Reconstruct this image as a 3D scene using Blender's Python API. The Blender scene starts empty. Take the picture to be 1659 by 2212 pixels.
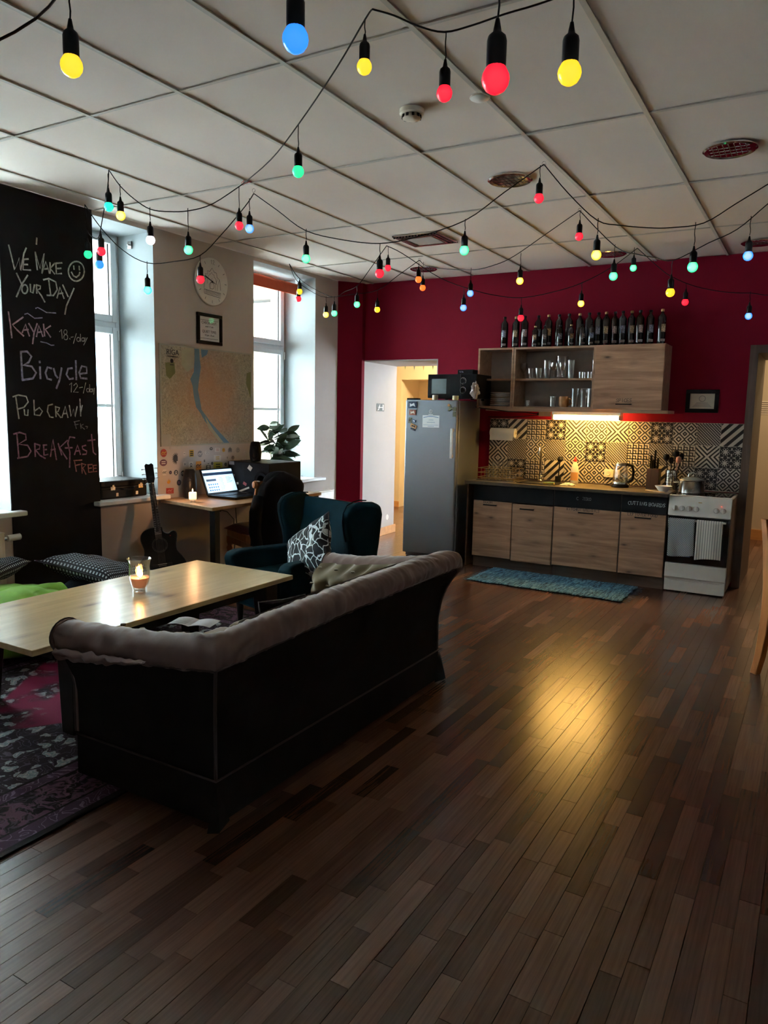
import bpy, bmesh, math, random
from mathutils import Vector, Matrix, noise
random.seed(7)
D = bpy.data
SC = bpy.context.scene
COL = SC.collection
R = math.radians

# ---------------------------------------------------------------- camera
CAM_Z = 1.5
yaw, pitch, roll = 0.52708, 0.13284, 0.01992
fw = Vector((-math.sin(yaw) * math.cos(pitch), math.cos(yaw) * math.cos(pitch), -math.sin(pitch)))
r0 = Vector((math.cos(yaw), math.sin(yaw), 0)); u0 = r0.cross(fw)
rt = r0 * math.cos(roll) + u0 * math.sin(roll)
up = -r0 * math.sin(roll) + u0 * math.cos(roll)
cd = D.cameras.new('camera'); cam = D.objects.new('camera', cd); COL.objects.link(cam)
cd.sensor_fit = 'HORIZONTAL'; cd.sensor_width = 36.0; cd.lens = 1606.7 / 1659 * 36.0
cd.clip_start = 0.05; cd.clip_end = 200
cam.matrix_world = Matrix(((rt.x, up.x, -fw.x, 0), (rt.y, up.y, -fw.y, 0), (rt.z, up.z, -fw.z, CAM_Z), (0, 0, 0, 1)))
SC.camera = cam

# ---------------------------------------------------------------- sky, lamps, exposure
w = D.worlds.new('sky'); SC.world = w; w.use_nodes = True
bg = w.node_tree.nodes['Background']
bg.inputs[0].default_value = (0.76, 0.90, 1.0, 1); bg.inputs[1].default_value = 80.0     # even overcast daylight
SC.view_settings.view_transform = 'Standard'; SC.view_settings.look = 'None'
SC.view_settings.exposure = 0.0; SC.view_settings.gamma = 1.0
SC.view_settings.use_curve_mapping = False
SC.cycles.use_denoising = True
SC.cycles.max_bounces = 10; SC.cycles.diffuse_bounces = 5; SC.cycles.glossy_bounces = 4
SC.cycles.transmission_bounces = 8; SC.cycles.transparent_max_bounces = 12
SC.cycles.sample_clamp_indirect = 60.0; SC.cycles.caustics_refractive = False; SC.cycles.caustics_reflective = False

def light(name, kind, loc, energy, col=(1, 1, 1), size=.1, size_y=None, rot=(0, 0, 0), portal=False):
    l = D.lights.new(name, kind); l.energy = energy; l.color = col
    if kind == 'AREA':
        l.size = size
        if size_y: l.shape = 'RECTANGLE'; l.size_y = size_y
        if portal: l.cycles.is_portal = True
    else: l.shadow_soft_size = size
    o = D.objects.new(name, l); COL.objects.link(o); o.location = loc; o.rotation_euler = rot
    return o
# the ceiling lamps of the two neighbouring rooms
light('hall_ceiling_light', 'AREA', (-4.5, 9.3, 2.85), 115, (1, .80, .46), .5)
light('passage_ceiling_light', 'AREA', (.1, 9.3, 2.85), 42, (1, .76, .45), .5)
# daylight sampling helpers set in the window openings (portals: they give no light of their own)
for y0, y1 in ((2.05, 3.05), (3.77, 4.35), (5.56, 6.56)):
    light('window_portal', 'AREA', (-5.24, (y0 + y1) / 2, 1.85), 1, (1, 1, 1), y1 - y0, 2.1, (0, R(-90), 0), True).rotation_euler = (R(90), 0, R(-90))

# ---------------------------------------------------------------- materials
def nt(name):
    m = D.materials.get(name)
    if m: return m, None, None
    m = D.materials.new(name); m.use_nodes = True
    return m, m.node_tree, m.node_tree.nodes['Principled BSDF']
def N(t, kind, **kw):
    n = t.nodes.new(kind)
    for k, v in kw.items():
        if hasattr(n, k): setattr(n, k, v)
        else: n.inputs[k.replace('_', ' ')].default_value = v
    return n
def ramp(t, fac, stops, interp='LINEAR'):
    r = t.nodes.new('ShaderNodeValToRGB'); r.color_ramp.interpolation = interp
    while len(r.color_ramp.elements) < len(stops): r.color_ramp.elements.new(.5)
    for e, (p, c) in zip(r.color_ramp.elements, stops): e.position = p; e.color = (*c, 1)
    t.links.new(fac, r.inputs[0]); return r.outputs[0]
def coords(t, scale=(1, 1, 1), rot=(0, 0, 0)):
    tc = t.nodes.new('ShaderNodeTexCoord'); mp = t.nodes.new('ShaderNodeMapping')
    mp.inputs['Scale'].default_value = scale; mp.inputs['Rotation'].default_value = rot
    t.links.new(tc.outputs['Object'], mp.inputs[0]); return mp.outputs[0]
def noise_out(t, vec, scale, detail=3, rough=.5, dist=0):
    n = N(t, 'ShaderNodeTexNoise'); n.inputs['Scale'].default_value = scale; n.inputs['Detail'].default_value = detail
    n.inputs['Roughness'].default_value = rough; n.inputs['Distortion'].default_value = dist
    t.links.new(vec, n.inputs['Vector']); return n.outputs['Fac']
def bump(t, b, h, strength, dist=.002):
    n = t.nodes.new('ShaderNodeBump'); n.inputs['Strength'].default_value = strength; n.inputs['Distance'].default_value = dist
    t.links.new(h, n.inputs['Height']); t.links.new(n.outputs[0], b.inputs['Normal'])
def mix(t, fac, a, b, mode='MIX'):
    n = t.nodes.new('ShaderNodeMix'); n.data_type = 'RGBA'; n.blend_type = mode
    for s, v in ((n.inputs[0], fac), (n.inputs[6], a), (n.inputs[7], b)):
        if isinstance(v, (int, float)): s.default_value = v
        elif isinstance(v, tuple): s.default_value = (*v, 1) if len(v) == 3 else v
        else: t.links.new(v, s)
    return n.outputs[2]
def math_(t, op, a, b=None, c=None):
    n = t.nodes.new('ShaderNodeMath'); n.operation = op
    for i, v in enumerate((a, b, c)):
        if v is None: continue
        if isinstance(v, (int, float)): n.inputs[i].default_value = v
        else: t.links.new(v, n.inputs[i])
    return n.outputs[0]
def plain(name, c, rough=.5, metal=0, var=.08, scale=12, sheen=0, bmp=0, coat=0, spec=.5):
    m, t, b = nt(name)
    if not t: return m
    b.inputs['Roughness'].default_value = rough; b.inputs['Metallic'].default_value = metal
    if name == 'glowing_salmon_wax': b.inputs['Emission Color'].default_value = (1, .28, .10, 1); b.inputs['Emission Strength'].default_value = .30  # flame light inside the candle wax, put in as a faint emission
    b.inputs['Specular IOR Level'].default_value = spec
    if sheen: b.inputs['Sheen Weight'].default_value = sheen; b.inputs['Sheen Roughness'].default_value = .4
    if coat: b.inputs['Coat Weight'].default_value = coat; b.inputs['Coat Roughness'].default_value = .08
    f = noise_out(t, coords(t), scale, 4)
    lo = tuple(max(0, x * (1 - var)) for x in c); hi = tuple(min(1, x * (1 + var)) for x in c)
    t.links.new(ramp(t, f, [(.3, lo), (.7, hi)]), b.inputs['Base Color'])
    if bmp: bump(t, b, noise_out(t, coords(t), scale * 8, 3), bmp)
    return m
def wood(name, lo, hi, axis='y', rough=.45, scale=1.0, knots=0, knotcol=(.05, .03, .02), bmp=.15, coat=0):
    m, t, b = nt(name)
    if not t: return m
    s = {'x': (1.2, 14, 14), 'y': (14, 1.2, 14), 'z': (14, 14, 1.2)}[axis]
    v = coords(t, tuple(q * scale for q in s))
    f = noise_out(t, v, 1.6, 6, .6, .6)
    c = ramp(t, f, [(.3, lo), (.52, tuple((a + b_) / 2 for a, b_ in zip(lo, hi))), (.72, hi)])
    if knots:
        s2 = {'x': (1, .01, 2.6), 'y': (2.6, 1, .01), 'z': (.01, 2.6, 1)}[axis]
        vo = N(t, 'ShaderNodeTexVoronoi'); vo.inputs['Scale'].default_value = knots
        t.links.new(coords(t, s2), vo.inputs['Vector'])
        nn = noise_out(t, coords(t, tuple(q * .5 for q in s)), 3, 4)
        d = math_(t, 'ADD', vo.outputs['Distance'], math_(t, 'MULTIPLY', math_(t, 'SUBTRACT', nn, .5), .25))
        c = mix(t, ramp(t, d, [(.02, (.9, .9, .9)), (.13, (.25, .25, .25)), (.26, (0, 0, 0))]), c, knotcol)
    t.links.new(c, b.inputs['Base Color']); b.inputs['Roughness'].default_value = rough
    if coat: b.inputs['Coat Weight'].default_value = coat; b.inputs['Coat Roughness'].default_value = .25
    if bmp: bump(t, b, f, bmp)
    return m
def emit(name, c, s):
    m, t, b = nt(name)
    if not t: return m
    b.inputs['Base Color'].default_value = (*c, 1); b.inputs['Emission Color'].default_value = (*c, 1)
    b.inputs['Emission Strength'].default_value = s; b.inputs['Roughness'].default_value = .4
    return m
def glassmat(name, tint=(1, 1, 1), rough=0.0, clear=.9, edge=.75):
    m, t, b = nt(name)
    if not t: return m
    out = t.nodes['Material Output']
    tr = N(t, 'ShaderNodeBsdfTransparent'); tr.inputs[0].default_value = (*[x * clear + (1 - clear) * x * .9 for x in tint], 1)
    gl = N(t, 'ShaderNodeBsdfGlossy'); gl.inputs['Roughness'].default_value = max(.02, rough)
    fr = N(t, 'ShaderNodeLayerWeight'); fr.inputs[0].default_value = .35
    mx = N(t, 'ShaderNodeMixShader')
    f2 = math_(t, 'ADD', math_(t, 'MULTIPLY', fr.outputs['Facing'], edge), .07 * min(1, edge * 2))
    t.links.new(f2, mx.inputs[0]); t.links.new(tr.outputs[0], mx.inputs[1]); t.links.new(gl.outputs[0], mx.inputs[2])
    t.links.new(mx.outputs[0], out.inputs[0]); return m

M = {}
M['plaster'] = plain('warm_grey_wall_paint', (.50, .45, .41), .85, var=.05, scale=2.5, bmp=.05)
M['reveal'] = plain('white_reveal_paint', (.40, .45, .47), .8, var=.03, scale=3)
M['red'] = plain('dark_red_wall_paint', (.215, .0045, .021), .7, var=.10, scale=2.0, bmp=.05, spec=.12)
M['doorwhite'] = plain('doorway_white_paint', (.44, .42, .41), .7, var=.04, scale=3)
M['hall'] = plain('yellow_hall_paint', (.72, .60, .38), .8, var=.05, scale=2)
M['passage'] = plain('beige_passage_paint', (.55, .47, .34), .8, var=.05, scale=2)
M['board'] = plain('blackboard_paint', (.009, .009, .0105), .8, var=.35, scale=5, spec=.2)
M['ceil'] = plain('ceiling_tile_board', (.74, .665, .605), .9, var=.03, scale=1.5, bmp=.1)
M['tbar'] = plain('ceiling_bar_metal', (.52, .50, .46), .5, var=.05)
M['pvc'] = plain('white_window_plastic', (.74, .80, .83), .35, var=.02)
M['sill'] = plain('white_sill_board', (.78, .80, .80), .35, var=.03)
M['pine_skirt'] = wood('pine_skirting', (.50, .24, .08), (.66, .34, .12), 'x', .4)
M['brownjamb'] = wood('brown_door_lining', (.09, .06, .045), (.15, .10, .075), 'z', .5)
M['black'] = plain('black_plastic', (.009, .009, .010), .35, var=.2, spec=.18)
M['blackmatt'] = plain('matt_black', (.010, .0095, .010), .7, var=.3, spec=.25)
M['blacksteel'] = plain('black_steel', (.015, .015, .017), .4, var=.2)
M['steel'] = plain('stainless_steel', (.55, .55, .55), .25, 1, var=.1)
M['chrome'] = plain('chrome', (.8, .8, .8), .12, 1, var=.02)
M['brass'] = plain('brass', (.5, .36, .16), .3, 1, var=.1)
M['white'] = plain('white_enamel', (.74, .74, .70), .3, var=.02)
M['paper'] = plain('white_paper', (.78, .80, .82), .8, var=.02)
M['ink'] = plain('dark_ink', (.03, .03, .04), .8, var=.1)
M['glass'] = glassmat('clear_glass')
M['picglass'] = glassmat('picture_glass', edge=.12)
M['pane'] = glassmat('window_glass', (.95, .99, 1))
M['oak'] = wood('knotty_oak_door', (.27, .140, .080), (.60, .36, .22), 'x', .5, 1.0, 3.6)
M['oak2'] = wood('pale_oak_board', (.34, .20, .125), (.54, .35, .22), 'x', .5, 1.0)
M['carcass'] = plain('pale_cabinet_board', (.42, .36, .32), .6, var=.05)
M['plinth'] = wood('dark_oak_plinth', (.10, .065, .045), (.16, .11, .08), 'x', .6)
M['worktop'] = plain('dark_worktop', (.11, .085, .055), .3, var=.25, scale=9)
M['tabletop'] = wood('varnished_pine', (.48, .34, .16), (.66, .50, .27), 'y', .28, .8, 2.2, (.18, .09, .04), .05, .4)
M['desktop'] = wood('pine_desk_board', (.40, .24, .12), (.62, .42, .24), 'y', .4, 1.0)
M['darkwood'] = plain('dark_stained_wood', (.018, .014, .013), .45, var=.2)
M['chairwood'] = wood('orange_brown_wood', (.27, .095, .03), (.48, .19, .065), 'z', .35, 1.2)
M['fridge'] = plain('silver_grey_fridge', (.31, .35, .40), .38, .55, var=.04, scale=3)
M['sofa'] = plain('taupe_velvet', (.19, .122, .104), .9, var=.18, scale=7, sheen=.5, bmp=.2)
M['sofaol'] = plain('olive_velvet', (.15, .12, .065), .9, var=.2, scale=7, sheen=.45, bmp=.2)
M['sofaout'] = plain('shaded_sofa_cloth', (.021, .0175, .0165), .95, var=.12, scale=9, bmp=.1, spec=.1)  # shade on the sofa's outside, put into a darker cloth colour
M['piping'] = plain('sofa_piping', (.07, .055, .05), .8, var=.1)
M['teal'] = plain('petrol_velvet', (.0025, .021, .031), .9, var=.35, scale=5, bmp=.1, spec=.12)
M['burg'] = plain('burgundy_velvet', (.10, .018, .022), .8, var=.2, scale=8, sheen=.3)
M['jacket'] = plain('black_jacket_cloth', (.0055, .0045, .006), .9, var=.3, spec=.15)
M['honeywood'] = wood('honey_wood', (.42, .14, .03), (.58, .22, .06), 'z', .35, 1.2)
M['knobsilver'] = plain('silver_knob', (.60, .60, .58), .3, .25)
M['bluecloth'] = plain('navy_cloth', (.03, .06, .13), .8, var=.2, sheen=.2)
M['greencloth'] = plain('lime_green_cloth', (.22, .52, .05), .75, var=.12, sheen=.2)
M['leaf'] = plain('dark_green_leaf', (.035, .065, .028), .4, var=.3, scale=20)
M['stem'] = plain('plant_stem', (.10, .13, .04), .6)
M['potgrey'] = plain('blue_grey_pot', (.14, .20, .25), .45)
M['soil'] = plain('soil', (.03, .02, .015), .95)
M['orange'] = plain('orange_red_blind_cloth', (.62, .085, .02), .7, var=.06)
M['wax'] = plain('glowing_salmon_wax', (.86, .34, .18), .5, var=.05)
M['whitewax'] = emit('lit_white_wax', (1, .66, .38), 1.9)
M['flame'] = emit('candle_flame', (1, .50, .15), 22)
M['cream'] = plain('cream_ceramic', (.72, .66, .55), .3)
M['brownstuff'] = wood('brown_wood_block', (.06, .03, .018), (.10, .055, .03), 'z')
M['orangemug'] = plain('orange_mug_glaze', (.60, .30, .11), .35)
M['yellow'] = plain('yellow_sponge', (.70, .50, .08), .8)
M['redplast'] = plain('red_plastic', (.6, .03, .02), .35)
M['chalkwhite'] = plain('white_chalk', (.46, .50, .49), .95, var=.45, scale=60)
M['chalklilac'] = plain('lilac_chalk', (.34, .34, .50), .95, var=.45, scale=60)
M['chalkpink'] = plain('pink_chalk', (.48, .34, .43), .95, var=.45, scale=60)
M['chalkrose'] = plain('rose_chalk', (.36, .19, .29), .95, var=.5, scale=60)
M['chalkcoral'] = plain('coral_chalk', (.46, .20, .19), .95, var=.45, scale=60)
M['chalkgrey'] = plain('grey_chalk', (.20, .21, .21), .95, var=.5, scale=60)
M['facade'] = plain('cream_facade', (.78, .75, .68), .9, var=.07, scale=.9)
M['facade2'] = plain('white_facade', (.86, .86, .82), .9, var=.03, scale=.9)
M['ground'] = plain('courtyard_paving', (.55, .55, .54), .9)
M['bluepane'] = plain('blue_grey_window', (.22, .36, .46), .2)
M['lampwhite'] = emit('lit_lamp_diffuser', (1, .57, .13), 78)
M['screen'] = emit('laptop_screen_light', (.55, .72, .85), .72)

# floor strips: colour comes from a per-strip attribute plus grain
def floor_mat():
    m, t, b = nt('laminate_strip')
    a = N(t, 'ShaderNodeAttribute'); a.attribute_name = 'tint'
    v = coords(t, (70, 2.2, 1)); tc = t.nodes.new('ShaderNodeVectorMath'); tc.operation = 'ADD'
    t.links.new(v, tc.inputs[0]); t.links.new(a.outputs['Color'], tc.inputs[1])
    f = noise_out(t, tc.outputs[0], 1.5, 4, .55)
    g = noise_out(t, coords(t, (6, 1.2, 1)), 2.0, 3, .5)
    c = mix(t, 1.0, a.outputs['Color'], ramp(t, f, [(.2, (.74, .72, .70)), (.8, (1.28, 1.26, 1.24))]), 'MULTIPLY')
    t.links.new(c, b.inputs['Base Color'])
    b.inputs['Roughness'].default_value = .25
    b.inputs['Specular IOR Level'].default_value = .75
    
    return m
M['floor'] = floor_mat()
M['underlay'] = plain('joint_tan', (.16, .10, .06), .7)

def checks(name, base, dot, s):
    "woven dots for the beanbag cushions"
    m, t, b = nt(name)
    if not t: return m
    sp = N(t, 'ShaderNodeSeparateXYZ'); tc = t.nodes.new('ShaderNodeTexCoord'); t.links.new(tc.outputs['UV'], sp.inputs[0])
    def saw(o): return math_(t, 'ABSOLUTE', math_(t, 'SUBTRACT', math_(t, 'FRACT', math_(t, 'MULTIPLY', o, s)), .5))
    d = math_(t, 'MAXIMUM', saw(sp.outputs[0]), saw(sp.outputs[1]))
    f = math_(t, 'LESS_THAN', d, .215)
    t.links.new(mix(t, f, base, dot), b.inputs['Base Color']); b.inputs['Roughness'].default_value = .9
    return m
M['dots'] = checks('dotted_weave', (.006, .007, .012), (.45, .50, .55), 22)
def swirl():
    m, t, b = nt('swirl_print')
    tc = t.nodes.new('ShaderNodeTexCoord'); mp = t.nodes.new('ShaderNodeMapping'); mp.inputs['Scale'].default_value = (6.0, 3.6, 1)
    t.links.new(tc.outputs['UV'], mp.inputs[0])
    n1 = N(t, 'ShaderNodeTexNoise'); n1.inputs['Scale'].default_value = 1.1; t.links.new(mp.outputs[0], n1.inputs['Vector'])
    ad = N(t, 'ShaderNodeVectorMath'); ad.operation = 'MULTIPLY_ADD'; t.links.new(n1.outputs['Color'], ad.inputs[0]); ad.inputs[1].default_value = (1.1, 1.1, 0); t.links.new(mp.outputs[0], ad.inputs[2])
    vo = N(t, 'ShaderNodeTexVoronoi'); vo.feature = 'DISTANCE_TO_EDGE'; vo.inputs['Scale'].default_value = 1.6
    t.links.new(ad.outputs[0], vo.inputs['Vector'])
    c = ramp(t, vo.outputs['Distance'], [(0, (.62, .70, .74)), (.045, (.62, .70, .74)), (.062, (.006, .01, .016))])
    t.links.new(c, b.inputs['Base Color']); b.inputs['Roughness'].default_value = .85
    return m
M['swirl'] = swirl()
def ragrug():
    m, t, b = nt('blue_rag_weave')
    f = noise_out(t, coords(t, (34, 5, 1)), 1.6, 4, .65, 1.0)
    t.links.new(ramp(t, f, [(.36, (.005, .016, .03)), (.45, (.025, .095, .17)), (.54, (.06, .19, .30)), (.68, (.20, .36, .46))]), b.inputs['Base Color'])
    b.inputs['Roughness'].default_value = .95; bump(t, b, f, .8, .008); return m
M['ragrug'] = ragrug()
def towel(name, horiz):
    m, t, b = nt(name)
    v = coords(t); sp = N(t, 'ShaderNodeSeparateXYZ'); t.links.new(v, sp.inputs[0])
    if horiz:
        x = math_(t, 'SINE', math_(t, 'MULTIPLY', sp.outputs[0], 420)); z = math_(t, 'SINE', math_(t, 'MULTIPLY', sp.outputs[2], 400))
        f = math_(t, 'ADD', math_(t, 'MULTIPLY', math_(t, 'MULTIPLY', x, z), .5), .5)
        c = ramp(t, f, [(.38, (.06, .09, .12)), (.62, (.58, .64, .66))])
    else:
        x = math_(t, 'SINE', math_(t, 'MULTIPLY', sp.outputs[0], 330))
        c = ramp(t, math_(t, 'ADD', math_(t, 'MULTIPLY', x, .5), .5), [(.0, (.25, .27, .28)), (.22, (.32, .33, .33)), (.34, (.66, .66, .63))])
    t.links.new(c, b.inputs['Base Color']); b.inputs['Roughness'].default_value = .95; return m
M['towel1'] = towel('check_towel', True); M['towel2'] = towel('striped_towel', False)

def carpet():
    "oriental rug: object origin at the near right corner, x runs left (negative), y away"
    m, t, b = nt('oriental_carpet')
    v = coords(t); sp = N(t, 'ShaderNodeSeparateXYZ'); t.links.new(v, sp.inputs[0])
    dx = math_(t, 'SUBTRACT', 1.0, math_(t, 'ABSOLUTE', math_(t, 'ADD', sp.outputs[0], 1.0)))
    dy = math_(t, 'SUBTRACT', 1.54, math_(t, 'ABSOLUTE', math_(t, 'SUBTRACT', sp.outputs[1], 1.54)))
    d = math_(t, 'MINIMUM', dx, dy)
    # floral scrolls: contour lines and blots of a strongly warped noise
    def warp(sc, amt):
        n1 = N(t, 'ShaderNodeTexNoise'); n1.inputs['Scale'].default_value = sc; n1.inputs['Detail'].default_value = 1; t.links.new(v, n1.inputs['Vector'])
        ad = N(t, 'ShaderNodeVectorMath'); ad.operation = 'MULTIPLY_ADD'; t.links.new(n1.outputs['Color'], ad.inputs[0]); ad.inputs[1].default_value = (amt, amt, 0); t.links.new(v, ad.inputs[2]); return ad.outputs[0]
    wv = warp(14, .12)
    vo = N(t, 'ShaderNodeTexVoronoi'); vo.inputs['Scale'].default_value = 13; vo.inputs['Randomness'].default_value = .85; t.links.new(wv, vo.inputs['Vector'])
    pet = math_(t, 'ADD', vo.outputs['Distance'], math_(t, 'MULTIPLY', math_(t, 'SUBTRACT', noise_out(t, v, 60, 2), .5), .35))
    fl = ramp(t, pet, [(0, (.55, .20, .22)), (.12, (.60, .66, .68)), (.24, (.20, .30, .36)), (.33, (.55, .60, .62)), (.40, (.03, .02, .03)), (1, (.03, .02, .03))])
    nn = noise_out(t, wv, 12, 2, .4)
    ln = ramp(t, math_(t, 'ABSOLUTE', math_(t, 'SINE', math_(t, 'MULTIPLY', nn, 26))), [(0, (1, 1, 1)), (.22, (.9, .9, .9)), (.34, (0, 0, 0))])
    flor = mix(t, math_(t, 'MULTIPLY', ln, .40), fl, (.30, .24, .36))
    # field: crimson with clusters
    big = noise_out(t, v, 2.4, 3, .5)
    fm = ramp(t, big, [(.48, (0, 0, 0)), (.56, (1, 1, 1))])
    crim = mix(t, fm, (.30, .012, .075), flor)
    cx = math_(t, 'ABSOLUTE', math_(t, 'ADD', sp.outputs[0], 1.0)); cy = math_(t, 'ABSOLUTE', math_(t, 'SUBTRACT', sp.outputs[1], 1.5))
    diam = math_(t, 'ADD', math_(t, 'MULTIPLY', cx, 1.4), cy)
    field = mix(t, ramp(t, diam, [(.80, (0, 0, 0)), (.83, (1, 1, 1))]), crim, flor)
    bord = mix(t, ramp(t, noise_out(t, wv, 17, 3), [(.46, (0, 0, 0)), (.5, (1, 1, 1)), (.56, (1, 1, 1)), (.6, (.1, .1, .1))]), (.010, .008, .010), (.15, .07, .12))
    bord = mix(t, math_(t, 'MULTIPLY', ln, .45), bord, (.16, .11, .17))
    thin = mix(t, ln, (.08, .04, .08), (.26, .18, .28))
    st = N(t, 'ShaderNodeValToRGB'); st.color_ramp.interpolation = 'CONSTANT'
    t.links.new(math_(t, 'MULTIPLY', d, 1.0), st.inputs[0])
    stops = [(0, 0), (.03, .2), (.10, 0), (.112, .45), (.30, 0), (.312, .2), (.37, 0), (.385, .95)]
    while len(st.color_ramp.elements) < len(stops): st.color_ramp.elements.new(.5)
    for e, (p, q) in zip(st.color_ramp.elements, stops): e.position = p; e.color = (q, q, q, 1)
    k = st.outputs[0]
    c = mix(t, math_(t, 'GREATER_THAN', k, .1), (.012, .010, .012), thin)
    c = mix(t, math_(t, 'GREATER_THAN', k, .4), c, bord)
    c = mix(t, math_(t, 'GREATER_THAN', k, .8), c, field)
    t.links.new(c, b.inputs['Base Color']); b.inputs['Roughness'].default_value = .95
    bump(t, b, noise_out(t, v, 220, 2), .4, .003)
    return m
M['carpet'] = carpet()

def mapmat():
    m, t, b = nt('city_map_print')
    v = coords(t); n = noise_out(t, v, 26, 7, .7, 2.2); n2 = noise_out(t, v, 3.2, 3)
    ve = N(t, 'ShaderNodeTexVoronoi'); ve.feature = 'DISTANCE_TO_EDGE'; ve.inputs['Scale'].default_value = 34; t.links.new(v, ve.inputs['Vector'])
    a = ramp(t, n, [(.32, (.16, .18, .15)), (.5, (.33, .31, .24)), (.68, (.50, .47, .38))])
    sp = N(t, 'ShaderNodeSeparateXYZ'); t.links.new(v, sp.inputs[0])
    # built-up centre printed in a warmer tone
    dy = math_(t, 'SUBTRACT', sp.outputs[1], .58); dz = math_(t, 'SUBTRACT', sp.outputs[2], .42)
    rr = math_(t, 'SQRT', math_(t, 'ADD', math_(t, 'MULTIPLY', dy, dy), math_(t, 'MULTIPLY', dz, dz)))
    rr = math_(t, 'ADD', rr, math_(t, 'MULTIPLY', math_(t, 'SUBTRACT', n2, .5), .5))
    a = mix(t, ramp(t, rr, [(.12, (.75, .75, .75)), (.5, (0, 0, 0))]), a, (.50, .24, .13))
    a = mix(t, ramp(t, ve.outputs['Distance'], [(0, (.45, .45, .45)), (.05, (0, 0, 0))]), a, (.52, .47, .38))
    t.links.new(a, b.inputs['Base Color']); b.inputs['Roughness'].default_value = .35; return m
M['map'] = mapmat()

# patterned tiles; every tile is its own object so Object coordinates are local to it (x, z in metres, tile 0.2 m)
CR, IK = (.50, .45, .40), (.012, .012, .014)
def tile_mat(kind):
    m, t, b = nt('tile_' + kind)
    v = coords(t); sp = N(t, 'ShaderNodeSeparateXYZ'); t.links.new(v, sp.inputs[0])
    x, z = sp.outputs[0], sp.outputs[2]
    ax, az = math_(t, 'ABSOLUTE', x), math_(t, 'ABSOLUTE', z)
    def band(o, per, duty=.5, off=0): return math_(t, 'LESS_THAN', math_(t, 'FRACT', math_(t, 'ADD', math_(t, 'DIVIDE', o, per), 100 + off)), duty)
    def cell(o, per): return math_(t, 'SUBTRACT', math_(t, 'FRACT', math_(t, 'ADD', math_(t, 'DIVIDE', o, per), 100)), .5)
    if kind == 'cross':
        f = band(math_(t, 'ABSOLUTE', math_(t, 'SUBTRACT', ax, az)), .034, .5, .25)
        q = math_(t, 'GREATER_THAN', ax, az)
        f = band(math_(t, 'ADD', math_(t, 'MAXIMUM', ax, az), math_(t, 'MULTIPLY', math_(t, 'MINIMUM', ax, az), -1)), .040, .52, .25)
    elif kind == 'diamond':
        cx, cz = math_(t, 'ABSOLUTE', cell(x, .1)), math_(t, 'ABSOLUTE', cell(z, .1))
        f = band(math_(t, 'ADD', cx, cz), .32, .52, .1)
    elif kind == 'corner':
        cx, cz = math_(t, 'ADD', cell(x, .05), .5), math_(t, 'ADD', cell(z, .05), .5)
        mx = math_(t, 'MAXIMUM', math_(t, 'SUBTRACT', 1, cx), math_(t, 'SUBTRACT', 1, cz))
        mx = math_(t, 'MAXIMUM', cx, math_(t, 'SUBTRACT', 1, cz)); mx = math_(t, 'MAXIMUM', math_(t, 'SUBTRACT', 1, cx), math_(t, 'SUBTRACT', 1, cz))
        e = math_(t, 'MINIMUM', math_(t, 'SUBTRACT', 1, cx), math_(t, 'SUBTRACT', 1, cz))
        f = math_(t, 'MULTIPLY', band(e, .44, .56, .80), math_(t, 'GREATER_THAN', math_(t, 'MINIMUM', cx, cz), .12))
    elif kind == 'star':
        cx, cz = cell(x, .1), cell(z, .1)
        acx, acz = math_(t, 'ABSOLUTE', cx), math_(t, 'ABSOLUTE', cz)
        r = math_(t, 'SQRT', math_(t, 'ADD', math_(t, 'MULTIPLY', cx, cx), math_(t, 'MULTIPLY', cz, cz)))
        an = math_(t, 'ARCTAN2', cz, cx)
        k = math_(t, 'ADD', .21, math_(t, 'MULTIPLY', math_(t, 'COSINE', math_(t, 'MULTIPLY', an, 8)), .11))
        inner = math_(t, 'LESS_THAN', r, k)
        petal = math_(t, 'LESS_THAN', math_(t, 'ABSOLUTE', math_(t, 'SUBTRACT', r, .42)), math_(t, 'MULTIPLY', math_(t, 'ABSOLUTE', math_(t, 'SINE', math_(t, 'MULTIPLY', an, 4))), .10))
        lace = math_(t, 'GREATER_THAN', r, .54)
        f = math_(t, 'MAXIMUM', inner, math_(t, 'MULTIPLY', math_(t, 'GREATER_THAN', r, .34), math_(t, 'SUBTRACT', 1, math_(t, 'LESS_THAN', math_(t, 'ABSOLUTE', math_(t, 'SUBTRACT', r, .44)), math_(t, 'ADD', .02, math_(t, 'MULTIPLY', math_(t, 'ABSOLUTE', math_(t, 'COSINE', math_(t, 'MULTIPLY', an, 4))), .13))))))
        f = math_(t, 'MULTIPLY', f, math_(t, 'SUBTRACT', 1, math_(t, 'GREATER_THAN', r, .60)))
    elif kind == 'dash':
        s = math_(t, 'ADD', x, z); q = math_(t, 'SUBTRACT', x, z)
        f = math_(t, 'MULTIPLY', band(s, .025, .55), band(q, .020, .72))
    else:
        f = band(math_(t, 'SUBTRACT', math_(t, 'MULTIPLY', z, 1), x), .08, .52, .3)
    t.links.new(mix(t, f, IK, CR), b.inputs['Base Color']); b.inputs['Roughness'].default_value = .3
    return m

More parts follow.
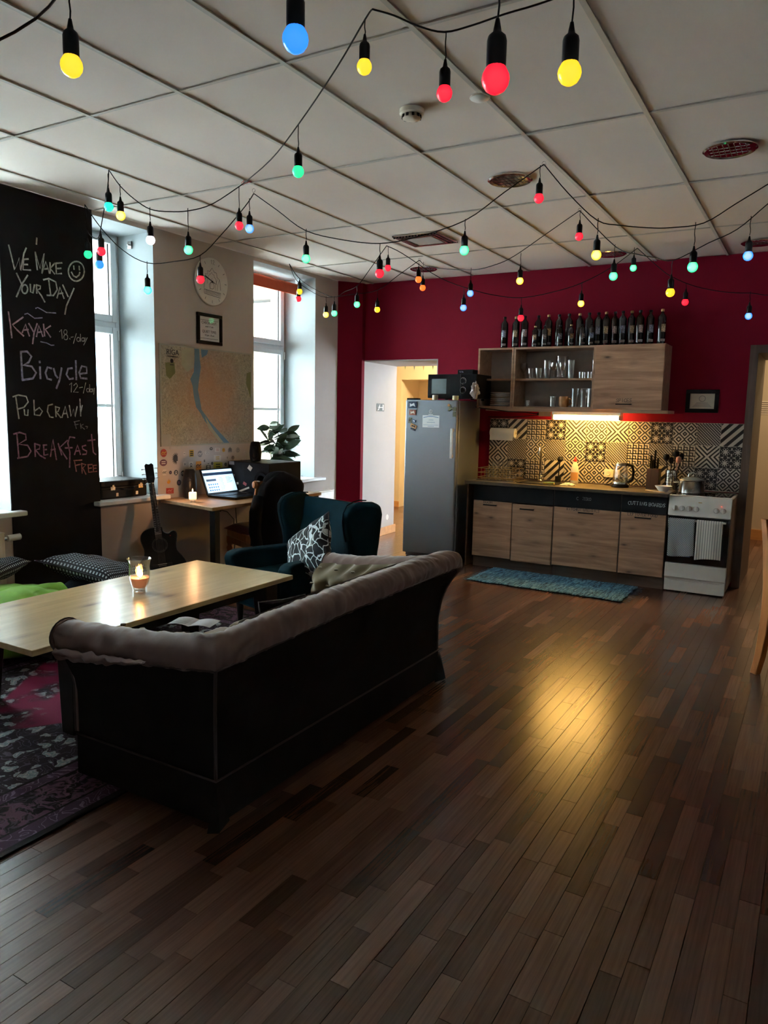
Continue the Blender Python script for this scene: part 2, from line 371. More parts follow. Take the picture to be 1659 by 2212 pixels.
# ---------------------------------------------------------------- mesh builder
class MB:
    def __init__(s): s.v = []; s.f = []; s.uv = {}
    def add(s, vs, fs, mat=None):
        n = len(s.v)
        s.v += [tuple(mat @ Vector(p)) if mat else tuple(p) for p in vs]
        s.f += [tuple(i + n for i in f) for f in fs]; return s
    def box(s, a, b, mat=None):
        x0, y0, z0 = a; x1, y1, z1 = b
        if x0 > x1: x0, x1 = x1, x0
        if y0 > y1: y0, y1 = y1, y0
        if z0 > z1: z0, z1 = z1, z0
        return s.add([(x0, y0, z0), (x1, y0, z0), (x1, y1, z0), (x0, y1, z0), (x0, y0, z1), (x1, y0, z1), (x1, y1, z1), (x0, y1, z1)],
                     [(0, 3, 2, 1), (4, 5, 6, 7), (0, 1, 5, 4), (1, 2, 6, 5), (2, 3, 7, 6), (3, 0, 4, 7)], mat)
    def prism(s, pts, d, axis='z', at=0, mat=None):
        "polygon pts extruded by d along an axis"
        n = len(pts)
        def P(p, k):
            if axis == 'z': return (p[0], p[1], at + k)
            if axis == 'y': return (p[0], at + k, p[1])
            return (at + k, p[0], p[1])
        vs = [P(p, 0) for p in pts] + [P(p, d) for p in pts]
        fs = [tuple(range(n)), tuple(range(2 * n - 1, n - 1, -1))] + [(i, i + n, (i + 1) % n + n, (i + 1) % n) for i in range(n)]
        return s.add(vs, fs, mat)
    def lathe(s, prof, seg=20, c=(0, 0, 0), mat=None, cap=True):
        vs = []; fs = []; n = len(prof)
        for i in range(seg):
            a = 2 * math.pi * i / seg
            for r, z in prof: vs.append((c[0] + r * math.cos(a), c[1] + r * math.sin(a), c[2] + z))
        for i in range(seg):
            j = (i + 1) % seg
            for k in range(n - 1): fs.append((i * n + k, j * n + k, j * n + k + 1, i * n + k + 1))
        if cap:
            if prof[0][0] > 1e-5: fs.append(tuple(i * n for i in range(seg))[::-1])
            if prof[-1][0] > 1e-5: fs.append(tuple(i * n + n - 1 for i in range(seg)))
        return s.add(vs, fs, mat)
    def tube(s, pts, r, seg=8, mat=None, closed=False):
        pts = [Vector(p) for p in pts]; rr = r if isinstance(r, (list, tuple)) else [r] * len(pts)
        vs = []; fs = []; n = len(pts); pu = None
        for i, p in enumerate(pts):
            d = (pts[min(i + 1, n - 1)] - pts[max(i - 1, 0)])
            if closed: d = pts[(i + 1) % n] - pts[i - 1]
            d.normalize()
            if pu is None: pu = d.orthogonal().normalized()
            u = (pu - d * pu.dot(d)); u = u.normalized() if u.length > 1e-6 else d.orthogonal().normalized(); pu = u
            w_ = d.cross(u)
            for k in range(seg):
                a = 2 * math.pi * k / seg
                vs.append(p + (u * math.cos(a) + w_ * math.sin(a)) * rr[i])
        m_ = n if closed else n - 1
        for i in range(m_):
            j = (i + 1) % n
            for k in range(seg):
                l = (k + 1) % seg; fs.append((i * seg + k, i * seg + l, j * seg + l, j * seg + k))
        if not closed: fs += [tuple(range(seg))[::-1], tuple(range((n - 1) * seg, n * seg))]
        return s.add(vs, fs, mat)
    def grid(s, f, nu, nv, wrapu=False):
        vs = []; fs = []
        for i in range(nu):
            for j in range(nv): vs.append(f(i / (nu if wrapu else nu - 1), j / (nv - 1)))
        for i in range(nu if wrapu else nu - 1):
            for j in range(nv - 1):
                a, b_ = i * nv + j, ((i + 1) % nu) * nv + j; fs.append((a, b_, b_ + 1, a + 1))
        return s.add(vs, fs)
    def ribbon(s, pts, wd, n, th=.0006):
        "flat stroke of width wd lying in the plane with normal n"
        n = Vector(n).normalized(); P = [Vector(p) for p in pts]
        if len(P) < 2: return s
        L = []; Rr = []
        for i, p in enumerate(P):
            d = (P[min(i + 1, len(P) - 1)] - P[max(0, i - 1)]).normalized(); q = d.cross(n) * wd / 2
            if i == 0: p = p - d * wd * .3
            if i == len(P) - 1: p = p + d * wd * .3
            L.append(p + q); Rr.append(p - q)
        vs = []
        for l, r in zip(L, Rr): vs += [l + n * th, r + n * th]
        return s.add(vs, [(2 * i, 2 * i + 1, 2 * i + 3, 2 * i + 2) for i in range(len(P) - 1)])

def obj(name, mb, m, parent=None, smooth=False, bevel=0, seg=2, sub=0, origin=None, uv=None, angle=40):
    me = D.meshes.new(name)
    vs = mb.v
    if origin: vs = [(p[0] - origin[0], p[1] - origin[1], p[2] - origin[2]) for p in vs]
    me.from_pydata([tuple(p) for p in vs], [], mb.f); me.validate(); me.update()
    bm = bmesh.new(); bm.from_mesh(me); bmesh.ops.recalc_face_normals(bm, faces=bm.faces); bm.to_mesh(me); bm.free()
    if isinstance(m, str): m = M[m]
    me.materials.append(m)
    if smooth or bevel or sub:
        for p in me.polygons: p.use_smooth = True
        if not sub: me.set_sharp_from_angle(angle=R(angle))
    o = D.objects.new(name, me); COL.objects.link(o)
    if origin: o.location = origin
    if bevel:
        b = o.modifiers.new('bevel', 'BEVEL'); b.width = bevel; b.segments = seg; b.limit_method = 'ANGLE'; b.angle_limit = R(35)
    if sub:
        b = o.modifiers.new('sub', 'SUBSURF'); b.levels = sub; b.render_levels = sub
    if parent:
        o.parent = parent
        if parent.location.length or parent.rotation_euler.z: pass
    return o
def tag(o, label, cat, group=None, kind=None):
    o['label'] = label; o['category'] = cat
    if group: o['group'] = group
    if kind: o['kind'] = kind
    return o
def thing(name, label, cat, loc=(0, 0, 0), rz=0, group=None, scale=None):
    o = D.objects.new(name, None); COL.objects.link(o); o.location = loc; o.rotation_euler = (0, 0, rz); o.empty_display_size = .05
    if scale: o.scale = scale
    return tag(o, label, cat, group)
def struct(name, mb, m, parent=None, **k):
    o = obj(name, mb, m, parent, **k)
    if not parent: o['kind'] = 'structure'
    return o
def copy_tree(o, parent=None):
    c = o.copy(); COL.objects.link(c)
    if parent: c.parent = parent
    for ch in list(o.children): copy_tree(ch, c)
    return c
def text_strokes(mb, txt, org, du, dv, h, wd, n, jit=.0):
    "hand-lettered capitals: du = reading direction, dv = up"
    du = Vector(du); dv = Vector(dv); x = 0
    for ch in txt:
        if ch == ' ': x += h * .45; continue
        S = FONT.get(ch, FONT['I'])
        jx = random.uniform(-jit, jit) * h
        for st in S:
            mb.ribbon([Vector(org) + du * (x + px * h * .2) + dv * (py * h * .25 + jx) for px, py in st], wd, n)
        x += h * .78
    return x
FONT = {'A': [[(0, 0), (1.5, 4), (3, 0)], [(.6, 1.5), (2.4, 1.5)]], 'B': [[(0, 0), (0, 4), (2.3, 3.7), (2.3, 2.3), (0, 2), (2.7, 1.6), (2.7, .3), (0, 0)]], 'C': [[(3, 3.6), (1.5, 4), (.1, 3), (.1, 1), (1.5, 0), (3, .4)]],
'D': [[(0, 0), (0, 4), (2, 3.6), (3, 2), (2, .4), (0, 0)]], 'E': [[(3, 4), (0, 4), (0, 0), (3, 0)], [(0, 2), (2.4, 2)]], 'F': [[(3, 4), (0, 4), (0, 0)], [(0, 2.1), (2.3, 2.1)]], 'G': [[(3, 3.4), (1.5, 4), (0, 3), (0, 1), (1.5, 0), (3, .6), (3, 2), (1.8, 2)]],
'H': [[(0, 0), (0, 4)], [(3, 0), (3, 4)], [(0, 2), (3, 2)]], 'I': [[(1.5, 0), (1.5, 4)]], 'K': [[(0, 0), (0, 4)], [(3, 4), (0, 1.8), (3, 0)]], 'L': [[(0, 4), (0, 0), (2.8, 0)]], 'M': [[(0, 0), (0, 4), (1.5, 1.5), (3, 4), (3, 0)]],
'N': [[(0, 0), (0, 4), (3, 0), (3, 4)]], 'O': [[(1.5, 4), (0, 3), (0, 1), (1.5, 0), (3, 1), (3, 3), (1.5, 4)]], 'P': [[(0, 0), (0, 4), (2.6, 3.7), (2.6, 2.2), (0, 2)]], 'R': [[(0, 0), (0, 4), (2.6, 3.7), (2.6, 2.3), (0, 2), (2.9, 0)]],
'S': [[(2.9, 3.5), (1.4, 4), (.1, 3.2), (2.9, 1), (1.5, 0), (0, .5)]], 'T': [[(0, 4), (3, 4)], [(1.5, 4), (1.5, 0)]], 'U': [[(0, 4), (0, 1), (1.5, 0), (3, 1), (3, 4)]], 'V': [[(0, 4), (1.5, 0), (3, 4)]], 'Y': [[(0, 4), (1.5, 2)], [(3, 4), (1.5, 2), (1.5, 0)]],
'Z': [[(0, 4), (3, 4), (0, 0), (3, 0)]], '-': [[(.4, 2), (2.6, 2)]], ':': [[(1.5, .6), (1.5, .9)], [(1.5, 2.9), (1.5, 3.2)]], '1': [[(.8, 3), (1.6, 4), (1.6, 0)]], '2': [[(0, 3.2), (1.5, 4), (2.9, 3), (0, 0), (3, 0)]], '0': [[(1.5, 4), (0, 3), (0, 1), (1.5, 0), (3, 1), (3, 3), (1.5, 4)]]}
def font_mesh(name, txt, size, m, parent, loc, rot, ext=.0008, align='LEFT'):
    cu = D.curves.new(name, 'FONT'); cu.body = txt; cu.size = size; cu.extrude = ext; cu.align_x = align
    t_ = D.objects.new(name, cu); me = D.meshes.new_from_object(t_); D.objects.remove(t_); D.curves.remove(cu)
    me.materials.clear(); me.materials.append(M[m] if isinstance(m, str) else m)
    o = D.objects.new(name, me); COL.objects.link(o); o.location = loc; o.rotation_euler = rot
    if parent: o.parent = parent
    return o
def lathe_obj(name, prof, m, parent, c=(0, 0, 0), seg=20, mat=None, angle=40):
    return obj(name, MB().lathe(prof, seg, c, mat), m, parent, smooth=True, angle=angle)
def cyl(name, a, b, r, m, parent, seg=14, **k):
    return obj(name, MB().tube([a, b], r, seg), m, parent, smooth=True, **k)

# ================================================================ SETTING
XL, XR, YB, YF_, H = -4.7, 3.2, 7.27, -2.6, 2.917
HB = 10.4                      # far wall of the neighbouring hall
XO = -5.30                     # outer face of the window wall
WIN = [(2.05, 3.05), (3.77, 4.35), (5.56, 6.56)]
LINT, SILLZ = 2.885, .755

# left wall in pieces: apron below the sills, piers, lintels
b = MB()
ys = [YF_] + [q for w_ in WIN for q in w_] + [7.6]
b.box((XO, YF_, 0), (XL, 7.6, SILLZ))
for i in range(0, len(ys), 2): b.box((XO, ys[i], SILLZ), (XL, ys[i + 1], H))
for y0, y1 in WIN: b.box((XO, y0, LINT), (XL, y1, H))
wl = struct('wall_left', b, 'plaster')
# white painted reveals of the window niches (thin skins on the niche sides)
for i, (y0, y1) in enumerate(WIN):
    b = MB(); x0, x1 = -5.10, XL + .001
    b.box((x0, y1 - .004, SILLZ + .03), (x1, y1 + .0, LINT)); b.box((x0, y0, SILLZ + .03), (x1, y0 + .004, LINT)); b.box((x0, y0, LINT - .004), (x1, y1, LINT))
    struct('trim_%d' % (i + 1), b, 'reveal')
# blackboard painted pier
b = MB(); b.box((XL, 3.05, 0), (XL + .006, 3.77, H - .005))
board = obj('blackboard', b, 'board'); tag(board, 'tall black chalkboard covering the wall pier between two windows', 'chalkboard')

# windows
def window(n, y0, y1):
    xf, xb = -5.11, -5.17; z0, z1 = SILLZ + .025, LINT; zt0, zt1 = 2.105, 2.235; e = .045
    b = MB()
    for a, c in (((xb, y0, z0), (xf, y0 + e, z1)), ((xb, y1 - e, z0), (xf, y1, z1)), ((xb, y0 + e, z0), (xf, y1 - e, z0 + e)), ((xb, y0 + e, z1 - e), (xf, y1 - e, z1)), ((xb, y0 + e, zt0 + .03), (xf, y1 - e, zt1 - .03))):
        b.box(a, c)
    W_ = struct('window_%d' % n, b, 'pvc', bevel=.006)
    def sash(za, zb, bar):
        s = .055; f0, f1 = y0 + e - .01, y1 - e + .01; xa, xc = -5.155, -5.088
        q = MB(); q.box((xa, f0, za), (xc, f0 + s, zb)); q.box((xa, f1 - s, za), (xc, f1, zb)); q.box((xa, f0 + s, za), (xc, f1 - s, za + s)); q.box((xa, f0 + s, zb - s), (xc, f1 - s, zb))
        fr = obj('sash', q, 'pvc', W_, bevel=.007)
        obj('pane', MB().box((-5.135, f0 + s - .005, za + s - .005), (-5.129, f1 - s + .005, zb - s + .005)), 'pane', fr)
        q = MB(); t_ = .006
        q.box((-5.126, f0 + s, za + s), (-5.12, f0 + s + t_, zb - s)); q.box((-5.126, f1 - s - t_, za + s), (-5.12, f1 - s, zb - s))
        obj('gasket', q, 'black', fr)
        if bar: obj('glazing_bar', MB().box((-5.15, f0 + s, 1.50), (-5.115, f1 - s, 1.525)), 'pvc', fr)
        return fr, f1
    fr, f1 = sash(zt1 - .045, z1 - .02, False); fr2, f1 = sash(z0 + .03, zt0 + .045, True)
    for zz in (zt0 - .02, z0 + .14): cyl('hinge', (-5.083, f1 - .004, zz - .04), (-5.083, f1 - .004, zz + .04), .009, 'pvc', fr2, 8)
for i, (y0, y1) in enumerate(WIN): window(i, y0, y1)
# sills
for i, (y0, y1) in enumerate(WIN):
    b = MB(); b.box((-5.12, y0, SILLZ), (XL, y1, SILLZ + .035)); b.box((XL - .002, y0 - .06, SILLZ), (XL + .075, y1 + .07 + (.05 if i == 2 else 0), SILLZ + .035))
    struct('trim_%d' % (i + 5), b, 'sill', bevel=.008)

DZ0 = 2.08
# oblique wall piece in the far left corner
b = MB(); b.prism([(XL, 6.98), (-4.525, 7.215), (-4.525, YB), (XL, YB)], H, 'z', 0).box((XL, YB, DZ0), (-4.525, 8.15, H))
struct('wall_corner', b, 'red')
# back wall (0.8 m thick old masonry) around two openings
DX0, DX1, DZ = -4.525, -3.6, 2.08
PX0, PX1, PZ = -.535, .55, 2.085
YJ = 8.15
b = MB(); b.box((DX0, YB, DZ), (DX1, YJ, H)); b.box((DX1, YB, 0), (PX0, YJ, H)); b.box((PX0, YB, PZ), (PX1, YJ, H)); b.box((PX1, YB, 0), (XR, YJ, H))
struct('wall_back', b, 'red')
# white doorway lining on the left opening
b = MB()
b.prism([(-4.5255, YB + .001), (-4.60, YJ), (-4.9, YJ), (-4.9, YB + .001)], DZ, 'z', 0)
b.box((-4.62, YB + .001, DZ - .012), (DX1, YJ, DZ)); b.box((DX1 - .012, YB + .001, 0), (DX1, YJ, DZ))
struct('door_1', b, 'doorwhite')
b = MB(); b.prism([(-4.515, YB + .05), (-4.532, YB + .05), (-4.59, YJ + .01), (-4.575, YJ + .01)], .10, 'z', 0)
struct('baseboard_door', b, 'pine_skirt', bevel=.004)
# brown lining of the right opening, with a front casing
b = MB(); b.box((PX0 - .055, YB - .018, 0), (PX0 + .012, YB + .001, PZ + .055)); b.box((PX0 + .012, YB - .018, PZ - .012), (PX1 - .012, YB + .001, PZ + .055)); b.box((PX1 - .012, YB - .018, 0), (PX1 + .055, YB + .001, PZ + .055))
b.box((PX0, YB + .001, 0), (PX0 + .012, YJ, PZ)); b.box((PX1 - .012, YB + .001, 0), (PX1, YJ, PZ)); b.box((PX0 + .012, YB + .001, PZ - .012), (PX1 - .012, YJ, PZ))
struct('door_2', b, 'brownjamb')
# hall behind
b = MB(); RX = -5.78
b.box((-7.4, HB, 0), (RX, HB + .9, H)); b.box((RX, HB, 2.02), (-3.2, HB + .9, H)); b.box((-3.2, HB, 0), (-2.6, HB + .9, H)); b.box((RX, HB + .6, 0), (-3.2, HB + .9, 2.02))
b.box((-7.4, YJ - .5, 0), (-7.2, HB, H)); b.box((-7.4, YJ - .2, 0), (-4.9, YJ, H)); b.box((-2.2, YJ, 0), (-2.0, HB, H))
struct('wall_hall', b, 'hall')
b = MB(); b.box((-2.0, HB, 0), (XR, HB + .2, H)); b.box((XR, YJ, 0), (XR + .2, HB, H)); struct('wall_passage', b, 'passage')
struct('baseboard_hall', MB().box((-7.2, HB - .018, 0), (RX, HB, .09)), 'pine_skirt')
struct('baseboard_passage', MB().box((-2.0, HB - .018, 0), (XR, HB, .13)), 'pine_skirt')
struct('wall_right', MB().box((XR, YF_, 0), (XR + .2, YB, H)), 'plaster')
struct('wall_rear', MB().box((XO, YF_ - .2, 0), (XR, YF_, H)), 'plaster')

# ---- floor: sub-floor slab plus laminate strips
fl = struct('floor', MB().box((-7.4, YF_, -.12), (XR + .2, 11.3, -.006)), 'underlay')
SW, STR = .0605, []
rs = random.Random(3)
cols = [(.112, .054, .036), (.090, .043, .029), (.130, .066, .045), (.072, .034, .024), (.118, .060, .043), (.098, .049, .034), (.155, .083, .057), (.060, .030, .021)]
x = -7.3; k = 0
while x < XR:
    y = YF_ + rs.uniform(0, .3)
    while y < 11.2:
        L = rs.choice((.24, .33, .42, .50, .58, .7)) * rs.uniform(.85, 1.15)
        g = .0012 if k % 3 == 0 else .0004
        STR.append((x + g, x + SW - .0004, y + .0006, min(y + L, 11.25) - .0006, rs.choice(cols), rs.uniform(1.0, 1.42))); y += L
    x += SW; k += 1
# a strip goes in as a plank of its own when it shows large in the view; only strips where something stands over them are skipped
def hidden(cx, cy):
    if -2.56 < cx < -1.79 and 1.9 < cy < 3.65: return True
    if cx < -2.24 and 1.0 < cy < 4.25: return True
    if -2.95 < cx < -.6 and cy > 6.8 and cy < 8.15: return True
    return cx > -1.75 and cy > 7.3 and cx < -.6
def px(p):
    d = Vector(p) - Vector((0, 0, CAM_Z)); z = d.dot(fw)
    return (829.5 + 1606.7 * d.dot(rt) / z, 1106 - 1606.7 * d.dot(up) / z, z) if z > .1 else (-1e4, -1e4, z)
sc_ = []
for i, s in enumerate(STR):
    cx, cy = (s[0] + s[1]) / 2, (s[2] + s[3]) / 2; u, v_, z = px((cx, cy, 0)); a = 0
    if -40 < u < 1700 and 900 < v_ < 2290 and not hidden(cx, cy) and z > 0: a = (s[3] - s[2]) / z ** 3
    sc_.append((a, i))
best = {i for a, i in sorted(sc_, reverse=True)[:290] if a > 0}
def tint(me, c):
    at = me.attributes.new('tint', 'FLOAT_COLOR', 'CORNER')
    return at
def strip_geo(b, s):
    x0, x1, y0, y1 = s[:4]; e = .0006
    b.add([(x0, y0, -.006), (x1, y0, -.006), (x1, y1, -.006), (x0, y1, -.006), (x0, y0, -e), (x1, y0, -e), (x1, y1, -e), (x0, y1, -e), (x0 + e, y0 + e, 0), (x1 - e, y0 + e, 0), (x1 - e, y1 - e, 0), (x0 + e, y1 - e, 0)],
          [(0, 1, 5, 4), (1, 2, 6, 5), (2, 3, 7, 6), (3, 0, 4, 7), (4, 5, 9, 8), (5, 6, 10, 9), (6, 7, 11, 10), (7, 4, 8, 11), (8, 9, 10, 11)])
def finish(b, name, colors, per):
    me = D.meshes.new(name); me.from_pydata(b.v, [], b.f); me.materials.append(M['floor'])
    at = me.attributes.new('tint', 'FLOAT_COLOR', 'FACE')
    flat = []
    for i in range(len(me.polygons)): flat += list(colors[i // per]) + [1]
    at.data.foreach_set('color', flat)
    o = D.objects.new(name, me); COL.objects.link(o); o.parent = fl; return o
rest = MB(); rc = []
for i, s in enumerate(STR):
    c = tuple(q * s[5] for q in s[4])
    if i in best:
        b = MB(); strip_geo(b, s); finish(b, 'plank', [c], 9)
    else: strip_geo(rest, s); rc.append(c)
o = finish(rest, 'plank_field', rc, 9); o['kind'] = 'stuff'

# ---- ceiling: slab above, bars, loose tiles
ce = struct('ceiling', MB().box((-7.4, YF_ - .2, H + .06), (XR + .2, 11.3, H + .2)), 'ceil')
struct('ceiling_hall', MB().box((-7.4, YJ, H), (XR + .2, 11.3, H + .03)), 'doorwhite')
gx = [-4.4309 + .6 * i for i in range(14)]; gy = [-2.196 + 1.2 * i for i in range(9)]
gx = [q for q in gx if q < XR]; gy = [q for q in gy if YF_ < q < YB]
b = MB()
for q in gx: b.box((q - .011, YF_, H - .006), (q + .011, YB, H))
for q in gy: b.box((XL, q - .009, H - .005), (XR, q + .009, H))
struct('ceiling_bars', b, 'tbar', ce)
xs = [XL] + gx + [XR]; ysg = [YF_] + gy + [YB]
HOLES = []
for i in range(len(xs) - 1):
    for j in range(len(ysg) - 1):
        x0, x1, y0, y1 = xs[i], xs[i + 1], ysg[j], ysg[j + 1]
        cx, cy = (x0 + x1) / 2, (y0 + y1) / 2; dz = random.uniform(-.0015, .0015)
        b = MB(); b.box((x0 + .004, y0 + .004, H + .001 + dz + .002), (x1 - .004, y1 - .004, H + .016))
        obj('ceiling_tile', b, 'ceil', ce)

# outside: paved yard and the house across it
struct('ground_outside', MB().box((-30, -20, -3.2), (-5.6, 30, -3.0)), 'ground')
bd = thing('facing_house', 'pale house front seen through the windows across the yard', 'building', (-11.5, 8, -3))
b = MB(); b.box((-1.2, -22, 0), (0, 26, 9.5)); obj('wall', b, 'facade', bd)
for y0 in (5.9, 1.65, -9): obj('pilaster', MB().box((0, y0, 0), (.12, y0 + 1.3, 9.5)), 'facade2', bd)
for k_ in range(3):
    for y0 in (.35, .95, -5, -9):
        fr = MB(); z0 = 1.4 + k_ * 2.9
        fr.box((0, y0, z0), (.05, y0 + .44, z0 + 1.5)); f_ = obj('window_frame', fr, 'facade2', bd)
        obj('window_pane', MB().box((.05, y0 + .05, z0 + .05), (.056, y0 + .39, z0 + .7)).box((.05, y0 + .05, z0 + .76), (.056, y0 + .39, z0 + 1.45)), 'bluepane', f_)

# ================================================================ CEILING FITTINGS
def downlight(x, y, label, r=.135):
    t = thing('ceiling_downlight', label, 'ceiling light', (x, y, H), 0, 'round recessed ceiling lights')
    lathe_obj('bezel', [(r, -.001), (r, -.008), (r * .93, -.014), (r * .80, -.010), (r * .80, -.001)], 'chrome', t, seg=32, )
    m = 'steel'
    lathe_obj('reflector', [(r * .80, -.010), (r * .6, -.003), (r * .2, .0005), (0.001, .0006)], 'chrome', t, seg=24)
    b = MB()
    for k in range(-3, 4): 
        w_ = math.sqrt(max(.01, .62 - (k * .2) ** 2)) * r * .95
        b.box((k * r * .2 - .0015, -w_, -.013), (k * r * .2 + .0015, w_, -.005))
    for k in (-1, 0, 1): b.box((-r * .72, k * r * .35 - .0015, -.012), (r * .72, k * r * .35 + .0015, -.006))
    obj('louvre', b, 'steel', t); return t
downlight(-1.757, 4.458, 'round recessed ceiling light with bright chrome reflector beside the string peak above the fridge side')
downlight(-.542, 4.487, 'large dark round recessed ceiling light near the right edge of the photo')
downlight(-1.72, 6.80, 'small looking round ceiling light close to the red wall above the bottles')
downlight(-3.524, 6.737, 'round recessed ceiling light in the corner above the doorway')
downlight(-.559, 6.86, 'round recessed ceiling light above the right hand doorway by a blue bulb')
t = thing('ceiling_vent', 'square ceiling air vent with slotted metal edge', 'vent', (-2.93, 5.62, H))
b = MB(); s = .20
for k in range(3):
    q = s - k * .028; b.box((-q, -q, -.012 - k * .004), (q, -q + .012, -.002)); b.box((-q, q - .012, -.012 - k * .004), (q, q, -.002)); b.box((-q, -q, -.012 - k * .004), (-q + .012, q, -.002)); b.box((q - .012, -q, -.012 - k * .004), (q, q, -.002))
obj('frame', b, 'steel', t)
obj('centre_panel', MB().box((-.115, -.115, -.02), (.115, .115, -.004)), 'doorwhite', t, bevel=.003)
b = MB()
for k in range(14): b.box((-.19 + k * .028, -.196, -.024), (-.178 + k * .028, -.186, -.012))
obj('slots', b, 'black', t)
t = thing('smoke_detector', 'round white smoke detector with dark slots on the ceiling', 'detector', (-1.793, 3.267, H))
lathe_obj('base', [(.058, 0), (.058, -.02), (.052, -.026)], 'cream', t, seg=28)
b = MB()
for k in range(10):
    a = k * math.pi / 5; b.box((-.006, .036, -.040), (.006, .047, -.026), Matrix.Rotation(a, 4, 'Z'))
obj('slots', b, 'black', t)
lathe_obj('cap', [(.040, -.026), (.044, -.040), (.030, -.046), (.001, -.047)], 'cream', t, seg=24)
t = thing('motion_sensor', 'small flat round white sensor beside the smoke detector', 'sensor', (-1.451, 3.276, H))
lathe_obj('body', [(.042, 0), (.044, -.010), (.030, -.018), (.001, -.020)], 'white', t, seg=24)
lathe_obj('rim', [(.043, -.002), (.047, -.006), (.043, -.010)], 'cream', t, seg=24, )

# ================================================================ FESTOON LIGHTS
BC = {'yellow': ((1.0, .58, .02), 1.55), 'red': ((1.0, .012, .035), 1.5), 'green': ((.02, .95, .30), 1.5), 'teal': ((.01, .85, .52), 1.5), 'blue': ((.02, .22, 1.0), 1.7), 'orange': ((1.0, .16, .015), 1.6), 'white': ((.80, .90, 1.0), 2.2)}
BM = {}
def bulb_mat(c, hot):
    "translucent coloured lamp: brighter where the filament shows through the middle"
    k = (c, hot)
    if k in BM: return BM[k]
    col, s = BC[c]; m, t, b = nt('lit_%s_bulb%s' % (c, '_strong' if hot else ''))
    lw = N(t, 'ShaderNodeLayerWeight'); lw.inputs[0].default_value = .35
    hotc = tuple(min(1, q * .68 + .28) for q in col) if hot else tuple(min(1, q + .02) for q in col)
    cc = ramp(t, lw.outputs['Facing'], [(.05, hotc), (.42, col)])
    t.links.new(cc, b.inputs['Emission Color']); b.inputs['Base Color'].default_value = (*col, 1); b.inputs['Roughness'].default_value = .25
    b.inputs['Emission Strength'].default_value = s * (1.05 if hot else .85)
    BM[k] = m; return m
def make_bulb(c, hot, drop):
    t = D.objects.new('string_light_bulb', None); COL.objects.link(t); t.empty_display_size = .03
    q = []
    lathe_obj('globe', [(.001, -.0275), (.010, -.0256), (.019, -.020), (.0255, -.010), (.0275, 0), (.0262, .009), (.0215, .018), (.0175, .024), (.0165, .027)], bulb_mat(c, hot), t, seg=18, angle=80)
    lathe_obj('socket', [(.0185, .022), (.0195, .024), (.0195, .070), (.0175, .078), (.0085, .086), (.0075, .092), (.004, .110), (.001, .112)], 'black', t, seg=14)
    n_ = 6; pts = [(math.sin(k * 1.3) * .0025 * (0 < k < n_), math.cos(k * 1.7) * .002 * (0 < k < n_), .108 + (drop - .108) * k / n_) for k in range(n_ + 1)]
    obj('drop_cord', MB().tube(pts, .0022, 5), 'black', t, smooth=True)
    return t
